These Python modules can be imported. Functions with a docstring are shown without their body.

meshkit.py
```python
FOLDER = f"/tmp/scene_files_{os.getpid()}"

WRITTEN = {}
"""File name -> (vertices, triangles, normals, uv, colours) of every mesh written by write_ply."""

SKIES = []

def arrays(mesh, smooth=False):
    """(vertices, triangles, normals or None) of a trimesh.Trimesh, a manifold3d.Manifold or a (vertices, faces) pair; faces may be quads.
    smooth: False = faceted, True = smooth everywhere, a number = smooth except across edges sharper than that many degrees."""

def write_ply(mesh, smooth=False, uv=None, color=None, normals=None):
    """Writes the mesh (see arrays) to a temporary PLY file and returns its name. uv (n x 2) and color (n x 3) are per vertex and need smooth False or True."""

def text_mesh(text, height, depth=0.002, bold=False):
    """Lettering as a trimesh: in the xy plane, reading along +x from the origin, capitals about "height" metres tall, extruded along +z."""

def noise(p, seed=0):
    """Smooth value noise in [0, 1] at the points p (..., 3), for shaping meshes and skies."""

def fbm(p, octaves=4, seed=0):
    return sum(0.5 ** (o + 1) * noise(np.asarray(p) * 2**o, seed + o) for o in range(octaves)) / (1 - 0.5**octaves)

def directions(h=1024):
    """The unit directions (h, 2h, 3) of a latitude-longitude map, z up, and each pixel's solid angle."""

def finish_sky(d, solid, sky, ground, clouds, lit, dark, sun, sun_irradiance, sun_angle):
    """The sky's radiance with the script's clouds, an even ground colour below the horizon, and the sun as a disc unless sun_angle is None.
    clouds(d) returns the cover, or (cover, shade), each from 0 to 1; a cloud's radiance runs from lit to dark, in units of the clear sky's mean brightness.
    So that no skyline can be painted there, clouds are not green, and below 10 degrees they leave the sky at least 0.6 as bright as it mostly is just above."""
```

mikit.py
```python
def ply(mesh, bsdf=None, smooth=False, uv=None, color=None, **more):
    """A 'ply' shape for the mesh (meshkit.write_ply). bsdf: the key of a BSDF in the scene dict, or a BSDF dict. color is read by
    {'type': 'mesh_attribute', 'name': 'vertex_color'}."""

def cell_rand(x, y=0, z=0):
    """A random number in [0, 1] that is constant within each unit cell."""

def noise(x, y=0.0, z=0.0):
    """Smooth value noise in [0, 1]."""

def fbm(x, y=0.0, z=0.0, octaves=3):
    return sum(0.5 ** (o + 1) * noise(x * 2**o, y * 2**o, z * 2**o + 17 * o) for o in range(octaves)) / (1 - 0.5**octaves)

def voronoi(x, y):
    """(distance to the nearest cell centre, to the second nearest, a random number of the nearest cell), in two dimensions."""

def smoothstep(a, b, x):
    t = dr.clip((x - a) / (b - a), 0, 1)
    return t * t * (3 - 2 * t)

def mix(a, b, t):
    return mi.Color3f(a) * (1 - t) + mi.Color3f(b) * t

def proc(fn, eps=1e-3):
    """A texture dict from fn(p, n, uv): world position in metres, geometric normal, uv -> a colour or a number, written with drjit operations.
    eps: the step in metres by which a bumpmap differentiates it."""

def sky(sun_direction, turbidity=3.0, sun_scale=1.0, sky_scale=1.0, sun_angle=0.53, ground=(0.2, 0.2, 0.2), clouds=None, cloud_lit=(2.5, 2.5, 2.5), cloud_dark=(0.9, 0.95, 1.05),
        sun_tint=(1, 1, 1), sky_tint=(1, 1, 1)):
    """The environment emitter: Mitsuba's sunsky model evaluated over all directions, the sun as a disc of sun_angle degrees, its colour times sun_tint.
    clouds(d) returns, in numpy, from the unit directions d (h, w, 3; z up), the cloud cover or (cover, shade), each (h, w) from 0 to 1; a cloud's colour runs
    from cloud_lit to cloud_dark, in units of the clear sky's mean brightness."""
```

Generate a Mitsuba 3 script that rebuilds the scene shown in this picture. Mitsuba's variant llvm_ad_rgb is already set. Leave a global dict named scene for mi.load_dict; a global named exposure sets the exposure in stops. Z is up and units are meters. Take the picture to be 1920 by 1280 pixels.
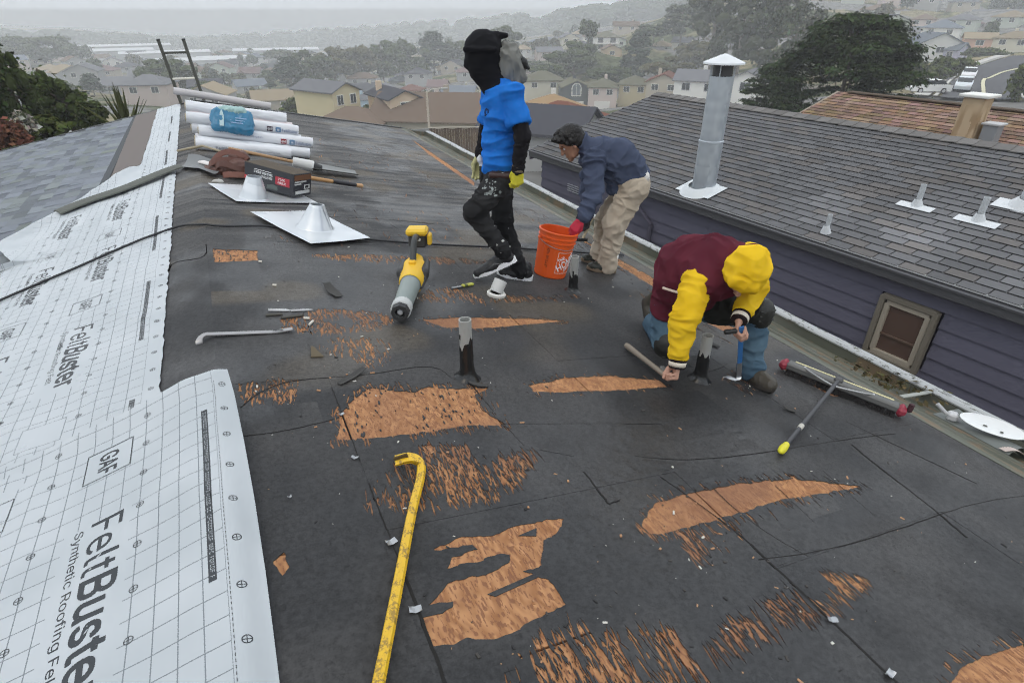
import math, random
import numpy as np, trimesh, shapely, drjit as dr, mitsuba as mi, mikit, meshkit
from shapely.geometry import Polygon, box as sbox
from shapely import affinity
from scipy.interpolate import RBFInterpolator
from mikit import proc, noise, fbm, voronoi, smoothstep, mix, cell_rand

T = mi.ScalarTransform4f
scene, labels = {}, {}
random.seed(7)
rng = np.random.default_rng(11)

# ---------------------------------------------------------------- camera, sky, exposure
EYE = np.array([0.233, 0.0, 1.40])
HEAD = np.array([0.43861, 0.89868, 0.0])          # horizontal viewing direction
SIDE = np.array([0.89868, -0.43861, 0.0])         # to the right of it
PITCH = math.radians(29.98)
_aim = EYE + HEAD * math.cos(PITCH) - np.array([0, 0, math.sin(PITCH)])
scene['camera'] = {'type': 'perspective', 'fov': 83.27, 'fov_axis': 'x', 'near_clip': 0.05, 'far_clip': 4000.0,
                   'to_world': T().look_at(origin=EYE.tolist(), target=_aim.tolist(), up=[0, 0, 1]),
                   'medium': {'type': 'ref', 'id': 'misty_air'}}


def overcast(d):
    """a closed cloud deck, a little brighter overhead than towards the horizon"""
    up = np.clip(d[..., 2], 0, 1)
    soft = meshkit.fbm(np.stack([d[..., 0] * 2.2, d[..., 1] * 2.2, d[..., 2] * 3], -1), 3, 5)
    return np.ones(d.shape[:2]), np.clip(1.0 - 0.85 * up ** 0.8 + 0.16 * (soft - 0.5), 0, 1)


scene['sky'] = mikit.sky((-0.35, -0.25, 0.9), turbidity=4, sun_scale=0.08, sun_angle=30, clouds=overcast,
                         cloud_lit=(2.08, 2.24, 2.42), cloud_dark=(1.90, 2.06, 2.26))
exposure = 2.27

# ---------------------------------------------------------------- materials
def tex(name):
    return {'type': 'mesh_attribute', 'name': name}


def two(b):
    return {'type': 'twosided', 'bsdf': b}


def bump(b, fn, scale, eps=1e-3):
    return {'type': 'bumpmap', 'arbitrary': proc(fn, eps), 'scale': scale, 'bsdf': b}


def pr(col, rough, **kw):
    return {'type': 'principled', 'base_color': col, 'roughness': rough, **kw}


def V(c):
    return {'type': 'rgb', 'value': list(c)}


def pack(c):
    """a piece's colour carried in its uv: red and green in u, blue in v (pieces of one material can then be joined)"""
    c = np.clip(np.asarray(c, float), 0, 1)
    return np.stack([np.round(c[..., 0] * 4000) + 0.05 + 0.9 * c[..., 1], c[..., 2]], -1)


def unpack(p, n, uv):
    r = dr.floor(uv.x)
    return mi.Color3f(r / 4000.0, dr.clip((uv.x - r - 0.05) / 0.9, 0, 1), uv.y)


VC = proc(unpack)
scene['matte'] = two(pr(VC, 0.8, specular=0.25))
scene['satin'] = two(pr(VC, 0.45, specular=0.4))
scene['gloss'] = two(pr(VC, 0.25, specular=0.5))
scene['leaf'] = two({'type': 'diffuse', 'reflectance': VC})
scene['metal'] = two(pr(VC, 0.38, metallic=0.85))
def n2(x, y):
    """cheap smooth noise in the plane, 0 to 1"""
    ix, iy = dr.floor(x), dr.floor(y)
    fx, fy = x - ix, y - iy
    fx, fy = fx * fx * (3 - 2 * fx), fy * fy * (3 - 2 * fy)
    t = ix * 12.9898 + iy * 78.233

    def hs(k):
        v = dr.sin(t + k) * 437.585
        return v - dr.floor(v)

    return dr.lerp(dr.lerp(hs(0.0), hs(12.9898), fx), dr.lerp(hs(78.233), hs(91.2228), fx), fy)


scene['knit'] = two(pr(VC, 0.95, specular=0.1, sheen=0.5))
scene['cloth'] = two(bump(pr(VC, 0.92, specular=0.15, sheen=0.3), lambda p, n, uv: n2((p.x - p.y) * 330 + p.z * 40, p.z * 330 + p.x * 60), 0.0016))
scene['cloth_mottled'] = two(pr(tex('vertex_color'), 0.92, specular=0.15))
scene['skin'] = two(pr(VC, 0.5, specular=0.35))
scene['hairy'] = two(pr(VC, 0.5, specular=0.3))


# ---------------------------------------------------------------- helpers
def nextkey(name):
    k, i = name, 0
    while k in used:
        i += 1
        k = f'{name}_{i:03d}'
    used.add(k)
    return k


used = set()


def thing(name, label, cat, group=None):
    k = nextkey(name)
    labels[k] = {'label': label, 'category': cat}
    if group:
        labels[k]['group'] = group
    return k


def shaded(mesh, col, bsdf, smooth):
    """ply dict with one colour for the whole mesh (or a colour per vertex)"""
    if not isinstance(mesh, trimesh.Trimesh):
        v, f, _ = meshkit.arrays(mesh)
        mesh = trimesh.Trimesh(v, f, process=False)
    if col is None:
        return mikit.ply(mesh, bsdf, smooth=smooth)
    if np.ndim(col) == 1:
        if smooth not in (True, False):
            mesh = trimesh.graph.smooth_shade(mesh, angle=math.radians(smooth), facet_minarea=None)
            smooth = True
        return mikit.ply(mesh, bsdf, smooth=smooth, uv=np.tile(pack(col), (len(mesh.vertices), 1)))
    return mikit.ply(mesh, bsdf + '_mottled', smooth=smooth, color=col)


def put(parent, name, mesh, col, bsdf='matte', smooth=35, label=None, kind=None, to=None):
    """one entry of the scene: a part of parent, or a thing of its own when parent is None"""
    key = nextkey(parent + '__' + name) if parent else name
    d = mesh if isinstance(mesh, dict) else shaded(mesh, col, bsdf, smooth)
    if to is not None:
        d = {**d, 'to_world': to}
    scene[key] = d
    if label or kind:
        labels.setdefault(key, {}).update({k: v for k, v in (('label', label), ('kind', kind)) if v})
    return key


def single(name, label, cat, mesh, col, bsdf='matte', smooth=35, group=None, to=None):
    k = thing(name, label, cat, group)
    return put(None, k, mesh, col, bsdf, smooth, to=to)


def cat(ms):
    return trimesh.util.concatenate([m for m in ms if m is not None])


def M4(R=None, t=(0, 0, 0)):
    m = np.eye(4)
    if R is not None:
        m[:3, :3] = R
    m[:3, 3] = t
    return m


def frame(x, y, z):
    return np.stack([x, y, z], 1)


def unit(v):
    v = np.asarray(v, float)
    return v / (np.linalg.norm(v) + 1e-12)


def boxm(sx, sy, sz, c=(0, 0, 0), b=0.0):
    """box with chamfered edges, centre c"""
    if b <= 0:
        m = trimesh.creation.box((sx, sy, sz))
    else:
        b = min(b, 0.45 * min(sx, sy, sz))
        x, y, z = sx / 2, sy / 2, sz / 2
        pts = []
        for i in (-1, 1):
            for j in (-1, 1):
                for k in (-1, 1):
                    pts += [(i * x, j * (y - b), k * (z - b)), (i * (x - b), j * y, k * (z - b)), (i * (x - b), j * (y - b), k * z)]
        m = trimesh.convex.convex_hull(np.array(pts))
    m.apply_translation(c)
    return m


def tube(pts, r, n=10, cap=True):
    """tube along a polyline; r a number or one radius per point"""
    p = np.asarray(pts, float)
    rr = np.broadcast_to(np.asarray(r, float), (len(p),))
    t = np.gradient(p, axis=0)
    t /= np.linalg.norm(t, axis=1, keepdims=True) + 1e-12
    a = np.cross(t[0], [0, 0, 1.0] if abs(t[0][2]) < 0.9 else [1.0, 0, 0])
    a = unit(a)
    A = []
    for q in t:
        a = unit(a - q * np.dot(a, q))
        A.append(a)
    A = np.array(A)
    B = np.cross(t, A)
    ang = np.arange(n) * 2 * np.pi / n
    v = p[:, None] + rr[:, None, None] * (np.cos(ang)[None, :, None] * A[:, None] + np.sin(ang)[None, :, None] * B[:, None])
    v = v.reshape(-1, 3)
    i, j = np.meshgrid(np.arange(len(p) - 1), np.arange(n), indexing='ij')
    q = np.stack([i * n + j, i * n + (j + 1) % n, (i + 1) * n + (j + 1) % n, (i + 1) * n + j], -1).reshape(-1, 4)
    f = [q[:, [0, 1, 2]], q[:, [0, 2, 3]]]
    if cap:
        k = len(v)
        v = np.vstack([v, p[0], p[-1]])
        jj = np.arange(n)
        f.append(np.stack([np.full(n, k), (jj + 1) % n, jj], 1))
        e = (len(p) - 1) * n
        f.append(np.stack([np.full(n, k + 1), e + jj, e + (jj + 1) % n], 1))
    return trimesh.Trimesh(v, np.vstack(f), process=False)


def lathe(profile, n=24):
    """profile of (radius, z) turned about z"""
    pr_ = np.array(profile, float)
    ang = np.arange(n) * 2 * np.pi / n
    v = np.stack([pr_[:, None, 0] * np.cos(ang), pr_[:, None, 0] * np.sin(ang), np.repeat(pr_[:, 1:2], n, 1)], -1).reshape(-1, 3)
    i, j = np.meshgrid(np.arange(len(pr_) - 1), np.arange(n), indexing='ij')
    q = np.stack([i * n + j, i * n + (j + 1) % n, (i + 1) * n + (j + 1) % n, (i + 1) * n + j], -1).reshape(-1, 4)
    m = trimesh.Trimesh(v, np.vstack([q[:, [0, 1, 2]], q[:, [0, 2, 3]]]), process=True)
    return m


def prism(poly, h, z0=0.0):
    """extruded polygon (shapely or points)"""
    if not hasattr(poly, 'geom_type'):
        poly = Polygon(poly)
    gs = [g for g in getattr(poly, 'geoms', [poly]) if g.geom_type == 'Polygon' and g.area > 1e-8]
    m = cat([trimesh.creation.extrude_polygon(g, h, engine='earcut') for g in gs])
    m.apply_translation((0, 0, z0))
    return m


def moved(m, R=None, t=(0, 0, 0)):
    m = m.copy()
    m.apply_transform(M4(R, t))
    return m


def rotz(a):
    c, s = math.cos(a), math.sin(a)
    return np.array([[c, -s, 0], [s, c, 0], [0, 0, 1.0]])


def spline(pts, n):
    from scipy.interpolate import CubicSpline
    p = np.asarray(pts, float)
    d = np.r_[0, np.cumsum(np.linalg.norm(np.diff(p, axis=0), axis=1))]
    return CubicSpline(d, p)(np.linspace(0, d[-1], n))


def sheet(P, thick, N=None):
    """closed thin sheet from a grid of points P (a, b, 3), thickened downwards"""
    a, b = P.shape[:2]
    dn = np.array([0, 0, -thick]) if N is None else -thick * N
    v = np.vstack([P.reshape(-1, 3), (P + dn).reshape(-1, 3)])
    i, j = np.meshgrid(np.arange(a - 1), np.arange(b - 1), indexing='ij')
    q = np.stack([i * b + j, i * b + j + 1, (i + 1) * b + j + 1, (i + 1) * b + j], -1).reshape(-1, 4)
    o = a * b
    rim = np.r_[np.arange(b), np.arange(1, a) * b + b - 1, (a - 1) * b + np.arange(b - 2, -1, -1), np.arange(a - 2, 0, -1) * b]
    r2 = np.roll(rim, -1)
    side = np.stack([rim, rim + o, r2 + o, r2], 1)
    quads = np.vstack([q, q[:, ::-1] + o, side])
    f = np.vstack([quads[:, [0, 1, 2]], quads[:, [0, 2, 3]]])
    m = trimesh.Trimesh(v, f, process=False)
    if np.cross(P[0, 1] - P[0, 0], P[1, 0] - P[0, 0])[2] < 0:
        m.invert()
    return m


# ---- implicit surfaces for bodies and cloth: blended cones and ellipsoids, meshed with surface nets
def cone_sd(p, a, b, ra, rb):
    a, b = np.asarray(a, float), np.asarray(b, float)
    ab = b - a
    t = np.clip(((p - a) @ ab) / (ab @ ab + 1e-12), 0, 1)
    return np.linalg.norm(p - a - t[..., None] * ab, axis=-1) - (ra + (rb - ra) * t)


def ell_sd(p, c, r, R=None):
    q = p - np.asarray(c, float)
    if R is not None:
        q = q @ R
    r = np.asarray(r, float)
    k0 = np.linalg.norm(q / r, axis=-1)
    k1 = np.linalg.norm(q / (r * r), axis=-1)
    return k0 * (k0 - 1) / (k1 + 1e-9)


def smin(a, b, k):
    h = np.clip(0.5 + 0.5 * (b - a) / k, 0, 1)
    return b * (1 - h) + a * h - k * h * (1 - h)


def field(prims, p, k):
    f = None
    for q in prims:
        kk = k
        if q[0] == 'c':
            d = cone_sd(p, q[1], q[2], q[3], q[4])
            o = q[5] if len(q) > 5 else {}
        else:
            d = ell_sd(p, q[1], q[2], q[3] if len(q) > 3 else None)
            o = q[4] if len(q) > 4 else {}
        for (pt, nn) in o.get('cut', ()):
            d = np.maximum(d, (p - np.asarray(pt)) @ unit(nn))
        kk = o.get('k', k)
        if o.get('sub'):
            f = -smin(-f, d, kk)
        else:
            f = d if f is None else smin(f, d, kk)
    return f


def nets(fn, lo, hi, h):
    lo, hi = np.asarray(lo, float), np.asarray(hi, float)
    n = np.ceil((hi - lo) / h).astype(int) + 1
    ax = [lo[i] + h * np.arange(n[i]) for i in range(3)]
    F = np.empty(n)
    for i in range(0, n[0], 24):
        g = np.stack(np.meshgrid(ax[0][i:i + 24], ax[1], ax[2], indexing='ij'), -1)
        F[i:i + 24] = fn(g)
    s = F < 0
    cs = n - 1
    acc = np.zeros((*cs, 3))
    cnt = np.zeros(cs)
    corner = [(0, 0, 0), (1, 0, 0), (0, 1, 0), (1, 1, 0), (0, 0, 1), (1, 0, 1), (0, 1, 1), (1, 1, 1)]
    sl = lambda c: tuple(slice(c[i], c[i] + cs[i]) for i in range(3))  # noqa
    for a in range(8):
        for d in range(3):
            if corner[a][d]:
                continue
            cb = list(corner[a])
            cb[d] = 1
            fa, fb = F[sl(corner[a])], F[sl(cb)]
            m = (fa < 0) != (fb < 0)
            t = np.where(m, fa / np.where(m, fa - fb, 1), 0)
            for e in range(3):
                acc[..., e] += m * (corner[a][e] + (t if e == d else 0))
            cnt += m
    act = cnt > 0
    idx = -np.ones(cs, int)
    idx[act] = np.arange(act.sum())
    base = np.stack(np.meshgrid(*[np.arange(c) for c in cs], indexing='ij'), -1)
    v = lo + h * (base[act] + acc[act] / cnt[act][:, None])
    faces = []
    for d in range(3):
        u, w = (d + 1) % 3, (d + 2) % 3
        A = [slice(0, n[i] - 1) if i == d else slice(1, n[i] - 1) for i in range(3)]
        B = list(A)
        B[d] = slice(1, n[d])
        s0, s1 = s[tuple(A)], s[tuple(B)]
        m = np.argwhere(s0 != s1)
        if not len(m):
            continue
        flip = s0[tuple(m.T)]
        m = m + np.array([0 if i == d else 1 for i in range(3)])
        eu, ew = np.eye(3, dtype=int)[u], np.eye(3, dtype=int)[w]
        q = np.stack([idx[tuple((m - eu - ew).T)], idx[tuple((m - ew).T)], idx[tuple(m.T)], idx[tuple((m - eu).T)]], 1)
        q = np.where(flip[:, None], q, q[:, ::-1])
        faces.append(q)
    q = np.vstack(faces)
    return trimesh.Trimesh(v, np.vstack([q[:, [0, 1, 2]], q[:, [0, 2, 3]]]), process=False)


def relax(m, h, n):
    """a little volume keeping smoothing"""
    e = np.asarray(m.edges_unique)
    v0 = np.array(m.vertices)
    v = v0.copy()
    deg = np.bincount(e.ravel(), minlength=len(v))[:, None].clip(1)
    for i in range(2 * n):
        a = np.zeros_like(v)
        np.add.at(a, e[:, 0], v[e[:, 1]])
        np.add.at(a, e[:, 1], v[e[:, 0]])
        v = v + (0.5 if i % 2 == 0 else -0.48) * (a / deg - v)
    m.vertices = v0 + np.clip(v - v0, -0.8 * h, 0.8 * h)


def blob(prims, h=0.01, k=0.03, fold=0.0, ffreq=(14, 14, 14), seed=0, extra=None, smooth=2):
    """mesh of the blended primitives; fold = depth of creases"""
    pts, rad = [], []
    for q in prims:
        if q[0] == 'c':
            pts += [q[1], q[2]]
            rad += [q[3], q[4]]
        else:
            pts.append(q[1])
            rad.append(max(q[2]))
    pts, rad = np.array(pts, float), np.array(rad)[:, None]
    lo, hi = (pts - rad).min(0) - 3 * h - 0.01, (pts + rad).max(0) + 3 * h + 0.01
    m = nets(lambda p: field(prims, p, k) if extra is None else extra(p, field(prims, p, k)), lo, hi, h)
    if smooth:
        relax(m, h, smooth)
    if fold:
        nrm = m.vertex_normals
        q = m.vertices * np.asarray(ffreq)
        w = meshkit.noise(q * 0.5, seed + 3)[:, None] * 2.2
        c = 1 - np.abs(2 * meshkit.noise(q + w, seed) - 1)
        c2 = 1 - np.abs(2 * meshkit.noise(q * 2.1 + w, seed + 9) - 1)
        m.vertices = m.vertices + nrm * (fold * (c ** 2 * 1.2 - 0.5 + 0.45 * c2))[:, None]
    return m


def vnoise_col(m, c0, c1, f, seed=0, lo=0.35, hi=0.65):
    """two tones of the same stuff, mixed in patches"""
    n = meshkit.fbm(np.asarray(m.vertices) * f, 3, seed)
    t = np.clip((n - lo) / (hi - lo), 0, 1)[:, None]
    return np.asarray(c0) * (1 - t) + np.asarray(c1) * t

# ================================================================ the valley: terrain, road, houses, trees
HOUSES = [
    (16.7, 99.2, -13.7, 5.2, 9, 4.6, 'gable', -61.0, 'yellow', 'grey', '2win', 'yellow house with twin gable windows and a long grey roof'),
    (18.7, 91.3, -15.6, 10, 8, 3, 'hip', -121.0, 'cream', 'brown', '', 'low house with a mottled brown hip roof just beyond the rake'),
    (25.7, 93.9, -14.9, 4.8, 9, 5, 'gable', -83.0, 'peach', 'dark', '1win,porch', 'peach house with a steep gable window above a small porch gable'),
    (31.2, 89.8, -16.4, 17, 14, 4.0, 'side', -123.0, 'beige', 'brown', 'garage', 'beige house under the broadest brown roof in the valley'),
    (42.3, 185.3, -26.1, 6, 6, 4.6, 'side', -113.0, 'blue', 'grey', '', 'small pale blue house tucked behind the peach gable'),
    (37.7, 259.8, -31.7, 6, 9, 5.4, 'hip', -90.0, 'white', 'dark', '2win', 'white house with a dark hip roof and two small windows behind the yellow house'),
    (19.1, 236.7, -30.0, 8, 8, 5.4, 'hip', -85.0, 'mint', 'olive', '2win,garage', 'pale green two storey house with garage below the conifers'),
    (50.5, 275.4, -32.6, 9, 8, 2.8, 'hip', -105.0, 'white', 'grey', '1win', 'low white house with a light grey roof left of the wide dark roof'),
    (52.7, 229.1, -28.5, 11, 10, 4.6, 'side', -83.0, 'cream', 'dark', '', 'wide house with a dark charcoal roof behind the peach gable'),
    (106.2, 325.2, -32.4, 9, 9, 5, 'hip', -96.0, 'cream', 'tan', '2win', 'cream house with two square windows below the tree belt'),
    (117.5, 321.7, -31.6, 10, 9, 5, 'side', -100.0, 'white', 'tan', '2win', "off white house beside the cream one, nearest the hooded worker's head"),
    (127.4, 318.5, -29.9, 7, 8, 5.2, 'gable', -102.0, 'white', 'grey', '1win', "white gabled house peeping out behind the hooded worker's mask"),
    (79.6, 226.5, -28.0, 7, 9, 4.4, 'side', -119.0, 'pink', 'mauve', '2win', 'pale pink house with a mauve roof behind the broad brown roof'),
    (86.3, 218.7, -29.2, 10, 8, 4.2, 'side', -123.0, 'cream', 'bluegrey', '2win', 'cream house with a blue grey roof left of the blue shirt'),
    (85.7, 300.6, -31.7, 10, 8, 3.2, 'hip', -106.0, 'grey', 'bluegrey', '', 'low grey house with a blue grey roof above the red roofed one'),
    (72.9, 239.2, -28.9, 9, 8, 3, 'hip', -127.0, 'pink', 'red', '', 'low house with a faded red roof in the middle of the valley'),
    (62.6, 242.1, -29.1, 7, 7, 4, 'gable', -119.0, 'cream', 'grey', '1win', 'cream gabled house above the peach gable'),
    (60.7, 105.9, -18.7, 11, 10, 3.6, 'hip', -85.0, 'white', 'orange', '2win,arch', 'white house with an orange tan roof and an arched porch'),
    (86.6, 157.3, -20.6, 11, 9, 5, 'hip', -113.0, 'cream', 'olive', '2win', 'cream house with an olive roof left of the arched gable window'),
    (90.1, 145.6, -22.0, 7.4, 10, 5.6, 'gable', -114.0, 'charcoal', 'olive', 'arch,garage', 'dark fronted gable house with a tall white arched window'),
    (95.1, 139.1, -21.6, 7.4, 9, 5.6, 'hip', -124.0, 'pink', 'olive', '2win,garage', 'pink two storey house with a wide white garage door'),
    (103.4, 136.5, -21.1, 7.6, 9, 5.6, 'hip', -129.0, 'yellow', 'olive', '2win', 'pale yellow house right of the pink one'),
    (102.6, 123.1, -18.9, 8, 9, 5.2, 'gable', -136.0, 'beige', 'red', '2win', 'beige house with a white edged gable just above the shingle ridge'),
    (94.8, 102.4, -16.5, 9.5, 8, 5.2, 'side', -141.0, 'white', 'grey', '2win', 'white house with large dark windows left of the galvanized flue'),
    (95.7, 89.8, -15.2, 6.5, 8, 5.2, 'gable', -147.0, 'white', 'grey', '1win', 'white gabled house right of the galvanized flue'),
    (160.6, 235.6, -15.8, 10.5, 9, 7, 'hip', -119.0, 'white', 'olive', 'balcony', 'white hillside house with stacked balconies'),
    (206.7, 285.7, -10.7, 13, 9, 4.6, 'side', -121.0, 'beige', 'brown', '2win', 'wide beige house at the brow of the fog'),
    (150.8, 216.9, -17.9, 7.5, 8, 5.4, 'gable', -117.0, 'tan', 'brown', '1win', 'tan gabled house below the stacked balconies'),
    (146.7, 219.6, -19.3, 4.6, 6, 4, 'hip', -124.0, 'cream', 'tan', '1win', 'small cream house left of the tan gable'),
    (176.0, 216.7, -16.4, 9, 8, 4.6, 'hip', -137.0, 'mint', 'tan', '2win', 'pale green house among shrubs on the hillside'),
    (176.6, 204.4, -15.3, 7, 8, 5.4, 'side', -143.0, 'cream', 'grey', '1win', 'cream house at the foot of the eucalyptus'),
    (177.6, 106.7, -11.6, 12.6, 9.0, 5.04, 'gable', -119.0, 'white', 'bluegrey', '1win', 'white house with a blue grey roof on the slope right of the cypress'),
    (179.9, 102.8, -11.6, 6.3, 7.2, 3.9600000000000004, 'side', -170.0, 'lilac', 'bluegrey', '2win', 'lilac wing beside the white house on the slope'),
    (247.8, 155.9, -9.4, 15.3, 8.1, 3.42, 'side', -145.0, 'mint', 'grey', '', 'long pale mint building above the white house on the slope'),
    (279.5, 156.6, -7.0, 9.9, 8.1, 3.6, 'gable', -161.0, 'grey', 'mauve', '1win', 'grey house with a mauve roof high on the right slope'),
    (319.6, 169.5, -4.1, 15.3, 8.1, 3.6, 'side', -157.0, 'ochre', 'grey', '2win', 'long ochre house near the top right corner'),
    (209.3, 112.4, -9.5, 7.65, 6.3, 3.6, 'side', -144.0, 'salmon', 'tan', '1win', 'salmon house above the hedge at the bend'),
    (213.2, 104.8, -9.2, 9.0, 7.2, 3.6, 'hip', -164.0, 'cream', 'tan', '2win', 'cream house at the right edge above the bend'),
    (102.0, 61.1, -10.8, 9.9, 6.3, 2.52, 'hip', -137.0, 'white', 'grey', '2win', 'low white house with a grey hip roof beside the road'),
    (29.8, 49.9, -10.7, 9, 8, 3, 'hip', -146.0, 'brown', 'red', '', 'low house with a dark red roof just past the gutter'),
    (21.5, 38.5, -8.3, 7, 6, 2.6, 'side', -139.0, 'grey', 'dark', '', 'small grey roofed shed between the two houses'),
]
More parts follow.
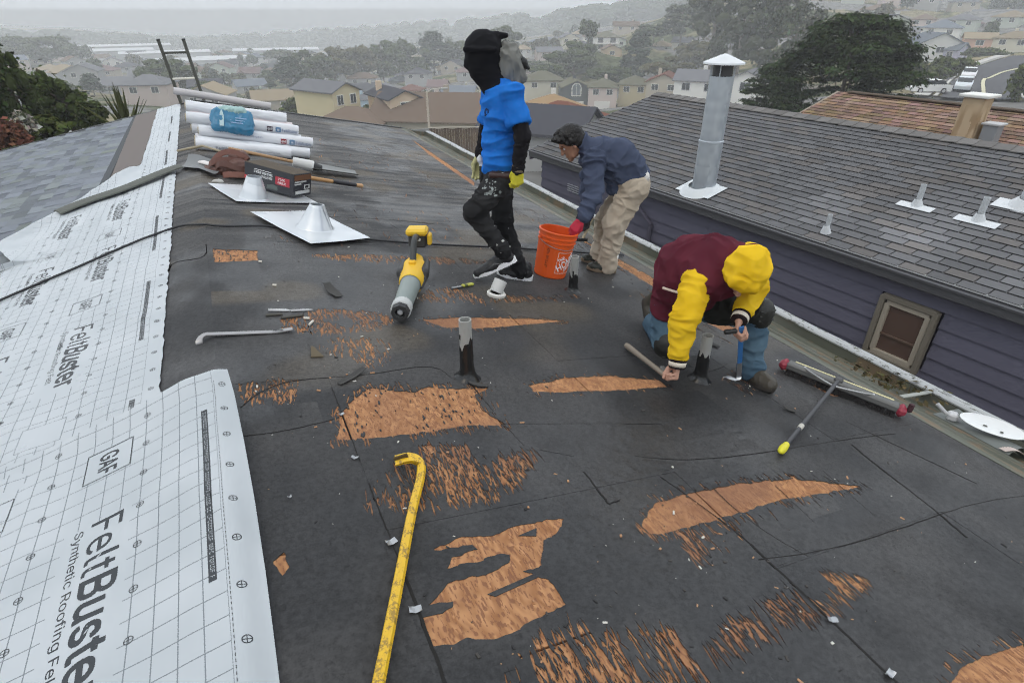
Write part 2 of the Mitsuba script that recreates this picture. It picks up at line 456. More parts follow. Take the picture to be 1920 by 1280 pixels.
TREES = [
    (-4.1, 16.4, -1.5, 2.7, 0.7, 'pine', 'tall dark pine cut off by the left edge'),
    (-4.0, 18.5, -1.9, 2.6, 0.6, 'broad', 'dense dark tree second from the left edge'),
    (-3.7, 20.6, -2.1, 2.3, 0.5, 'broad', 'dark tree with a rounded crown above the pale blossom'),
    (-3.2, 19.7, -1.8, 1.7, 0.6, 'broad', 'dark green tree leaning towards the grey shingles'),
    (-2.6, 18.8, -1.5, 0.9, 0.4, 'broad', 'small dark tree lowest beside the shingle rake'),
    (-3.1, 15.7, -1.1, 0.6, 0.6, 'bush', 'low green shrub mass under the dark trees'),
    (-3.1, 13.6, -0.9, 0.6, 0.3, 'bushbrown', 'rust brown shrub at the left edge'),
    (-2.9, 12.6, -0.9, 0.3, 0.3, 'bush', 'dark tangled shrub lowest at the left edge against the shingles'),
    (-3.1, 14.6, -0.7, 0.4, 0.2, 'bushpale', 'shrub with pale blossom between the dark trees'),
    (-9.1, 215.8, -23.1, 12.0, 10.7, 'broad', 'round tree behind the ladder'),
    (28.9, 246.7, -27.4, 13.3, 9.7, 'conifer', 'dark conifer at the left end of the tree belt'),
    (39.9, 266.2, -27.7, 15.2, 9.8, 'broad', 'olive tree in the belt right of the dark conifer'),
    (49.6, 271.6, -27.8, 16.3, 10.9, 'broadbrown', 'tall brownish tree in the middle of the belt'),
    (60.9, 276.3, -27.6, 16.2, 10.5, 'broadbrown', 'brownish tree right of the middle of the belt'),
    (74.4, 287.3, -28.8, 18.2, 11.1, 'broad', 'green tree where the belt grows taller'),
    (89.1, 297.5, -28.5, 17.9, 11.6, 'broad', 'green tree second from the right end of the belt'),
    (106.0, 306.6, -27.5, 18.7, 13.0, 'conifer', 'pointed conifer closing the belt at the right'),
    (117.4, 309.8, -27.7, 16.2, 10.7, 'broad', 'hazy tree behind the black hood'),
    (129.6, 270.7, -18.7, 14.2, 8.6, 'broad', 'hazy tree above the grey hood'),
    (126.8, 238.5, -22.9, 5.1, 8.2, 'broad', 'small blue green tree right of the grey hood'),
    (132.7, 206.1, -9.5, 7.9, 4.0, 'broad', 'single round tree standing against the fog'),
    (120.4, 195.5, -20.9, 12.4, 10.9, 'broad', 'olive tree left of the tan gable house'),
    (106.4, 188.1, -22.2, 7.8, 7.6, 'broad', 'low olive tree above the cream house'),
    (134.8, 177.5, -20.8, 15.8, 6.8, 'conifer', 'dark conifer right of the stacked balconies'),
    (115.7, 166.4, -20.9, 7.4, 9.1, 'broad', 'broad shrubby tree under the tan gable house'),
    (130.1, 155.3, -20.1, 9.0, 8.9, 'broadbrown', 'brownish shrubby tree under the pale green house'),
    (167.5, 211.9, -9.5, 5.7, 8.6, 'broad', 'hazy tree on the crest above the pale green house'),
    (169.2, 197.6, -9.9, 12.2, 7.2, 'tall', 'hazy eucalyptus furthest left on the crest'),
    (130.3, 138.5, -16.3, 24.8, 6.8, 'tall', 'tall eucalyptus left of the flue cap'),
    (121.4, 119.2, -15.5, 24.2, 6.8, 'tall', 'tall eucalyptus right of the flue cap'),
    (118.5, 107.8, -14.9, 21.6, 6.0, 'tall', 'tall thin eucalyptus left of the cypress'),
    (106.9, 90.7, -13.6, 15.7, 5.6, 'tall', 'olive eucalyptus against the cypress'),
    (162.9, 180.5, -19.6, 12.2, 8.2, 'broadbrown', 'dark scrubby tree under the crest left of the flue'),
    (36.6, 26.5, -6.0, 7.1, 4.3, 'cypress', 'big dark cypress behind the shingle ridge'),
    (37.9, 32.9, -6.1, 4.1, 2.2, 'cypress', 'lower dark cypress leaning left of the big one'),
    (98.9, 59.1, -8.8, 3.5, 3.3, 'bush', 'hedge like shrub below the white house on the slope'),
    (104.8, 58.8, -8.2, 3.7, 2.9, 'bush', 'shrub beside the lilac wing'),
    (93.1, 59.0, -8.8, 3.6, 2.4, 'bush', 'shrub at the right foot of the cypress'),
    (173.1, 90.2, -9.4, 2.8, 5.2, 'bush', 'brownish hedge below the salmon house'),
    (80.1, 36.9, -7.4, 4.2, 1.5, 'bush', 'green shrub on the bank right of the road'),
    (231.8, 118.1, -9.8, 4.5, 5.1, 'bush', 'shrub between the ochre and the cream house'),
    (246.1, 171.9, -6.6, 7.4, 6.4, 'broad', 'hazy tree right of the cypress top'),
    (347.9, 176.7, 0.8, 6.9, 7.5, 'broad', 'hazy tree at the top right corner'),
    (12.6, 108.8, -15.1, 4.0, 2.7, 'bush', 'olive shrub left of the yellow house'),
    (7.1, 135.8, -17.3, 3.0, 3.6, 'bush', 'olive shrub left of the pale green house'),
    (0.8, 192.0, -20.9, 5.4, 4.1, 'bush', 'grey green shrub right of the ladder'),
    (23.9, 104.3, -14.2, 1.6, 1.1, 'bush', 'shrub right of the yellow house'),
    (-71.3, 413.9, -26.1, 16.5, 15.6, 'broad', 'foggy tree mass on the left horizon, nearest the pine'),
    (-86.0, 421.3, -24.0, 13.5, 12.7, 'broad', 'foggy tree on the left horizon behind the pine'),
    (-61.7, 435.6, -25.2, 10.2, 9.1, 'broad', 'foggy tree right of the mass on the left horizon'),
    (44.2, 427.7, -26.3, 6.0, 10.1, 'broad', 'foggy tree at the end of the white sheds'),
    (-18.3, 271.4, -24.4, 8.1, 4.4, 'broad', 'grey green tree left of the ladder'),
]
CTRL = [
    (-105.4, 550.0, -29.3),
    (-93.4, 552.1, -29.8),
    (-65.6, 596.4, -31.9),
    (10.9, 599.9, -34.3),
    (79.6, 594.7, -36.0),
    (143.6, 582.6, -35.3),
    (185.0, 486.1, -26.4),
    (179.2, 391.0, -24.2),
    (-52.2, 295.4, -22.3),
    (-30.5, 253.1, -22.0),
    (-18.2, 329.5, -26.7),
    (8.5, 329.9, -27.9),
    (21.9, 439.5, -31.9),
    (-36.6, 438.5, -29.7),
    (-82.4, 422.0, -26.8),
    (-30.1, 162.2, -16.2),
    (-15.7, 164.2, -17.9),
    (2.4, 150.0, -18.9),
    (62.3, 324.1, -29.7),
    (54.4, 416.5, -32.9),
    (104.7, 375.8, -30.7),
    (132.6, 377.5, -29.8),
    (201.5, 380.0, -22.6),
    (210.1, 340.5, -15.0),
    (206.9, 282.5, -9.1),
    (198.5, 225.1, -2.2),
    (186.1, 181.8, -2.6),
    (228.2, 195.0, 0.8),
    (173.8, 135.1, -4.6),
    (246.6, 171.2, -2.8),
    (284.5, 186.5, 0.8),
    (286.1, 164.9, 0.8),
    (294.1, 150.1, 2.7),
    (373.2, 193.1, 9.9),
    (350.2, 232.2, 8.1),
    (303.4, 260.9, 5.7),
    (256.8, 280.3, 4.4),
    (241.1, 319.3, -6.3),
    (79.1, 43.4, -7.8),
    (96.9, 52.6, -7.3),
    (115.5, 60.2, -6.8),
    (130.4, 63.9, -6.7),
    (85.7, 41.5, -7.8),
    (101.2, 48.6, -7.5),
    (116.2, 54.1, -7.4),
    (73.7, 52.0, -7.5),
    (66.3, 53.5, -8.6),
    (137.7, 71.7, -6.0),
]

CTRL += [(0, 6, -6.4), (-8, 5, -6.4), (-14, 16, -7.0), (12, 6, -6.3), (20, 3, -6.2), (0, 20, -7.0), (-12, 30, -8.5), (30, 5, -6.5), (45, 30, -8.6), (20, 25, -8.0),
         (-30, 90, -14.0), (0, 90, -14.5), (25, 85, -13.0), (0, -20, -5.5), (-40, -20, -5.5), (60, -30, -4.5), (120, -10, -3.0), (200, 20, 2.0), (400, 60, 14.0), (-60, 40, -8.0), (-120, 120, -11.0), (-250, 300, -20.0), (-400, 100, -15.0),
         (500, 300, 20.0), (-210, 960, -47.0), (-130, 1000, -50.0), (-50, 1120, -57.0), (67, 1190, -58.0), (186, 1100, -55.0), (357, 1060, -48.0), (420, 800, -32.0), (0, 1340, -44.0), (-330, 1260, -18.0), (-160, 1300, -30.0), (180, 1330, -50.0), (330, 1280, -30.0), (-500, 1100, -20.0), (550, 1150, -30.0), (800, 500, 24.0),
         (83.7, 43.2, -7.7), (97.9, 50.5, -7.2), (84, 40, -7.8)]
_pts = {}
for q in [h[:3] for h in HOUSES] + [t[:3] for t in TREES if t[5] != 'bushpale'] + CTRL:
    if math.hypot(q[0], q[1]) > 26 or q in CTRL:
        _pts[(round(q[0] / 3), round(q[1] / 3))] = q
_c = np.array(list(_pts.values()), float)
_rbf = RBFInterpolator(_c[:, :2], _c[:, 2], kernel='linear', smoothing=2.0)


def ground(x, y):
    p = np.stack([np.ravel(x), np.ravel(y)], 1).astype(float)
    return _rbf(p).reshape(np.shape(x))


def terrain():
    ang = np.radians(np.r_[np.arange(-180, -60, 10), np.arange(-60, 62, 1.1), np.arange(62, 181, 10)])
    rad = np.r_[0.5, np.geomspace(4, 1350, 110)]
    A, Rr = np.meshgrid(ang, rad, indexing='ij')
    d0 = math.atan2(HEAD[1], HEAD[0])
    X, Y = Rr * np.cos(d0 - A), Rr * np.sin(d0 - A)
    Z = ground(X, Y) - 0.15 + 0.5 * (meshkit.fbm(np.stack([X / 9, Y / 9, X * 0], -1), 3) - 0.5) * np.clip(Rr / 60, 0, 1)
    P = np.stack([X, Y, Z], -1)
    a, b = P.shape[:2]
    i, j = np.meshgrid(np.arange(a - 1), np.arange(b - 1), indexing='ij')
    q = np.stack([i * b + j, i * b + j + 1, (i + 1) * b + j + 1, (i + 1) * b + j], -1).reshape(-1, 4)
    m = trimesh.Trimesh(P.reshape(-1, 3), np.vstack([q[:, [0, 1, 2]], q[:, [0, 2, 3]]]), process=False)
    if m.face_normals[:, 2].mean() < 0:
        m.invert()
    return m


def ground_col(p, n, uv):
    g = 0.6 * n2(p.x * 0.06, p.y * 0.06) + 0.4 * n2(p.x * 0.17, p.y * 0.17)
    k = n2(p.x * 0.6, p.y * 0.6)
    c = mix((0.075, 0.085, 0.04), (0.23, 0.20, 0.12), smoothstep(0.42, 0.62, g))
    c = mix(c, (0.20, 0.195, 0.185), smoothstep(0.5, 0.6, n2(p.x * 0.045 + 40, p.y * 0.045)))
    return c * (0.6 + 0.8 * k)


scene['hillside_ground'] = two({'type': 'diffuse', 'reflectance': proc(ground_col)})
put(None, 'hillside', terrain(), None, 'hillside_ground', smooth=True, kind='structure')
labels['hillside']['label'] = 'grassy slopes and valley floor around the houses'

# road at the right, with its kerbs and centre line
def ribbon(c, w, up, thick=0.05):
    c = np.asarray(c, float)
    t = np.gradient(c, axis=0)
    s = np.stack([-t[:, 1], t[:, 0]], 1)
    s /= np.linalg.norm(s, axis=1, keepdims=True)
    off = np.linspace(-0.5, 0.5, 7)
    P = c[:, None, :2] + off[None, :, None] * np.reshape(w, (-1, 1, 1)) * s[:, None]
    z = ground(P[..., 0], P[..., 1]) + up
    return sheet(np.dstack([P, z]), thick)


ROADL = spline([(77.1, 42.8), (86.1, 47.3), (96.8, 52.6), (111.5, 59.1), (124.9, 63.7), (135.3, 65.3)], 40)
ROADR = spline([(80.0, 37.2), (90.6, 42.7), (101.7, 47.5), (111.3, 50.4), (121.4, 52.5), (135, 53.4)], 40)
scene['asphalt'] = two(pr(V((0.075, 0.075, 0.08)), 0.85, specular=0.2))
put(None, 'road', ribbon((ROADL + ROADR) / 2, np.linalg.norm(ROADL - ROADR, axis=1) + 1.0, 0.22), None, 'asphalt', smooth=True, kind='structure', label='curving asphalt road on the right slope')
for nm, c, w, up in (('kerb', ROADL + np.array([-0.4, 0.9]), 0.35, 0.36), ('kerb_001', ROADR + np.array([0.4, -0.9]), 0.35, 0.36),
                     ('pavement', ROADL + np.array([-1.0, 2.2]), 1.6, 0.33)):
    used.add(nm)
    put(None, nm, ribbon(c, w, up, 0.12), (0.42, 0.41, 0.38), 'matte', smooth=True, kind='structure')
put(None, 'road_island_kerb', ribbon(spline([(83.7, 42.2), (90.7, 46.2), (97.9, 50.0), (105.4, 53.0), (111.3, 54.9), (117.5, 55.6)], 40), 0.4, 0.3, 0.06), (0.5, 0.47, 0.33), 'matte', smooth=True, kind='structure')

WALLC = dict(yellow=(.58, .51, .33), cream=(.60, .57, .46), peach=(.62, .49, .35), beige=(.46, .41, .33), blue=(.42, .55, .62), white=(.74, .73, .68), mint=(.52, .56, .48), pink=(.56, .47, .42), grey=(.40, .40, .39),
             charcoal=(.10, .11, .11), tan=(.52, .41, .27), lilac=(.55, .53, .64), ochre=(.55, .47, .28), salmon=(.62, .40, .30), brown=(.2, .15, .11))
ROOFC = dict(grey=(.17, .17, .18), brown=(.17, .125, .095), dark=(.075, .075, .085), olive=(.14, .135, .095), tan=(.30, .24, .16), mauve=(.2, .14, .135), bluegrey=(.16, .18, .21), red=(.2, .09, .065), orange=(.32, .21, .11))
scene['stucco'] = two({'type': 'diffuse', 'reflectance': VC})
scene['far_shingle'] = scene['leaf']


def roof_mesh(w, d, h, kind, pitch=0.42, ov=0.45, t=0.18):
    """roof over a w (along x) by d (along y) plan with eaves at height h; front is -y"""
    x, y = w / 2 + ov, d / 2 + ov
    if kind == 'gable':      # ridge runs front to back
        r = h + pitch * w / 2
        e = h - pitch * ov
        top = [(-x, -y, e), (0, -y, r), (x, -y, e), (-x, y, e), (0, y, r), (x, y, e)]
        f = [(0, 1, 4, 3), (1, 2, 5, 4)]
    elif kind == 'side':
        r = h + pitch * d / 2
        e = h - pitch * ov
        top = [(-x, -y, e), (x, -y, e), (x, 0, r), (-x, 0, r), (x, y, e), (-x, y, e)]
        f = [(0, 1, 2, 3), (3, 2, 4, 5)]
    else:                    # hip
        r = h + pitch * min(w, d) / 2
        e = h - pitch * ov
        if w >= d:
            a = (w - d) / 2 + 0.01
            top = [(-x, -y, e), (x, -y, e), (x, y, e), (-x, y, e), (-a, 0, r), (a, 0, r)]
            f = [(0, 1, 5, 4), (2, 3, 4, 5), (1, 2, 5, 5), (3, 0, 4, 4)]
        else:
            a = (d - w) / 2 + 0.01
            top = [(-x, -y, e), (x, -y, e), (x, y, e), (-x, y, e), (0, -a, r), (0, a, r)]
            f = [(0, 1, 4, 4), (1, 2, 5, 4), (2, 3, 5, 5), (3, 0, 4, 5)]
    v = np.array(top, float)
    n = len(v)
    tri = []
    for q in f:
        tri.append(q[:3])
        if q[3] != q[2]:
            tri.append((q[0], q[2], q[3]))
    tri = np.array(tri)
    m = trimesh.Trimesh(v, tri, process=False)
    edges = {}
    for a_, b_, c_ in tri:
        for e_ in ((a_, b_), (b_, c_), (c_, a_)):
            edges[e_] = 1
    rim = [e_ for e_ in edges if (e_[1], e_[0]) not in edges]
    v2 = np.vstack([v, v - [0, 0, t]])
    F = [tri, tri[:, ::-1] + n]
    for a_, b_ in rim:
        F.append(np.array([(b_, a_, a_ + n), (b_, a_ + n, b_ + n)]))
    return trimesh.Trimesh(v2, np.vstack(F), process=False)


def wall_mesh(w, d, h, kind, pitch=0.42, drop=1.6):
    x, y = w / 2, d / 2
    if kind == 'gable':
        poly = [(-x, -drop), (x, -drop), (x, h - 0.1), (0, h + pitch * x - 0.12), (-x, h - 0.1)]
        m = prism(poly, d)
        return moved(m, np.array([[1, 0, 0], [0, 0, -1], [0, 1, 0.0]]), (0, y, 0))
    if kind == 'side':
        poly = [(-y, -drop), (y, -drop), (y, h - 0.1), (0, h + pitch * y - 0.12), (-y, h - 0.1)]
        m = prism(poly, w)
        return moved(m, np.array([[0, 0, 1], [1, 0, 0], [0, 1, 0.0]]), (-x, 0, 0))
    return boxm(w, d, h - 0.1 + drop, (0, 0, (h - 0.1 - drop) / 2))


def house(key, x, y, z, w, d, h, kind, ang, wc, rc, flags, detail=True, seed=0):
    r = random.Random(seed)
    R = rotz(math.radians(ang) + math.pi / 2)     # local -y (front) looks along ang
    at = lambda m: moved(m, R, (x, y, z))         # noqa
    j = r.uniform(0.9, 1.08)
    wcol, rcol = np.array(wc) * j, np.array(rc) * r.uniform(0.85, 1.15)
    put(key, 'wall', at(wall_mesh(w, d, h, kind)), wcol, 'stucco', False)
    rk = put(key, 'roof', at(roof_mesh(w, d, h, kind)), rcol, 'far_shingle', False)
    trim = (0.72, 0.71, 0.66) if 'white' not in flags else (0.5, 0.5, 0.5)

    def window(cx, cz, ww, hh, side=0, n=2):
        if side == 0:
            f, g = boxm(ww + 0.24, 0.1, hh + 0.24, (cx, -d / 2 - 0.03, cz)), boxm(ww, 0.1, hh, (cx, -d / 2 - 0.055, cz))
            bar = boxm(0.07, 0.1, hh, (cx, -d / 2 - 0.075, cz))
        else:
            s = side
            f, g = boxm(0.1, ww + 0.24, hh + 0.24, (s * (w / 2 + 0.03), cx, cz)), boxm(0.1, ww, hh, (s * (w / 2 + 0.055), cx, cz))
            bar = boxm(0.1, 0.07, hh, (s * (w / 2 + 0.075), cx, cz))
        k = put(key, 'window', at(cat([f, bar])), trim, 'matte', False)
        put(k, 'pane', at(g), (0.03, 0.035, 0.04), 'gloss', False)

    two_st = h > 4.3
    up = h - 1.35 if two_st else h - 1.3
    if 'arch' in flags:
        prof = [(-1.1, 0)] + [(1.1, 0)] + [(1.1 * math.cos(t), 1.7 + 1.1 * math.sin(t)) for t in np.linspace(0, math.pi, 12)]
        big = Polygon(prof).buffer(0.22)
        up3 = np.array([[1, 0, 0], [0, 0, 1], [0, 1, 0.0]])
        zz = h - 2.1 if two_st else 0.2
        k = put(key, 'window', at(moved(prism(big, 0.1), up3, (0, -d / 2 - 0.08, zz))), (0.78, 0.77, 0.72), 'matte', False, label='arched window with white surround')
        for sx in (-0.56, 0.56):
            pane = Polygon(prof).intersection(sbox(sx - 0.5, 0.05, sx + 0.5, 3))
            put(k, 'pane', at(moved(prism(pane, 0.1), up3, (0, -d / 2 - 0.11, zz))), (0.16, 0.18, 0.19), 'gloss', False)
    elif '2win' in flags:
        o = w * 0.24
        for sx in (-o, o):
            window(sx, up, min(1.5, w * 0.19), 1.25)
    elif '1win' in flags:
        window(0.0, up, min(1.8, w * 0.3), 1.25)
    if 'porch' in flags:
        pm = roof_mesh(w * 0.7, 1.6, 0, 'gable', 0.45, 0.25, 0.14)
        put(rk, 'porch_roof', at(moved(pm, None, (0, -d / 2 - 0.9, 2.7))), rcol * 1.1, 'far_shingle', False)
        put(key, 'porch', at(cat([wall_mesh(w * 0.62, 1.5, 0, 'gable', 0.45, 2.8).apply_translation((0, -d / 2 - 0.85, 2.7))])), np.array(wc) * 1.03, 'stucco', False)
    if 'garage' in flags:
        put(key, 'garage_door', at(boxm(w * 0.55, 0.08, 2.1, (0.0, -d / 2 - 0.04, 1.0))), (0.70, 0.68, 0.62), 'matte', False)
    if 'balcony' in flags:
        for zz in (1.8, 4.3):
            k = put(key, 'balcony', at(boxm(w * 0.96, 1.4, 0.22, (0, -d / 2 - 0.7, zz))), (0.70, 0.69, 0.65), 'matte', False)
            put(k, 'railing', at(cat([boxm(w * 0.96, 0.06, 0.1, (0, -d / 2 - 1.36, zz + 1.0))] + [boxm(0.06, 0.06, 0.9, (q, -d / 2 - 1.36, zz + 0.55)) for q in np.linspace(-w * 0.46, w * 0.46, 12)])), (0.3, 0.28, 0.27), 'matte', False)
            for sx in (-w * 0.25, w * 0.25):
                window(sx, zz + 1.2, 2.2, 1.7)
    if detail and '2win' in flags and r.random() < 0.8:
        s = r.choice((-1, 1))
        window(-d * 0.2, up, 1.1, 1.1, s)
        window(d * 0.18, up, 1.1, 1.1, s)
    if detail and h > 3.2 and r.random() < 0.75:
        cx, cy = r.uniform(-0.3, 0.3) * w, r.uniform(-0.1, 0.35) * d
        top = h + 0.42 * min(w, d) / 2 + 0.7
        put(rk, 'chimney', at(boxm(0.8, 0.6, 2.6, (cx, cy, top - 1.3))), wcol * 0.97, 'stucco', False)


for n_, (x, y, z, w, d, h, kind, ang, wc, rc, fl, lab) in enumerate(HOUSES):
    k = thing('house' if h > 3 else 'bungalow', lab, 'house')
    house(k, x, y, z, w, d, h, kind, ang, WALLC[wc], ROOFC[rc], fl + (' white' if wc == 'white' else ''), True, n_)

# the rest of the valley, street by street
near = [(h[0], h[1], max(h[3], h[4])) for h in HOUSES]
treexy = [(t[0], t[1], t[4] * 0.8) for t in TREES]


def street(az0, az1, dist, step, zone, dd=0.0, nmax=99):
    """houses along a street seen between two bearings (degrees right of the viewing direction)"""
    a, i = az0, 0
    while a < az1 and i < nmax:
        r = rng.random(8)
        di = dist + dd * (a - az0) / max(az1 - az0, 1) + (r[0] - 0.5) * 7
        th = math.radians(a)
        dirn = HEAD * math.cos(th) + SIDE * math.sin(th)
        p = EYE + dirn * di
        w = 8 + 4 * r[1]
        a += math.degrees((w + 2 + 3.5 * r[7]) / di) * step
        i += 1
        if any(math.hypot(p[0] - q[0], p[1] - q[1]) < (w + q[2]) * 0.62 for q in near) or any(math.hypot(p[0] - q[0], p[1] - q[1]) < q[2] * 0.8 + 2 for q in treexy):
            continue
        near.append((p[0], p[1], w))
        wc = ('cream', 'white', 'grey', 'pink', 'beige', 'mint')[int(r[2] * 6)]
        rc = ('grey', 'brown', 'dark', 'tan', 'mauve', 'bluegrey')[int(r[3] * 6)]
        kind = ('hip', 'gable', 'side')[int(r[4] * 3)]
        h = 3.0 if r[5] < 0.55 else 5.0
        rn = {'tan': 'tan', 'bluegrey': 'blue grey', 'dark': 'dark'}.get(rc, rc)
        st = 'low' if h < 4 else 'two storey'
        lab = f'{st} {wc} {rn} roofed {kind if kind != "side" else "ridged"} house {zone}'
        k = thing('far_house', lab, 'house', f'{st} {wc} {rn} {kind} houses {zone}')
        ang = math.degrees(math.atan2(-dirn[1], -dirn[0])) + (r[6] - 0.5) * 50
        house(k, p[0], p[1], float(ground(p[0], p[1])), w, 8 + 2 * r[0], h, kind, ang, WALLC[wc], ROOFC[rc], '2win' if di < 460 else '', False, i)


HAZY = 'fading into the mist of the valley'
street(-30, -13, 178, 1.0, 'on the near valley streets')
street(-30, 0, 208, 1.0, 'on the near valley streets')
street(-32, 1, 240, 0.82, 'on the near valley streets')
street(-34, 2, 275, 0.82, 'on the middle valley streets')
street(-35, 2, 312, 0.82, 'on the middle valley streets')
street(-36, -2, 352, 0.82, 'on the middle valley streets')
street(-38, -6, 396, 0.82, HAZY)
street(-38, -10, 445, 0.82, HAZY)
street(-38, -14, 500, 0.82, HAZY)
street(-38, -16, 560, 0.82, HAZY)
street(-2, 9, 300, 1.0, 'on the lower hillside')
street(1, 9, 345, 1.0, 'on the misty hillside')
street(2, 8, 395, 1.0, 'on the misty hillside')
street(30, 46, 260, 1.1, 'high on the right slope')
street(29, 47, 310, 1.1, 'high on the right slope')
street(27, 47, 370, 1.1, 'high on the right slope')

# long white sheds on the valley floor
for x, y, z, w, h, lab in ((-63.0, 516.1, -27.6, 70, 7, 'long white shed at the left end of the valley floor'), (-20, 505, -27.5, 55, 7, 'long white shed in the middle of the valley floor'), (-59.4, 597.0, -29.5, 80, 9, 'farthest of the long white sheds'),
                           (-4.1, 440.0, -26, 40, 6, 'white shed nearest the ladder rails'), (24, 455, -26.8, 50, 6, 'pale shed right of the ladder'), (54.0, 517.2, -29.6, 60, 8, 'pale shed ending at the dark conifer')):
    k = thing('warehouse', lab, 'warehouse')
    z = float(ground(x, y)) - 0.5
    a = math.degrees(math.atan2(-y, -x))
    R = rotz(math.radians(a) + math.pi / 2)
    put(k, 'wall', moved(boxm(w, 24, h + 4, (0, 0, h / 2 - 2)), R, (x, y, z)), (0.50, 0.51, 0.50), 'matte', False)
    put(k, 'roof', moved(roof_mesh(w, 24, h, 'side', 0.08, 0.4, 0.3), R, (x, y, z)), (0.52, 0.53, 0.53), 'matte', False)
    put(k, 'door', moved(cat([boxm(4, 0.2, 4, (q, -12.1, 1.9)) for q in np.linspace(-w * 0.4, w * 0.4, 7)]), R, (x, y, z)), (0.3, 0.32, 0.34), 'matte', False)


# ---------------------------------------------------------------- trees
def leaves(c, spread, n, size, r, flat=0.0, col=(0.06, 0.08, 0.035), tone=None, tall=1.0):
    """n leaf-clump triangles scattered about the points c; tone = a brightness per point"""
    c = np.asarray(c, float)
    i = r.integers(0, len(c), n)
    d = r.normal(size=(n, 3))
    p = c[i] + d * np.asarray(spread) * (np.ones(3) if np.ndim(spread) else 1)
    out = d / np.linalg.norm(d, axis=1, keepdims=True) + r.normal(size=(n, 3)) * 0.45 + [0, 0, 0.25 + 1.5 * flat]
    out /= np.linalg.norm(out, axis=1, keepdims=True)
    a = np.cross(out, r.normal(size=(n, 3)))
    b = np.cross(out, a)
    a /= np.linalg.norm(a, axis=1, keepdims=True)
    b -= a * (a * b).sum(1, keepdims=True)
    b /= np.linalg.norm(b, axis=1, keepdims=True)
    s = size * r.uniform(0.6, 1.4, (n, 1))
    v = np.stack([p - a * s, p + a * s * 0.3 + b * s * 0.62, p + a * s, p + a * s * 0.1 - b * s * 0.5], 1).reshape(-1, 3)
    k = np.arange(n)[:, None] * 4
    f = np.vstack([k + [0, 1, 2], k + [0, 2, 3]])
    t = (tone[i] if tone is not None else np.ones(n)) * r.uniform(0.75, 1.25, n)
    colr = np.asarray(col)[None] * t[:, None] * (1 + r.normal(size=(n, 3)) * 0.07)
    return v, f, np.repeat(np.clip(colr, 0.004, 1), 4, 0)


_ico = trimesh.creation.icosphere(1)


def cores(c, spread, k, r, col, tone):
    """the dense inside of each clump: lumpy, given darker in crowns as painted inner shade"""
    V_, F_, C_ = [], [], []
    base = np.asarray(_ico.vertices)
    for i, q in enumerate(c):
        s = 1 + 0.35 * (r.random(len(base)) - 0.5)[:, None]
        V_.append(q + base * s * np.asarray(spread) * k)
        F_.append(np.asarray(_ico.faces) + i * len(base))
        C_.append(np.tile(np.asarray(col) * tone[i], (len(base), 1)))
    return np.vstack(V_), np.vstack(F_), np.vstack(C_)


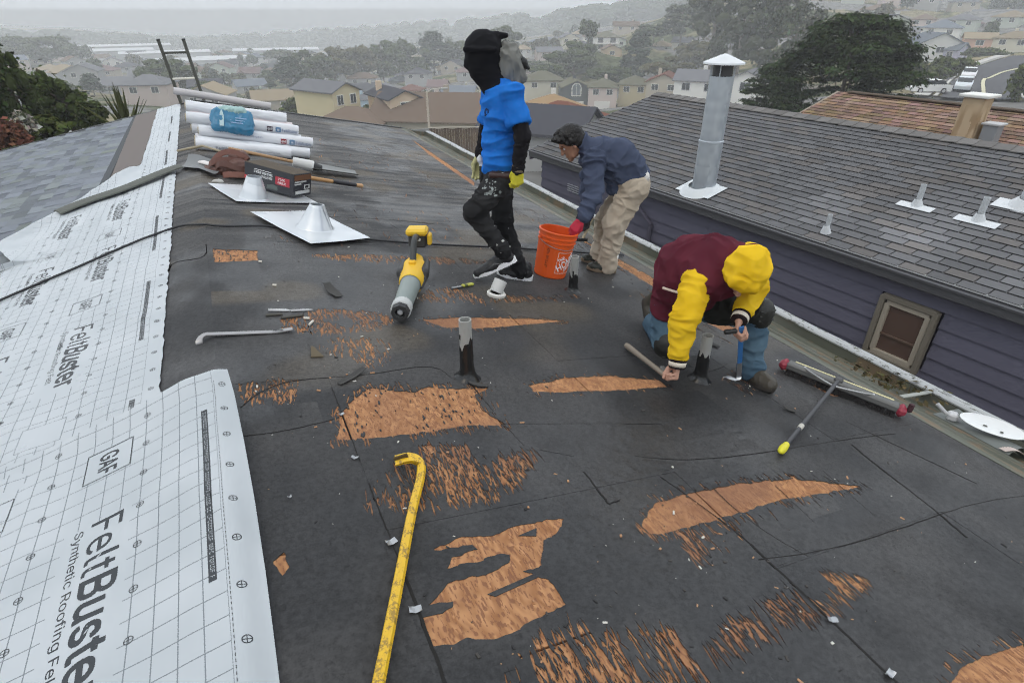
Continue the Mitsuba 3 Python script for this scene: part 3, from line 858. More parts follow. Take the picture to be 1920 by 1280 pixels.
def tree(key, x, y, z, h, R, kind, dist, seed):
    r = np.random.default_rng(seed)
    kinds = dict(broad=(.055, .070, .026), broadbrown=(.085, .078, .034), conifer=(.034, .048, .028), tall=(.065, .074, .042), pine=(.028, .040, .016), cypress=(.030, .044, .017), bush=(.068, .082, .026), bushbrown=(.13, .06, .04), bushpale=(.42, .38, .33))
    col = kinds[kind]
    size = max(0.07, min(dist, 150) * 0.0030, dist * 0.0026)
    vis = R * h
    n = int(np.clip(vis / size ** 2 * 5.5, 1200, 42000))
    base = 0.0 if kind.startswith('bush') else h * 0.18
    if kind in ('conifer',):
        m = 70
        t = r.random(m) ** 0.8
        ang = r.random(m) * 6.283
        rr = R * (1 - t) ** 0.8 * np.sqrt(r.random(m)) + 0.1
        c = np.stack([rr * np.cos(ang), rr * np.sin(ang), base + (h - base) * t], 1)
        sp = (R * 0.16, R * 0.16, h * 0.03)
        flat = 0.5
    elif kind == 'cypress':
        m = 190
        t = r.random(m)
        ang = r.random(m) * 6.283
        prof = np.interp(t, [0, 0.25, 0.6, 0.85, 1], [0.95, 1, 0.86, 0.62, 0.3])
        rr = R * prof * (0.35 + 0.65 * r.random(m) ** 0.5)
        c = np.stack([rr * np.cos(ang), rr * np.sin(ang), h * 0.04 + h * 0.95 * t], 1)
        sp = (R * 0.11, R * 0.11, h * 0.016)
        flat = 0.75
    elif kind == 'tall':
        m = 46
        t = r.random(m) ** 0.7
        ang = r.random(m) * 6.283
        rr = R * (0.35 + 0.75 * np.sin(np.clip(t, 0, 1) * 2.6)) * np.sqrt(r.random(m)) * 0.9
        c = np.stack([rr * np.cos(ang), rr * np.sin(ang), h * 0.2 + h * 0.8 * t], 1)
        sp = (R * 0.17, R * 0.17, h * 0.04)
        flat = 0.1
    elif kind == 'pine':
        m = 60
        t = r.random(m)
        ang = r.random(m) * 6.283
        rr = R * (1.05 - 0.75 * t) * np.sqrt(r.random(m))
        c = np.stack([rr * np.cos(ang), rr * np.sin(ang), h * 0.08 + h * 0.9 * t], 1)
        sp = (R * 0.15, R * 0.15, h * 0.035)
        flat = 0.3
    else:
        m = 34 if dist > 60 else 60
        q = r.normal(size=(m, 3))
        q /= np.linalg.norm(q, axis=1, keepdims=True)
        q *= (0.45 + 0.5 * r.random((m, 1)))
        zz = (base + h) / 2
        c = np.stack([q[:, 0] * R * 0.9, q[:, 1] * R * 0.9, zz + q[:, 2] * (h - base) / 2 * 0.92], 1)
        if kind.startswith('bush'):
            c[:, 2] = np.abs(c[:, 2])
        sp = (R * 0.15, R * 0.15, h * 0.06)
        flat = 0.15
    tone = r.uniform(0.6, 1.4, len(c)) if dist < 150 else r.uniform(0.75, 1.25, len(c))
    n = int(n * (3.6 if kind == 'cypress' else 0.45 if dist > 150 else 1))
    if dist > 150:
        tone = 1 + (tone - 1) * 0.6
    v, f, colr = leaves(c, sp, n, size, r, flat, col, tone)
    if kind == 'bushpale':
        v2, f2, c2 = leaves(c, sp, n // 2, size, r, flat, (.05, .06, .03))
        v, f, colr = np.vstack([v, v2]), np.vstack([f, f2 + len(v)]), np.vstack([colr, c2])
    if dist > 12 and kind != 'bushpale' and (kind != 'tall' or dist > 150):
        v2, f2, c2 = cores(c, sp, 1.5 if dist > 150 else 1.25 if kind != 'cypress' else 1.15, r, np.array(col) * 0.85, tone)  # core colour darkened, painting the shade inside the crown
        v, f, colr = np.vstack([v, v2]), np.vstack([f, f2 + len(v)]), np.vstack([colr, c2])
    v = v + [x, y, z]
    crown = 'foliage' if kind.startswith('bush') else 'crown'
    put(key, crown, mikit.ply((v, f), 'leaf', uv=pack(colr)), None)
    if kind.startswith('bush'):
        tm = cat([tube([(0, 0, -0.5), (0.1 * R, 0, h * 0.3), (R * 0.3 * math.cos(a), R * 0.3 * math.sin(a), h * 0.7)], [0.05, 0.04, 0.02], 6) for a in (0.4, 2.5, 4.4)])
        put(key, 'stem', moved(tm, None, (x, y, z)), (0.08, 0.06, 0.045))
        return
    tr = max(0.12, h * 0.022)
    bits = [tube([(0, 0, -2.5), (tr * 0.5, 0, h * 0.3), (0, tr * 0.6, h * 0.65), (0, 0, h * 0.93)], [tr * 1.3, tr, tr * 0.6, tr * 0.15], 8)]
    for q in c[r.permutation(len(c))[:16]]:
        s = np.array([0, 0, min(max(h * 0.15, q[2] - 0.5 * math.hypot(q[0], q[1])), h * 0.8)])
        bits.append(tube([s, (s + q) / 2 + [0, 0, -0.03 * h], q], [tr * 0.45, tr * 0.3, tr * 0.1], 5))
    put(key, 'trunk', moved(cat(bits), None, (x, y, z)), (0.10, 0.08, 0.06) if kind != 'tall' else (0.22, 0.19, 0.16))


KN = dict(broad='tree', broadbrown='tree', conifer='conifer', tall='eucalyptus_tree', pine='pine_tree', cypress='cypress_tree', bush='shrub', bushbrown='shrub', bushpale='shrub')
for i_, (x, y, z, h, R, kind, lab) in enumerate(TREES):
    k = thing(KN[kind], lab, 'shrub' if kind.startswith('bush') else 'tree')
    tree(k, x, y, z, h, R, kind, math.hypot(x, y), 100 + i_)
# anonymous trees between the far houses
for i_ in range(105):
    r = np.random.default_rng(900 + i_)
    az, di = (r.uniform(-36, 6), r.uniform(170, 560)) if i_ < 70 else (r.uniform(-2, 47), r.uniform(230, 430))
    if di < 180 and az > -6:
        continue
    th = math.radians(az)
    p = EYE + (HEAD * math.cos(th) + SIDE * math.sin(th)) * di
    if any(math.hypot(p[0] - q[0], p[1] - q[1]) < q[2] * 0.5 + 2.5 for q in near):
        continue
    zone = 'between the valley houses' if i_ < 70 else 'between the hillside houses'
    kd, hh = r.choice(['broad', 'broadbrown', 'conifer']), r.uniform(4, 9)
    sz, kn = 'tall' if hh > 6.5 else 'low', {'broad': 'green', 'broadbrown': 'brownish', 'conifer': 'pointed'}[str(kd)]
    k = thing('garden_tree', f'{sz} {kn} hazy tree {zone}', 'tree', f'{sz} {kn} garden trees {zone}')
    tree(k, p[0], p[1], float(ground(p[0], p[1])), hh, r.uniform(2, 4.2), kd, di, 1500 + i_)

# far wooded hills, one mass each side of the valley
fr = np.random.default_rng(5)
P_ = []
for az, di, n_, hh in ((a_, d_ * 1.42, n__, h_ * 1.3) for a_, d_, n__, h_ in ((-37, 640, 60, 17), (-33, 660, 60, 16), (-28, 720, 70, 14), (-20, 760, 80, 16), (-12, 760, 80, 18), (-4, 700, 90, 20), (4, 600, 80, 16), (10, 520, 70, 14), (20, 430, 70, 10), (32, 480, 60, 12), (42, 480, 60, 12))):
    for q in range(n_ * 2):
        th = math.radians(az + fr.uniform(-5, 5))
        dd = di + fr.uniform(-50, 80)
        p = EYE + (HEAD * math.cos(th) + SIDE * math.sin(th)) * dd
        P_.append((p[0], p[1], float(ground(p[0], p[1])) + hh * fr.random() ** 1.3))
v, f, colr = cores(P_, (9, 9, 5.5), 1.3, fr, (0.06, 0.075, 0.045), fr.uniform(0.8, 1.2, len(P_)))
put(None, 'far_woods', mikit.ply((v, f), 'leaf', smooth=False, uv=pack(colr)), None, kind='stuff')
labels['far_woods'].update(label='far wooded hills dissolving in the mist', category='woods')

# ---------------------------------------------------------------- things among the houses
def sedan(key, x, y, ang, col):
    z = float(ground(x, y)) + 0.24
    R = rotz(ang)
    at = lambda m: moved(m, R, (x, y, z))  # noqa
    up3 = np.array([[1, 0, 0], [0, 0, -1], [0, 1, 0.0]])
    body = prism(Polygon([(-2.2, 0.3), (2.2, 0.3), (2.25, 0.62), (1.9, 0.86), (1.0, 0.95), (-1.6, 0.98), (-2.2, 0.9)]).buffer(0.05), 1.72)
    cab = prism(Polygon([(-1.75, 0.93), (1.05, 0.93), (0.4, 1.42), (-1.1, 1.45)]).buffer(0.04), 1.5)
    roofp = prism(Polygon([(-1.1, 1.42), (0.4, 1.4), (0.3, 1.5), (-1.0, 1.52)]), 1.42)
    put(key, 'body', at(moved(body, up3, (0, 0.86, 0))), col, 'gloss', 30)
    put(key, 'window', at(moved(cab, up3, (0, 0.75, 0))), (0.03, 0.035, 0.04), 'gloss', 30)
    put(key, 'roof', at(moved(roofp, up3, (0, 0.71, 0))), col, 'gloss', 30)
    for sx in (-1.35, 1.35):
        for sy in (-0.82, 0.82):
            w = lathe([(0.0, -0.1), (0.3, -0.1), (0.33, -0.06), (0.33, 0.06), (0.3, 0.1), (0.0, 0.1)], 14)
            k = put(key, 'wheel', at(moved(w, np.array([[1, 0, 0], [0, 0, 1], [0, 1, 0.0]]), (sx, sy, 0.33))), (0.025, 0.025, 0.025))
            put(k, 'rim', at(moved(lathe([(0, -0.11), (0.2, -0.11), (0.2, 0.11), (0, 0.11)], 10), np.array([[1, 0, 0], [0, 0, 1], [0, 1, 0.0]]), (sx, sy, 0.33))), (0.4, 0.4, 0.4))
    for sy in (-0.6, 0.6):
        put(key, 'headlight', at(boxm(0.1, 0.36, 0.14, (2.24, sy, 0.7), 0.03)), (0.75, 0.75, 0.72), 'gloss')


k = thing('parked_car', 'white car parked farther up the road by the left kerb', 'car')
sedan(k, 99.4, 53.0, math.radians(207), (0.72, 0.72, 0.72))
k = thing('parked_car', 'pale silver car lower on the road, nearest the cap of the tan flue', 'car')
sedan(k, 86.0, 46.0, math.radians(207), (0.62, 0.66, 0.68))
k = thing('parked_car', 'white car half hidden beside the low white house by the road', 'car')
sedan(k, 79.6, 46.4, math.radians(150), (0.74, 0.74, 0.71))

k = thing('utility_pole', 'thin pale pole in front of the broad brown roof', 'pole')
put(k, 'mast', tube([(14.0, 41.8, -8.0), (14.0, 41.8, -3.6)], [0.09, 0.07], 10), (0.5, 0.44, 0.36))
put(k, 'lamp_arm', tube([(14.0, 41.8, -3.7), (14.3, 41.6, -3.45), (14.9, 41.3, -3.4)], 0.04, 8), (0.5, 0.47, 0.4))
put(k, 'lamp_head', boxm(0.5, 0.2, 0.12, (15.1, 41.2, -3.4), 0.03), (0.4, 0.4, 0.38))

k = thing('board_fence', 'dark brown board fence below the broad brown roof', 'fence')
f0, f1 = np.array([11.6, 34.6]), np.array([16.4, 32.9])
for t in np.linspace(0, 1, 33):
    q = f0 + (f1 - f0) * t
    zz = -6.7
    put(k, 'board', moved(boxm(0.145, 0.025, 1.9, (0, 0, 0.95)), rotz(math.atan2(*(f1 - f0)[::-1])), (q[0], q[1], zz + 0.03 * math.sin(t * 40))), np.array((0.13, 0.095, 0.07)) * random.uniform(0.8, 1.2), 'matte', False)
for t in np.linspace(0, 1, 4):
    q = f0 + (f1 - f0) * t
    put(k, 'post', boxm(0.14, 0.14, 2.3, (q[0] + 0.05, q[1] + 0.12, -5.9), 0.01), (0.3, 0.27, 0.22), 'matte', False)
put(k, 'cap_rail', moved(boxm(5.2, 0.12, 0.05), rotz(math.atan2(*(f1 - f0)[::-1])), (*((f0 + f1) / 2), -4.74)), (0.38, 0.34, 0.28), 'matte', False)

k = thing('yucca_plant', 'spiky sword leaved plant standing behind the left rake', 'plant')
for i_ in range(26):
    r = np.random.default_rng(70 + i_)
    a, e, L = r.uniform(0, 6.28), r.uniform(0.5, 1.5), r.uniform(0.7, 1.25)
    dirn = np.array([math.cos(a) * math.cos(e), math.sin(a) * math.cos(e), math.sin(e)])
    b0 = np.array([-1.55, 15.9, -1.1])
    P = np.array([b0, b0 + dirn * L * 0.5, b0 + dirn * L + [0, 0, -0.08 * math.cos(e)]])
    wv = unit(np.cross(dirn, [0, 0, 1])) * 0.045
    G = np.stack([np.array([p - wv * q, p + wv * q]) for p, q in zip(P, (0.8, 1.0, 0.08))])
    put(k, 'sword_leaf', sheet(G, 0.012), np.array((0.055, 0.06, 0.025)) * r.uniform(0.7, 1.4), 'leaf', False)
put(k, 'stump', tube([(-1.55, 15.9, -6.5), (-1.55, 15.9, -1.05)], [0.2, 0.12], 8), (0.1, 0.08, 0.06))

# ================================================================ the house being reroofed
SL = 0.2                                          # both slopes fall 0.2 in 1 from the ridge, which runs along y at x = 0, z = 0
CA, SA = 1 / math.hypot(1, SL), SL / math.hypot(1, SL)
RIGHT = frame((CA, 0, -SA), (0, 1, 0), (SA, 0, CA))
LEFT = frame((CA, 0, SA), (0, 1, 0), (-SA, 0, CA))
Y0, Y1, XE = -1.6, 12.2, 3.62


def rz(x):
    return -SL * np.abs(x)


def drape(m, h=0.0):
    """lay a mesh modelled flat (x, y, height) on the roof"""
    m = m.copy()
    v = np.array(m.vertices)
    v[:, 2] += rz(v[:, 0]) + h
    m.vertices = v
    return m


def onroof(m, x, y, yaw=0.0, h=0.0):
    """stand a mesh on the roof at (x, y), turned by yaw about the roof's normal"""
    R = (RIGHT if x >= 0 else LEFT) @ rotz(yaw)
    return moved(m, R, (x, y, rz(x) + h))


def osb_col(p, n, uv):
    g = n2(p.x * 90 + n2(p.x * 9, p.y * 9) * 6, p.y * 30)
    k = n2(p.x * 190, p.y * 60)
    w = n2(p.x * 3.1, p.y * 2.3)
    c = mix((0.27, 0.12, 0.052), (0.48, 0.25, 0.12), g)
    c = mix(c, (0.20, 0.09, 0.05), 0.8 * smoothstep(0.55, 0.78, k))
    return mix(c, (0.20, 0.10, 0.065), 0.55 * smoothstep(0.45, 0.75, w))


def felt_tone(p):
    far = smoothstep(3.2, 6.5, p.y)
    big = 0.55 * n2(p.x * 1.4 + 7, p.y * 1.1) + 0.45 * n2(p.x * 5.5, p.y * 4.1)
    streak = smoothstep(0.25, 0.75, n2(p.x * 1.6 + 3, p.y * 13) * 0.6 + n2(p.x * 4, p.y * 37) * 0.4)
    fine = n2(p.x * 75, p.y * 75)
    grain = n2(p.x * 230, p.y * 230)
    return far, big, streak, fine, grain


def felt_col(p, n, uv):
    far, big, streak, fine, grain = felt_tone(p)
    c = mix((0.026, 0.026, 0.027), (0.050, 0.048, 0.047), smoothstep(0.25, 0.75, big))
    c = mix(c, mix((0.032, 0.032, 0.033), (0.105, 0.100, 0.094), streak), far * 0.9)
    wet = smoothstep(0.85, 0.2, dr.sqrt(dr.square((p.x - 2.15) / 0.85) + dr.square((p.y - 1.95) / 0.55)) + 0.35 * (big - 0.5))
    c = c * (1 - 0.45 * wet)
    c = mix(c, (0.13, 0.10, 0.06), 0.35 * smoothstep(0.55, 0.8, n2(p.x * 2.3 + 31, p.y * 2.9)) * smoothstep(1.8, 3.0, p.y))
    return c * (0.50 + 0.55 * fine + 0.45 * grain)


def felt_bump(p, n, uv):
    return 0.5 * n2(p.x * 26, p.y * 30) + 0.20 * n2(p.x * 170, p.y * 170) + 0.8 * smoothstep(3.0, 6.0, p.y) * n2(p.x * 2.2, p.y * 15)


scene['osb_wood'] = two(bump(pr(proc(osb_col), 0.8, specular=0.2), lambda p, n, uv: n2(p.x * 60, p.y * 19), 0.003))
def felt_rough(p, n, uv):
    return 0.36 + 0.34 * smoothstep(0.3, 0.62, 0.65 * n2(p.x * 1.7 + 4, p.y * 1.3) + 0.35 * n2(p.x * 7, p.y * 6))


scene['roofing_felt'] = two(bump(pr(proc(felt_col), proc(felt_rough), specular=0.45), felt_bump, 0.010))

hk = thing('house_under_repair', 'house being reroofed, its old black felt torn open to orange boards', 'house')
put(hk, 'wall', boxm(7.2, Y1 - Y0 - 0.6, 5.2, (0, (Y0 + Y1) / 2, -3.7)), (0.45, 0.42, 0.36), 'stucco', False)
# dark sheathing under everything, then the boards with open joints, then the felt
for s in (1, -1):
    g = np.array([[(s * x, y) for x in np.linspace(0, 3.9 if s < 0 else XE, 5)] for y in np.linspace(Y0, Y1, 5)])
    put(hk, 'rafter_deck', sheet(np.dstack([g, rz(g[..., 0]) - 0.022]), 0.12), (0.02, 0.018, 0.016), 'matte', False)
SX = [0.004, 0.446, 1.096, 1.69, 2.78, XE]
SY = [Y0, 0.83, 1.37, 1.80, 2.385, 3.4, 4.6, 5.9, 7.3, 8.8, 10.4, Y1]
for i_ in range(5):
    for j_ in range(len(SY) - 1):
        put(hk, 'roof_board', drape(boxm(SX[i_ + 1] - SX[i_] - 0.007, SY[j_ + 1] - SY[j_] - 0.007, 0.012, ((SX[i_] + SX[i_ + 1]) / 2, (SY[j_] + SY[j_ + 1]) / 2, -0.0064), 0.001)), None, 'osb_wood', False)

TORN = [
    [(0.44, 2.09), (0.60, 2.27), (0.80, 2.20), (0.87, 2.23), (1.07, 2.18), (1.18, 2.18), (1.07, 2.13), (1.05, 2.02), (1.11, 1.86), (0.90, 1.89), (0.73, 1.88), (0.57, 1.88), (0.39, 1.90)],
    [(1.38, 2.16), (1.63, 2.21), (1.93, 2.18), (2.18, 2.10), (2.19, 2.02), (1.93, 2.03), (1.55, 2.07), (1.38, 2.10)],
    [(0.57, 1.26), (0.66, 1.28), (0.74, 1.26), (0.84, 1.28), (0.99, 1.28), (1.06, 1.26), (0.99, 1.21), (0.93, 1.19), (0.88, 1.10), (0.80, 1.09), (0.87, 1.04), (0.87, 0.94), (0.81, 0.93), (0.74, 0.91), (0.62, 0.90), (0.55, 0.93), (0.50, 0.92),
     (0.44, 0.94), (0.45, 1.02), (0.55, 1.03), (0.56, 1.05), (0.48, 1.06), (0.55, 1.10), (0.57, 1.12), (0.71, 1.12), (0.77, 1.13), (0.79, 1.16), (0.75, 1.18), (0.58, 1.17), (0.61, 1.21), (0.71, 1.22), (0.70, 1.24), (0.57, 1.25)],
    [(1.33, 1.15), (1.46, 1.24), (1.65, 1.25), (1.92, 1.24), (2.22, 1.20), (2.36, 1.14), (2.55, 1.06), (2.28, 1.08), (2.07, 1.10), (1.82, 1.09), (1.59, 1.09), (1.41, 1.09), (1.33, 1.11)],
    [(1.86, 0.31), (2.02, 0.335), (2.31, 0.30), (2.12, 0.2)],
    [(1.09, 2.99), (1.33, 3.01), (1.83, 2.96), (2.04, 2.90), (1.77, 2.87), (1.39, 2.84), (1.18, 2.88)],
    [(0.03, 4.20), (0.30, 4.19), (0.29, 3.98), (0.04, 3.93)],
    [(3.20, 2.94), (3.36, 2.94), (3.42, 2.66), (3.26, 2.62)],
    [(3.22, 2.08), (3.34, 2.06), (3.33, 1.70), (3.25, 1.74)],
    [(3.40, 4.95), (3.47, 3.61), (3.30, 3.37), (3.30, 4.01)],
    [(3.43, 10.85), (3.24, 7.35), (3.12, 7.03), (3.24, 9.21)],
    [(0.10, 1.35), (0.13, 1.37), (0.15, 1.32), (0.12, 1.28)],
]
RAGGED = [   # polygon, share of it that is scratched open, length of a scratch
    ([(0.47, 1.62), (0.71, 1.80), (0.87, 1.75), (1.14, 1.66), (1.17, 1.62), (1.04, 1.53), (0.96, 1.45), (0.88, 1.42), (0.74, 1.43), (0.60, 1.43), (0.47, 1.49), (0.40, 1.49), (0.43, 1.63)], 0.85, 0.05),
    ([(0.55, 0.72), (0.64, 0.84), (0.80, 0.85), (0.86, 0.88), (0.90, 0.84), (1.01, 0.79), (1.14, 0.74), (1.14, 0.55), (0.85, 0.45), (0.6, 0.55)], 1.0, 0.07),
    ([(1.18, 0.64), (1.34, 0.71), (1.55, 0.72), (1.66, 0.75), (1.88, 0.74), (2.03, 0.66), (1.89, 0.65), (1.74, 0.62), (1.59, 0.63), (1.43, 0.63), (1.36, 0.65), (1.26, 0.63)], 1.0, 0.06),
    ([(1.44, 1.08), (1.58, 1.07), (1.72, 1.05), (1.66, 0.94), (1.52, 0.96), (1.40, 0.94)], 0.5, 0.05),
    ([(0.30, 3.02), (0.54, 3.17), (0.83, 3.12), (0.93, 3.00), (0.77, 2.85), (0.49, 2.84), (0.30, 2.94)], 0.72, 0.05),
    ([(0.40, 2.71), (0.59, 2.82), (0.80, 2.75), (0.84, 2.55), (0.68, 2.44), (0.57, 2.56)], 0.3, 0.05),
    ([(0.60, 4.13), (1.09, 4.16), (1.94, 4.12), (2.10, 4.02), (1.45, 3.98), (0.86, 4.01)], 0.6, 0.06),
    ([(1.18, 3.40), (1.40, 3.50), (1.64, 3.42), (1.76, 3.33), (2.46, 3.35), (2.37, 3.26), (1.57, 3.21), (1.18, 3.26)], 0.5, 0.07),
    ([(0.07, 2.39), (0.19, 2.42), (0.32, 2.40), (0.28, 2.21), (0.08, 2.22)], 0.62, 0.04),
    ([(2.86, 2.15), (2.84, 1.92), (2.66, 1.86), (2.64, 2.03)], 0.45, 0.05),
    ([(0.42, 2.12), (0.60, 2.30), (1.18, 2.22), (1.14, 1.84), (0.36, 1.86)], 0.22, 0.05),
    ([(1.3, 1.10), (1.46, 1.27), (2.3, 1.22), (2.6, 1.05), (2.2, 1.04), (1.5, 1.04)], 0.12, 0.05),
    ([(3.05, 6.0), (3.45, 6.0), (3.5, 3.4), (3.15, 2.4), (3.0, 2.6)], 0.10, 0.1),
    ([(0.6, 6.2), (2.4, 6.2), (3.2, 9.5), (0.9, 9.6)], 0.02, 0.14),
    ([(0.3, 4.3), (2.0, 4.5), (2.2, 5.6), (0.9, 5.6)], 0.03, 0.1),
]
cr = np.random.default_rng(21)


def rough_outline(pts, step=0.012, amp=0.012):
    p = np.array(pts + pts[:1], float)
    out = []
    for a, b in zip(p[:-1], p[1:]):
        n = max(2, int(np.linalg.norm(b - a) / step))
        out += [a + (b - a) * t for t in np.linspace(0, 1, n, endpoint=False)]
    out = np.array(out)
    q = np.stack([out[:, 0] * 22, out[:, 1] * 22, out[:, 0] * 0], 1)
    out = out + amp * np.stack([meshkit.fbm(q, 3, 1) - 0.5, meshkit.fbm(q + 50, 3, 2) - 0.5], 1) * 2.2 + cr.normal(size=out.shape) * 0.0012
    return Polygon(out).buffer(0)


def _dn(x, y):
    return np.clip((meshkit.noise(np.array([x * 11.0, y * 7.0, 0.5]), 6) - 0.25) * 1.6, 0.04, 1)


def scratches(poly, share, L):
    P = Polygon(poly)
    x0, y0, x1, y1 = P.bounds
    n = int(min(1500, P.area * share / (L * 0.0045) * 1.0))
    out = []
    while len(out) < n:
        x, y = cr.uniform(x0, x1), cr.uniform(y0, y1)
        if cr.random() > 1.5 * float(_dn(x, y)) or not P.contains(shapely.Point(x, y)):
            continue
        l, w = L * cr.uniform(0.25, 1.9), 0.0068 * cr.uniform(0.25, 1.0) + 0.006 * cr.random() ** 4
        a = math.pi / 2 + cr.normal() * 0.16 - 0.05
        c, s = math.cos(a), math.sin(a)
        prof = [(-l / 2, 0), (-l * 0.2, -w / 2 * cr.uniform(0.6, 1.2)), (l * 0.25, -w / 2), (l / 2, 0), (l * 0.2, w / 2), (-l * 0.3, w / 2 * cr.uniform(0.5, 1.2))]
        out.append(Polygon([(x + c * u - s * v, y + s * u + c * v) for u, v in prof]))
    return shapely.union_all(out)


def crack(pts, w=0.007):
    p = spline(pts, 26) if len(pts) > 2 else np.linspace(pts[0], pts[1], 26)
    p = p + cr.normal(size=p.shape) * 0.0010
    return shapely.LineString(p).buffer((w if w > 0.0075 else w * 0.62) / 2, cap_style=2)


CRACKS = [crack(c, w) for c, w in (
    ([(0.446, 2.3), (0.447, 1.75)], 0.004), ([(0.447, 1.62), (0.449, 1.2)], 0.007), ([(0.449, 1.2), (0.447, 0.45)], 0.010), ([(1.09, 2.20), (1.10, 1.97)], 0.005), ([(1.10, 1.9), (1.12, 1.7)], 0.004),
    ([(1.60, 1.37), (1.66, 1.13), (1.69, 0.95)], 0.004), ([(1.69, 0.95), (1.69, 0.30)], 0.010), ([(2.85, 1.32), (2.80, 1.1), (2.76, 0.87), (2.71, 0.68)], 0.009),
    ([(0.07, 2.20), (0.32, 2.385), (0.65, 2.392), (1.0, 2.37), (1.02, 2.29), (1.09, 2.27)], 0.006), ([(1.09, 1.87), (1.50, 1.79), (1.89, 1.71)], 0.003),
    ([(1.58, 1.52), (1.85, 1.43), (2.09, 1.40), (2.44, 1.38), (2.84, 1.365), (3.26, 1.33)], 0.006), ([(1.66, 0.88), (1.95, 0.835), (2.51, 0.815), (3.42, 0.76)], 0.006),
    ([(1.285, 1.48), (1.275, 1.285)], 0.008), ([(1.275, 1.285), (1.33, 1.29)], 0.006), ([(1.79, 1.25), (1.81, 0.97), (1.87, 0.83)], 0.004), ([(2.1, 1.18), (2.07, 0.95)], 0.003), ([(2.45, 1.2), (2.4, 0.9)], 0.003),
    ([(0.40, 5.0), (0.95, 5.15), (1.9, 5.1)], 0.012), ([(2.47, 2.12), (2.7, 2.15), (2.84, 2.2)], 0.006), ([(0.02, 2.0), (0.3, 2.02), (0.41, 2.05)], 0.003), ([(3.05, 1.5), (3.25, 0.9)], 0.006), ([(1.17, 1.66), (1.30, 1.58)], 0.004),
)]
HALO = [(list(Polygon(t).buffer(0.035).exterior.coords)[:-1], 0.20, 0.035) for t in TORN[:2] + TORN[3:6]]
OPEN = shapely.union_all([rough_outline(t) for t in TORN] + [scratches(*t) for t in RAGGED + HALO])
# flecks of old felt left sticking to the bared boards
LEFT_ON = shapely.union_all([scratches(t, s * 0.6, 0.018) for t, s in ((TORN[0], 0.05), (TORN[6], 0.12), (TORN[9], 0.1))]
                            + [Polygon([(0.66, 1.045), (0.86, 1.075), (0.87, 1.06), (0.68, 1.03)]), Polygon([(0.86, 1.235), (0.94, 1.25), (0.92, 1.215)])])
OPEN = OPEN.difference(LEFT_ON)
FX, FY = [-0.003, 0.447, 1.69, 2.78, XE], [Y0, 0.825, 1.38, 2.39, 4.4, 7.0, 9.6, Y1]
for i_ in range(4):
    for j_ in range(len(FY) - 1):
        cell = sbox(FX[i_], FY[j_], FX[i_ + 1], FY[j_ + 1]).difference(OPEN)
        if cell.is_empty:
            continue
        put(hk, 'felt_panel', drape(prism(cell, 0.0022 + 0.0014 * ((i_ + j_) % 2)), 0.0), None, 'roofing_felt', False)
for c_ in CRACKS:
    put(hk, 'crack_shade', drape(prism(c_, 0.0019), 0.0023), (0.016, 0.015, 0.014), 'matte', False)  # dark strip laid on the felt, painting the shadow inside a crack
# left of the ridge: the same felt in one strip under the white sheets
lf = Polygon([(0.0, Y0), (0.0, Y1), (-0.95, Y1), (-0.95, Y0)]).difference(shapely.union_all([crack([(-0.24, 4.0), (-0.17, 4.13), (-0.12, 4.1), (-0.005, 4.3)], 0.012), crack([(-0.3, 4.25), (-0.1, 4.33), (-0.004, 4.4)], 0.004)]))
put(hk, 'felt_panel', drape(prism(lf, 0.0022), 0.0), None, 'roofing_felt', False)
# loose curls of felt
for x, y, a, w, l in ((0.55, 2.37, -0.9, 0.035, 0.18), (0.66, 3.42, 0.3, 0.07, 0.17), (1.12, 2.20, 1.2, 0.03, 0.1), (2.55, 2.12, -1.2, 0.03, 0.14), (2.77, 1.66, 0.7, 0.03, 0.07), (2.95, 2.45, 0.3, 0.04, 0.1)):
    u, v = np.linspace(-0.5, 0.5, 9), np.linspace(-0.5, 0.5, 5)
    U, Vv = np.meshgrid(u, v, indexing='ij')
    G = np.stack([Vv * w * (1 - 0.6 * np.abs(U)), U * l, 0.004 + 0.05 * w / 0.05 * np.clip(U + 0.1, 0, 1) ** 2 + 0.01 * np.abs(Vv)], -1)
    put(hk, 'felt_scrap', onroof(sheet(G, 0.003), x, y, a, 0.005), (0.06, 0.058, 0.055), 'matte', 40)

# rakes and eave
for s in (1, -1):
    L_ = XE + 0.1 if s > 0 else 3.9
    a, b = (0.003, L_) if s > 0 else (-L_, -0.003)
    g = np.array([[(x, y) for x in np.linspace(a, b, 12)] for y in (Y1 - 0.03, Y1 + 0.05)])
    put(hk, 'rake_edge', sheet(np.dstack([g, rz(g[..., 0]) + 0.018]), 0.05), (0.03, 0.03, 0.03), 'satin', False)
    g = np.array([[(x, y) for x in np.linspace(a, b, 12)] for y in (Y1 + 0.052, Y1 + 0.09)])
    put(hk, 'rake_board', sheet(np.dstack([g, rz(g[..., 0]) - 0.01]), 0.22), (0.35, 0.33, 0.29), 'stucco', False)


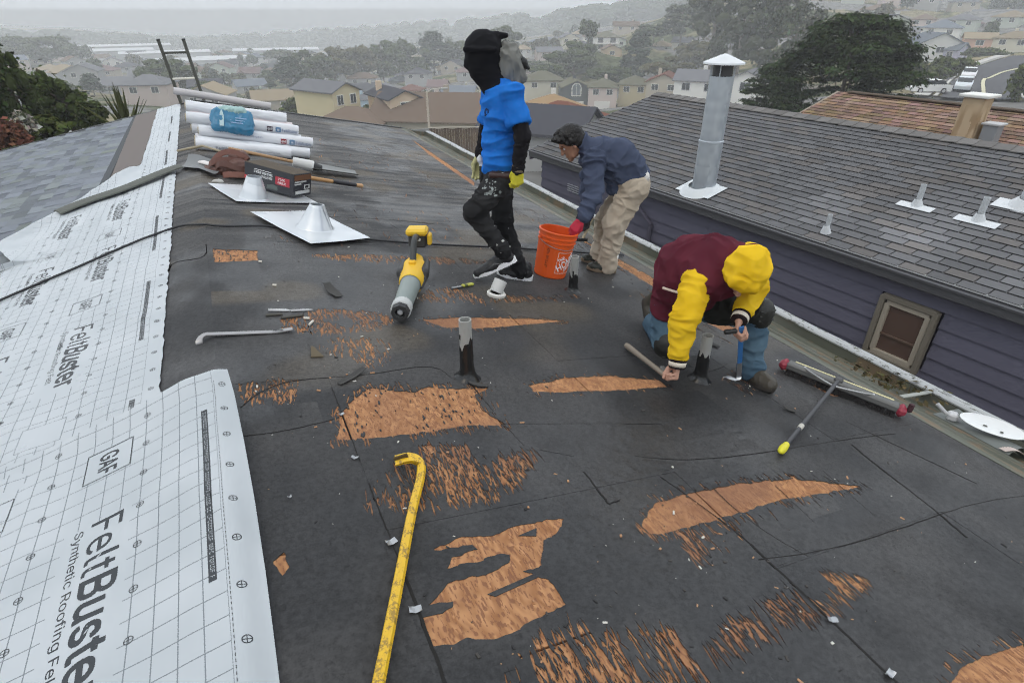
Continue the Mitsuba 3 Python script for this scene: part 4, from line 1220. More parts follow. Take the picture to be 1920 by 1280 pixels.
def long_strip(prof, y0=Y0, y1=Y1 - 0.06, n=60, wob=0.004, seed=0):
    """a profile of (x, z above the roof plane) drawn along the eave, slightly wavy"""
    p = np.array(prof, float)
    y = np.linspace(y0, y1, n)
    w = wob * (meshkit.fbm(np.stack([y * 1.4, y * 0 + seed, y * 0], 1), 3) - 0.5) * 2
    v = np.stack([p[None, :, 0] + w[:, None], np.repeat(y[:, None], len(p), 1), rz(p[:, 0])[None] + p[None, :, 1] + 0.6 * w[:, None]], -1)
    m = len(p)
    i, j = np.meshgrid(np.arange(n - 1), np.arange(m), indexing='ij')
    q = np.stack([i * m + j, i * m + (j + 1) % m, (i + 1) * m + (j + 1) % m, (i + 1) * m + j], -1).reshape(-1, 4)
    f = np.vstack([q[:, [0, 1, 2]], q[:, [0, 2, 3]]])
    k = np.arange(1, m - 1)
    caps = np.vstack([np.stack([k * 0, k, k + 1], 1), np.stack([k * 0, k + 1, k], 1) + (n - 1) * m])
    me = trimesh.Trimesh(v.reshape(-1, 3), np.vstack([f, caps]), process=False)
    if me.volume < 0:
        me.invert()
    return me


scene['old_metal'] = two(pr(proc(lambda p, n, uv: mix(mix((0.15, 0.155, 0.13), (0.085, 0.09, 0.065), n2(p.x * 30, p.y * 3.1)), (0.20, 0.13, 0.075), 0.6 * smoothstep(0.55, 0.85, n2(p.x * 60, p.y * 9)))), 0.55, specular=0.4))
scene['gutter_lip'] = two(pr(proc(lambda p, n, uv: mix((0.36, 0.37, 0.365), (0.12, 0.12, 0.10), smoothstep(0.58, 0.8, 0.6 * n2(p.x * 40, p.y * 14) + 0.4 * n2(p.x * 90, p.y * 60)))), 0.45, specular=0.45))
put(hk, 'drip_edge', long_strip([(3.623, 0.004), (3.68, 0.012), (3.69, 0.026), (3.70, 0.012), (3.745, 0.008), (3.755, 0.022), (3.768, 0.006), (3.80, -0.002), (3.80, -0.02), (3.623, -0.014)], seed=3), None, 'old_metal', 30)
gk = put(hk, 'gutter', long_strip([(3.803, -0.01), (3.803, -0.125), (4.135, -0.075), (4.145, 0.0), (4.155, 0.0), (4.165, -0.135), (4.0, -0.19), (3.79, -0.19), (3.79, -0.01)], y1=Y1 - 0.05, seed=5), None, 'old_metal', False)
put(gk, 'lip', long_strip([(4.135, 0.012), (4.15, 0.024), (4.235, 0.03), (4.25, 0.018), (4.25, -0.06), (4.235, -0.06), (4.232, 0.006), (4.135, 0.002)], y1=Y1 - 0.05, wob=0.008, seed=5), None, 'gutter_lip', False)
for y in (3.35, 1.62, 8.1):
    put(gk, 'bracket', drape(boxm(0.34, 0.03, 0.008, (3.97, y, 0.012)), -0.003), (0.30, 0.31, 0.28), 'satin', False)
put(gk, 'end_cap', boxm(0.44, 0.02, 0.2, (4.02, Y1 - 0.03, -0.87)), (0.28, 0.28, 0.27), 'satin', False)
put(hk, 'fascia', boxm(0.03, Y1 - Y0 - 0.1, 0.24, (3.77, (Y0 + Y1) / 2, -0.94)), (0.30, 0.29, 0.27), 'stucco', False)
# the torn tin hanging into the gutter near its right end
G = np.array([[(3.80 + 0.30 * u, 1.42 - 0.42 * v, 0.01 + 0.05 * math.sin(3 * u) * v - 0.10 * u * u * v) for u in np.linspace(0, 1, 8)] for v in np.linspace(0, 1, 8)])
G[..., 2] += rz(G[..., 0])
put(gk, 'torn_tin', sheet(G, 0.004), (0.13, 0.14, 0.13), 'satin', 40)

# old shingles still on the left slope
def tab(w, l, t0, t1, b=0.004):
    """shingle tab: butt at -x, thin head at +x"""
    v = [(-l, -w / 2, 0), (-l, w / 2, 0), (0, w / 2, 0), (0, -w / 2, 0), (-l, -w / 2 + b, t0), (-l, w / 2 - b, t0), (0, w / 2 - b, t1), (0, -w / 2 + b, t1)]
    v += [v[0], v[4], v[5], v[1]]        # the cut edge of the butt is coloured darker: asphalt core plus painted shadow
    f = [(0, 1, 2), (0, 2, 3), (4, 6, 5), (4, 7, 6), (8, 9, 10), (8, 10, 11), (1, 5, 6), (1, 6, 2), (2, 6, 7), (2, 7, 3), (3, 7, 4), (3, 4, 0)]
    m = trimesh.Trimesh(np.array(v, float), np.array(f)[:, ::-1], process=False)
    return m


def shingle_bump(p, n, uv):
    return n2(p.x * 170, p.y * 170 + p.z * 60)


scene['shingle'] = two(bump(pr(VC, 0.85, specular=0.3), shingle_bump, 0.004))


def shingle_bits(tabs, key, name, limit, score, label):
    """tabs: list of (mesh, colour). The largest in the picture are parts, the rest one part."""
    order = np.argsort([-s for s in score])
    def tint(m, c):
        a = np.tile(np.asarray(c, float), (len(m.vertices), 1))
        a[8:] *= 0.22  # darkens the butt edge, drawing the shadow line of each course
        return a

    for i in order[:limit]:
        m, c = tabs[i]
        put(key, name, mikit.ply(m, 'shingle', uv=pack(tint(m, c))), None)
    rest = [tabs[i] for i in order[limit:]]
    if rest:
        m = cat([q[0] for q in rest])
        colr = np.vstack([tint(*q) for q in rest])
        put(key, name + '_field', mikit.ply(m, 'shingle', uv=pack(colr)), None, kind='stuff', label=label)


def left_limit(y):
    """x where the old shingles stop, as a function of y"""
    return np.interp(y, [4.0, 5.2, 5.9, 6.3, 6.7, 7.3, 7.6, 9.5, 12.2], [-1.3, -1.25, -1.45, -1.3, -1.08, -0.9, -0.93, -0.95, -0.97])


sr = np.random.default_rng(3)
tabs, score = [], []
EXPO = 0.138
for r_ in range(22):
    xb = -0.86 - r_ * EXPO
    y = 4.2 + sr.uniform(0, 0.2)
    while y < Y1 - 0.02:
        w = sr.uniform(0.12, 0.27)
        yc = y + w / 2
        y += w + 0.006
        if yc + w / 2 > Y1 - 0.01 or xb + 0.0 > left_limit(yc) + 0.02:
            continue
        thick = sr.choice([0.006, 0.013, 0.017])
        m = tab(w, EXPO + 0.03 + sr.uniform(-0.012, 0.012), thick, 0.003)
        m.vertices[:, 0] += xb
        m.vertices[:, 1] += yc
        m.vertices[:, 2] += (r_ % 2) * 0.0007
        tone = sr.uniform(0.9, 1.1) * {0.006: 0.80, 0.013: 1.0, 0.017: 1.12}[float(thick)]  # thin tabs darker, raised ones lighter: relief shade put into the colour
        moss = max(0.0, sr.normal(0.04, 0.16))
        c = np.array((0.180, 0.195, 0.220)) * tone * (1 - moss) + np.array((0.17, 0.195, 0.125)) * tone * moss
        tabs.append((drape(m, 0.006), c))
        score.append(w / math.hypot(xb, yc) ** 2)
shingle_bits(tabs, hk, 'shingle', 290, score, 'weathered blue grey shingles of the left slope')
put(hk, 'shingle_underlay', drape(prism(Polygon([(-0.92, Y1 - 0.02), (-0.92, 7.3), (-1.4, 6.0), (-1.4, 4.2), (-3.9, 4.2), (-3.9, Y1 - 0.02)]), 0.004), 0.0055), (0.07, 0.075, 0.08), 'matte', False)
put(hk, 'cap_strip', drape(prism(Polygon([(-0.955, Y1 - 0.04), (-0.90, 7.4), (-0.62, 7.75), (-0.60, Y1 - 0.04)]), 0.012), 0.006), (0.17, 0.15, 0.14), 'shingle', False, label='taupe band of bared starter strip')

# ---------------------------------------------------------------- the two printed white sheets
def pat(s, y, y0, first):
    """printed lines of the sheet: s = metres from its right edge, y along the roll; 1 on ink"""
    lw = 0.0017

    def line(v, period, off):
        q = (v - off) / period
        return dr.abs(q - dr.floor(q + 0.5)) * period < lw

    ph = (y - y0) / 1.345
    f = (ph - dr.floor(ph)) * 1.345              # 0 = far end of the lettering block of the first column
    u = (s - 0.355) / 0.395
    fu = (u - dr.floor(u)) * 0.395               # across one column
    block = (fu < 0.205) & (f > 0.66) & (s > 0.3)                       # lettering block, 0.69 long
    gb = (fu > 0.02) & (fu < 0.185) & (f > 0.235) & (f < 0.405) & (s > 0.3)
    rim = gb & ~((fu > 0.0235) & (fu < 0.1815) & (f > 0.2385) & (f < 0.4015))
    inner = gb & ~rim
    grid = (line(s, 0.0635, 0.076) | line(y, 0.0775, 0.0)) & (s > 0.076)
    return (grid & ~block & ~inner) | rim


def print_col(edge, y0):
    def fn(p, n, uv):
        ink = pat(edge - p.x, p.y, y0, True)
        soft = n2(p.x * 7, p.y * 6)
        c = mix((0.42, 0.45, 0.465), (0.485, 0.51, 0.525), soft)
        return dr.select(ink, mi.Color3f(0.20, 0.22, 0.235), c)
    return fn


scene['printed_sheet'] = two(pr(proc(print_col(-0.235, 4.89)), 0.6, specular=0.3))
scene['printed_sheet_lower'] = two(pr(proc(print_col(0.065, 1.79)), 0.6, specular=0.3))


def wrinkle(x, y, seed):
    q = np.stack([x * 2.2, y * 1.5, x * 0], -1)
    n = meshkit.fbm(q, 3, seed)
    ridge = 1 - np.abs(2 * meshkit.noise(np.stack([x * 3 + y * 1.1, y * 1.3 - x, x * 0], -1), seed + 4) - 1)
    return 0.016 * (n - 0.3) + 0.014 * ridge ** 3


def h_upper(x, y):
    w = wrinkle(x, y, 8)
    lim = np.interp(y, [2, 5.14, 5.16, 5.6, 5.92, 6.4, 6.7, 7.4, 7.8, 9.5, 12.2], UL)
    d = np.clip(x - lim, 0, 1)
    return 0.011 + np.clip(w, 0, 1) * (1 - np.exp(-(np.clip(-0.235 - x, 0, 9) / 0.03) ** 2)) + np.where(y < 7.6, 0.035 * np.exp(-(d / 0.09) ** 2), 0)


UL = [-2.3, -2.3, -1.34, -1.50, -1.585, -1.26, -1.09, -0.81, -0.62, -0.617, -0.61]


def h_lower(x, y):
    base = 0.018 + np.clip(wrinkle(x, y, 2), 0, 1) * 0.8
    lift = 0.050 * np.clip((x + 0.60) / 0.5, 0, 1) ** 1.5 * np.interp(y, [0.4, 1.4, 2.36], [0.35, 0.6, 1.0])
    curl = np.clip((x - 0.0) / 0.065, 0, 1) ** 2 * 0.030 * np.interp(y, [1.3, 2.2], [1.0, 0.15])
    return base + lift - curl + 0.022 * np.exp(-((2.36 - y) / 0.07) ** 2)


def sheet_mesh(hf, left, right, ys, n, thick=0.0015):
    P = np.zeros((len(ys), n, 3))
    for i, y in enumerate(ys):
        xs = np.linspace(left(y), right(y), n)
        yy = y + 0 * xs if np.ndim(y) == 0 else y
        P[i, :, 0], P[i, :, 1] = xs, yy
    P[..., 2] = rz(P[..., 0]) + hf(P[..., 0], P[..., 1])
    return P


ysU = np.unique(np.r_[np.linspace(1.9, 12.17, 230), 5.14, 5.16])
er = np.random.default_rng(5)
jag = {round(float(y), 4): float(0.004 * er.normal()) for y in ysU}
PU = sheet_mesh(h_upper, lambda y: float(np.interp(y, [2, 5.14, 5.16, 5.6, 5.92, 6.4, 6.7, 7.4, 7.8, 9.5, 12.2], UL)) + 0.02 * (float(meshkit.fbm(np.array([y * 5, 0, 0.0]), 3)) - 0.5), lambda y: -0.238 + jag[round(float(y), 4)], ysU, 60)
uk = thing('underlayment_sheet', 'upper white printed underlayment sheet, its left edge curled over the shingles', 'underlayment sheet')
put(uk, 'membrane', sheet(PU, 0.0015), None, 'printed_sheet', True)
ysL = np.linspace(0.25, 2.345, 110)
PL = sheet_mesh(h_lower, lambda y: -1.9, lambda y: float(np.interp(y, [0.2, 0.95, 1.3, 1.6, 1.9, 2.2, 2.345], [0.076, 0.078, 0.082, 0.08, 0.074, 0.062, 0.05])), ysL, 110)
PL[..., 1] += 0.035 * np.clip((PL[..., 0] + 0.9) / 0.9, 0, 1) * np.clip((PL[..., 1] - 2.0) / 0.34, 0, 1)
PL[..., 2] = rz(PL[..., 0]) * np.clip(1 - 0 * PL[..., 0], 0, 1) + h_lower(PL[..., 0], PL[..., 1])
lk = thing('underlayment_sheet', 'lower white printed underlayment sheet in front, its corner lifted over the ridge', 'underlayment sheet')
put(lk, 'membrane', sheet(PL, 0.0015), None, 'printed_sheet_lower', True)


def printed(texts, hf, over=0.0007):
    """lettering that reads towards the eaves end (-y) with its tops to the right (+x), laid on a sheet"""
    ms = []
    for txt, s_base, ytop, hgt, bold, x_edge in texts:
        m = txt if isinstance(txt, trimesh.Trimesh) else text_cache(txt, hgt, bold)
        v = np.array(m.vertices)
        w = np.stack([x_edge - s_base + v[:, 1], ytop - v[:, 0], v[:, 2]], 1)
        v2, f2 = trimesh.remesh.subdivide_to_size(w, m.faces, 0.03, max_iter=12)
        v2[:, 2] = np.where(v2[:, 2] > 1e-5, over, over - 0.0012) + rz(v2[:, 0]) + hf(v2[:, 0], v2[:, 1])
        ms.append(trimesh.Trimesh(v2, f2, process=False))
    return cat(ms)


_tc = {}


def text_cache(t, h, bold=False, depth=0.001):
    if (t, h, bold) not in _tc:
        _tc[(t, h, bold)] = meshkit.text_mesh(t, h, depth, bold)
    return _tc[(t, h, bold)].copy()


def fat_text(t, h):
    """heavier lettering: the outline of the letters grown"""
    m = text_cache(t, h, True)
    z = np.array(m.vertices)
    return m


def scaled_text(t, h, length, bold=False):
    m = text_cache(t, h, bold)
    m.vertices = np.array(m.vertices) - [m.bounds[0][0], 0, 0]
    m.vertices = np.array(m.vertices) * [length / m.bounds[1][0], 1, 1]
    return m


def block(x_edge, y, col, out):
    s = 0.375 + 0.395 * col
    out.append((scaled_text('Felt', 0.098, 0.235), s + 0.103, y, 0, 0, x_edge))
    out.append((scaled_text('Buster', 0.098, 0.40, True), s + 0.103, y - 0.25, 0, 0, x_edge))
    out.append((scaled_text('Synthetic Roofing Felt', 0.026, 0.55), s + 0.152, y - 0.01, 0, 0, x_edge))
    out.append((scaled_text('GAF', 0.062, 0.125, True), s + 0.115, y + 0.378, 0, 0, x_edge))
    out.append((prism(sbox(0, 0, 0.172, 0.162).difference(sbox(0.0035, 0.0035, 0.1685, 0.1585)), 0.001), s + 0.164, y + 0.408, 0, 0, x_edge))


def marks(x_edge, ss, y0, y1, ph, out):
    ring = shapely.Point(0, 0).buffer(0.0125, 10).difference(shapely.Point(0, 0).buffer(0.0102, 10))
    m = prism(ring.union(sbox(-0.0125, -0.001, 0.0125, 0.001)).union(sbox(-0.001, -0.0125, 0.001, 0.0125)), 0.001)
    for s in ss:
        for y in np.arange(y0 + ph, y1, 0.172):
            out.append((m, s, y, 0, 0, x_edge))


tl, tu = [], []
block(0.065, 1.79, 0, tl)
block(0.065, 1.73, 1, tl)
block(0.065, 1.79 - 1.345, 0, tl)
for y_ in (3.55, 4.89, 6.235, 7.58):
    block(-0.235, y_, 0, tu)
for y_ in (2.14, 3.49, 4.83, 6.175):
    block(-0.235, y_, 1, tu)
for y_ in (3.40, 4.74):
    block(-0.235, y_, 2, tu)
tu = [t for t in tu if t[2] < 7.3 or t[1] < 0.33]
ntl, ntu = len(tl), len(tu)
marks(0.065, (0.042, 0.327, 0.65, 0.96), 0.4, 2.30, 0.16, tl)
marks(-0.235, (0.042, 0.327), 2.36, 7.6, 0.04, tu)
marks(-0.235, (0.65, 0.96), 2.36, 5.9, 0.04, tu)
gr_ = random.Random(4)


def label_bar(L):
    """dark strip along the edge with a row of small pale characters, too blurred in the photograph to read"""
    bar = sbox(0, 0, L, 0.022)
    holes, q = [], 0.012
    while q < L - 0.012:
        if gr_.random() > 0.14:
            w = gr_.choice((0.006, 0.008, 0.009))
            k = gr_.random()
            g = sbox(q, 0.005, q + w, 0.017)
            if k < 0.4:
                g = g.difference(sbox(q + 0.002, 0.0075, q + w, 0.0145))
            elif k < 0.7:
                g = sbox(q, 0.005, q + 0.002, 0.017).union(sbox(q, 0.015, q + w, 0.017)).union(sbox(q, 0.010, q + w, 0.0118))
            else:
                g = g.difference(sbox(q + 0.002, 0.007, q + w - 0.002, 0.015))
            holes.append(g)
            q += w + 0.003
        else:
            q += 0.008
    return prism(bar.difference(shapely.union_all(holes)), 0.001)


tl.append((label_bar(0.83), 0.124, 2.125, 0, 0, 0.065))
for y_ in (2.53, 3.91, 5.31, 6.71, 8.1, 9.5, 10.9):
    tu.append((label_bar(0.80), 0.124, y_, 0, 0, -0.235))
dash = sbox(0, 0, 0.009, 0.0016)
for y_ in np.arange(0.4, 2.32, 0.017):
    tl.append((prism(dash, 0.001), 0.071, y_, 0, 0, 0.065))
for key_, tx, nw, hf, ink in ((lk, tl, ntl, h_lower, (0.055, 0.06, 0.065)), (uk, tu, ntu, h_upper, (0.085, 0.09, 0.095))):
    for t_ in tx[:nw]:
        put(key_, 'lettering', printed([t_], hf), ink, 'matte', False)
    put(key_, 'nail_marks', printed(tx[nw:], hf), ink, 'matte', False, kind='stuff')

# strip of old capping lying across the upper sheet, and the black cord
G = []
for v in np.linspace(0, 1, 24):
    a, b = np.array([-1.235, 6.40]), np.array([-0.20, 6.86])
    c = a + (b - a) * v
    nrm = unit(np.array([-(b - a)[1], (b - a)[0]]))
    G.append([(*(c + nrm * q), 0) for q in np.linspace(-0.105, 0.105, 7)])
G = np.array(G)
G[..., 2] = rz(G[..., 0]) + 0.05 + 0.02 * np.cos(np.linspace(-1.4, 1.4, 7))[None, :] + 0.006 * np.sin(np.linspace(0, 9, 24))[:, None]
single('capping_strip', 'mossy grey strip of old shingle capping lying across the upper white sheet', 'shingle strip', sheet(G, 0.012), (0.125, 0.13, 0.115), 'shingle', False)
cp = spline([(-2.2, 4.02), (-1.6, 4.32), (-1.27, 4.46), (-0.98, 4.56), (-0.67, 4.71), (-0.32, 4.84), (-0.15, 4.85), (0.01, 4.71), (0.41, 4.74), (0.71, 4.63), (1.13, 4.50), (1.51, 4.44), (2.22, 4.41), (3.0, 4.35), (3.55, 4.3)], 120)
hz = np.where(cp[:, 0] < -0.24, h_upper(cp[:, 0], cp[:, 1]) + 0.012, 0.018)
hz = np.convolve(np.pad(hz, 3, mode='edge'), np.ones(7) / 7, 'valid')
single('cord', 'black cord running across the white sheet and over the ridge', 'cord', tube(np.column_stack([cp, rz(cp[:, 0]) + hz]), 0.0085, 8), (0.02, 0.02, 0.022), 'satin', True)

# ================================================================ the neighbouring house
NO = np.array([5.8, 3.0, 0.0])
NX, NY = np.array([0.9949, 0.1008, 0.0]), np.array([-0.1008, 0.9949, 0.0])
NR = frame(NX, NY, (0, 0, 1))
NZ, NS = -0.717, 0.25                             # eave height and slope


def nb(m):
    return moved(m, NR, NO)


def nroof(x):
    return NZ + NS * x


nk = thing('neighbouring_house', 'neighbouring house with slate purple siding and a dark grey shingle roof', 'house')
A0, A1, RX = -5.5, 6.3, 2.85
put(nk, 'wall', nb(boxm(5.5, A1 - A0 - 0.25, 5.3, (2.86, (A0 + A1) / 2 - 0.05, -3.62))), (0.06, 0.055, 0.075), 'stucco', False)
for r_ in range(20):
    z1 = NZ - 0.16 - r_ * 0.158
    sd = [(A0, A1 - 0.2)]
    if -1.72 < z1 - 0.08 < -1.0:
        sd = [(A0, -0.50), (0.075, A1 - 0.2)]
    for a, b in sd:
        bm = boxm(0.02, b - a, 0.152, (0, (a + b) / 2, 0.003))
        bm.vertices = np.array([(v[0] - (0.024 if v[2] < 0 else 0.0), v[1], v[2]) for v in bm.vertices])
        put(nk, 'siding_board', nb(moved(bm, None, (0.085, 0, z1 - 0.08))), np.array((0.116, 0.112, 0.152)) * random.uniform(0.94, 1.06), 'siding', False)
scene['siding'] = two(pr(VC, 0.6, specular=0.3))
put(nk, 'eave_gutter', nb(cat([boxm(0.11, A1 - A0, 0.105, (-0.035, (A0 + A1) / 2, NZ - 0.085), 0.012), boxm(0.02, A1 - A0, 0.02, (-0.10, (A0 + A1) / 2, NZ - 0.035))])), (0.075, 0.075, 0.08), 'satin', False)
put(nk, 'drip_edge', nb(boxm(0.035, A1 - A0, 0.014, (-0.015, (A0 + A1) / 2, NZ - 0.012))), (0.36, 0.36, 0.36), 'satin', False)
put(nk, 'downspout', nb(tube([(-0.03, 3.66, NZ - 0.1), (-0.03, 3.64, -0.98), (0.02, 3.29, -1.25), (0.02, 3.27, -4.0)], 0.03, 8)), (0.09, 0.085, 0.115), 'satin', 40)
# its window
wk = put(nk, 'window', nb(cat([boxm(0.07, 0.50, 0.05, (0.04, -0.21, -1.06), 0.006), boxm(0.07, 0.05, 0.66, (0.04, 0.035, -1.38), 0.006), boxm(0.07, 0.05, 0.66, (0.04, -0.455, -1.38), 0.006), boxm(0.08, 0.54, 0.05, (0.045, -0.21, -1.70), 0.006)])), (0.17, 0.15, 0.12), 'matte', False, label='old timber framed window, weathered')
put(wk, 'frame', nb(cat([boxm(0.05, 0.40, 0.05, (0.05, -0.21, -1.115), 0.005), boxm(0.05, 0.05, 0.52, (0.05, -0.02, -1.385), 0.005), boxm(0.05, 0.05, 0.52, (0.05, -0.40, -1.385), 0.005), boxm(0.05, 0.40, 0.05, (0.05, -0.21, -1.655), 0.005)])), (0.34, 0.30, 0.24), 'matte', False)
put(wk, 'pane', nb(boxm(0.02, 0.34, 0.5, (0.07, -0.21, -1.385))), (0.10, 0.062, 0.048), 'gloss', False)
put(wk, 'mid_bar', nb(boxm(0.03, 0.33, 0.018, (0.055, -0.21, -1.45))), (0.12, 0.08, 0.06), 'matte', False)
put(nk, 'meter_plate', nb(cat([boxm(0.01, 0.30, 0.012, (0.045, 5.15, -1.13 - 0.035 * i)) for i in range(4)])), (0.36, 0.37, 0.40), 'satin', False, label='pale vent louvre on the siding')
# its roof
g = np.array([[(x, y) for x in np.linspace(-0.02, RX, 3)] for y in (A0, A1)])
put(nk, 'roof_deck', nb(sheet(np.dstack([g, nroof(g[..., 0]) - 0.012]), 0.1)), (0.05, 0.05, 0.05), 'matte', False)
g = np.array([[(x, y) for x in np.linspace(RX + 0.002, 2 * RX + 0.1, 3)] for y in (A0, A1)])
put(nk, 'roof_deck', nb(sheet(np.dstack([g, nroof(2 * RX - g[..., 0]) - 0.012]), 0.1)), (0.08, 0.08, 0.08), 'matte', False)
put(nk, 'rake_board', nb(cat([moved(prism([(-0.05, NZ - 0.2), (-0.05, NZ - 0.03), (RX, nroof(RX) - 0.02), (2 * RX, NZ - 0.03), (2 * RX, NZ - 0.2), (RX, nroof(RX) - 0.2)], 0.03), np.array([[1, 0, 0], [0, 0, -1], [0, 1, 0.0]]), (0, A1 + 0.032, 0))])), (0.14, 0.13, 0.16), 'matte', False)
tabs, score = [], []
EX = 0.119
nrows = int(RX / EX)
camn = NR.T @ (EYE - NO)
for r_ in range(nrows + 1):
    xb = -0.03 + r_ * EX
    y = A0 + (0.14 if r_ % 2 else 0.0) + sr.uniform(-0.02, 0.02)
    while y < A1:
        w = 0.25
        a, b = y, min(y + w - 0.007, A1)
        y += w
        if b - a < 0.05:
            continue
        l_ = min(EX + 0.03, RX - xb + 0.01)
        m = tab(b - a, l_, 0.015, 0.002)
        m.vertices[:, 0] += xb + l_
        m.vertices[:, 1] += (a + b) / 2
        m.vertices[:, 2] += nroof(m.vertices[:, 0]) + (r_ % 2) * 0.0008 - 0.008 + sr.uniform(0, 0.0015)
        tone = sr.uniform(0.84, 1.16)
        c = np.array((0.112, 0.112, 0.116)) * tone
        if sr.random() < 0.25:
            c = c * np.array((1.08, 1.01, 0.94))
        # rain washed paler area low on the right of the slope
        pale = math.exp(-((xb - 0.55) / 0.5) ** 2) * (0.55 + 0.45 * math.sin((a + 0.3) * 5.1)) * (1 if a < 0.9 else math.exp(-((a - 0.9) / 0.35) ** 2))
        c = c * (1 + 0.75 * pale)
        tabs.append((nb(m), c))
        d = np.array([xb, (a + b) / 2, nroof(xb)]) - camn
        vis = 1.0 if -2.2 < a < 5.5 else 0.01
        score.append(vis * (b - a) / (d @ d))
shingle_bits(tabs, nk, 'shingle', 290, score, 'dark grey tab shingles of the neighbouring roof')
y = A0
i_ = 0
while y < A1 - 0.1:
    m = cat([boxm(0.17, 0.205, 0.012, (-0.085, 0, 0)).apply_transform(M4(np.array([[0.97, 0, -0.243], [0, 1, 0], [0.243, 0, 0.97]]))), boxm(0.17, 0.205, 0.012, (0.085, 0, 0)).apply_transform(M4(np.array([[0.97, 0, 0.243], [0, 1, 0], [-0.243, 0, 0.97]])))])
    m.apply_transform(M4(np.array([[1, 0, 0], [0, 1, 0.05], [0, -0.05, 1]])))
    put(nk, 'ridge_cap', nb(moved(m, None, (RX, y + 0.1, nroof(RX) + 0.018))), np.array((0.16, 0.152, 0.145)) * sr.uniform(0.85, 1.15), 'shingle', False)
    y += 0.19

# the galvanized flue and the vents on that roof
ck = thing('flue_pipe', 'tall galvanized flue with a conical rain cap on the neighbouring roof', 'flue')
fx, fy = 0.26, 2.66
fz = nroof(fx)
scene['galvanized'] = two(pr(proc(lambda p, n, uv: mix((0.42, 0.46, 0.50), (0.56, 0.60, 0.63), n2(p.x * 24 + p.y * 9, p.z * 15))), 0.42, metallic=0.55, specular=0.5))
put(ck, 'pipe', nb(moved(lathe([(0, -0.2), (0.148, -0.2), (0.148, 0.62), (0, 0.62)], 28), None, (fx, fy, fz))), None, 'galvanized', 35)
put(ck, 'upper_pipe', nb(moved(lathe([(0, 0.6), (0.153, 0.6), (0.153, 0.622), (0.142, 0.63), (0.142, 1.36), (0.128, 1.36), (0.128, 1.0), (0, 1.0)], 28), None, (fx, fy, fz))), None, 'galvanized', 35)
put(ck, 'cap', nb(moved(lathe([(0, 1.60), (0.05, 1.585), (0.236, 1.508), (0.24, 1.49), (0.225, 1.495), (0, 1.56)], 32), None, (fx, fy, fz))), (0.62, 0.64, 0.65), 'satin', 35)
put(ck, 'collar', nb(moved(lathe([(0.1, 1.34), (0.115, 1.34), (0.115, 1.52), (0.1, 1.52)], 20), None, (fx, fy, fz))), (0.06, 0.06, 0.06), 'satin', 35)
for a in np.arange(4) * math.pi / 2 + 0.5:
    put(ck, 'strut', nb(moved(boxm(0.024, 0.008, 0.22, (0.133, 0, 1.42)), rotz(a), (fx, fy, fz))), (0.52, 0.54, 0.55), 'satin', False)
NSL = frame(unit((1, 0, NS)), (0, 1, 0), unit((-NS, 0, 1)))
put(ck, 'base_flashing', nb(moved(cat([boxm(0.36, 0.56, 0.006, (0.02, 0, 0.012), 0.002), lathe([(0.148, 0.0), (0.26, 0.0), (0.15, 0.075), (0.142, 0.075)], 28)]), NSL, (fx - 0.04, fy + 0.02, fz))), (0.60, 0.63, 0.64), 'satin', 30)


def vent(x, y, h, r, plate, label, k=None):
    vk = thing('roof_vent', label, 'vent pipe')
    z = nroof(x)
    put(vk, 'pipe', nb(moved(lathe([(0, -0.05), (r, -0.05), (r, h), (r * 0.8, h), (r * 0.8, h - 0.06), (0, h - 0.06)], 16), None, (x, y, z))), (0.44, 0.46, 0.47), 'satin', 35)
    put(vk, 'boot', nb(moved(lathe([(r * 1.02, 0.0), (r * 2.3, 0.0), (r * 1.15, 0.085), (r * 1.0, 0.09)], 20), NSL, (x, y, z))), (0.58, 0.60, 0.61), 'satin', 35)
    if plate:
        put(vk, 'flashing', nb(moved(boxm(plate[0], plate[1], 0.006, (-plate[0] * 0.3, 0, 0.014), 0.002), NSL, (x, y, z))), (0.60, 0.62, 0.63), 'satin', False)


vent(1.09, 0.47, 0.235, 0.028, (0.11, 0.36), 'slim vent pipe with a white flashing strip, upper left of the two alike')
vent(1.09, -0.12, 0.24, 0.03, (0.12, 0.38), 'slim vent pipe with a white flashing strip, lower right of the two alike')
vent(0.15, 0.85, 0.20, 0.024, None, 'small vent pipe with a round boot at the eave behind the yellow hood')
vent(1.58, -0.30, 0.30, 0.075, (0.2, 0.5), 'wide white vent cut off by the right edge')

# the brown roofed house behind it
bk = thing('brown_roofed_house', 'house behind with a mottled brown shingle roof', 'house')
BX, BZ, BS = 8.0, -0.225, 0.27
B0, B1 = -6.0, 5.72
put(bk, 'wall', nb(boxm(5.6, B1 - B0 - 0.5, 4.6, (BX, (B0 + B1) / 2, -3.5))), (0.42, 0.36, 0.28), 'stucco', False)
bt, bc = [], []
for s in (1, -1):
    g = np.array([[(BX + s * x, y) for x in (0.0, 3.1)] for y in (B0, B1)])
    put(bk, 'roof_deck', nb(sheet(np.dstack([g, BZ - BS * np.abs(g[..., 0] - BX) - 0.012]), 0.09)), (0.10, 0.07, 0.05), 'matte', False)
for r_ in range(22):
    xb = BX - 3.1 + r_ * 0.14
    y = B0 + sr.uniform(0, 0.2)
    while y < B1 - 0.05:
        w = sr.uniform(0.10, 0.24)
        b = min(y + w, B1)
        l_ = min(0.17, BX - xb + 0.01)
        m = tab(b - y - 0.006, l_, 0.016, 0.002)
        m.vertices[:, 0] += xb + l_
        m.vertices[:, 1] += (y + b) / 2
        m.vertices[:, 2] += BZ - BS * np.abs(m.vertices[:, 0] - BX) - 0.008 + sr.uniform(0, 0.004)
        bt.append((nb(m), np.array((0.215, 0.140, 0.098)) * sr.uniform(0.65, 1.4) * np.array((1, sr.uniform(0.9, 1.12), sr.uniform(0.8, 1.2)))))
        score_b = 0
        y = b
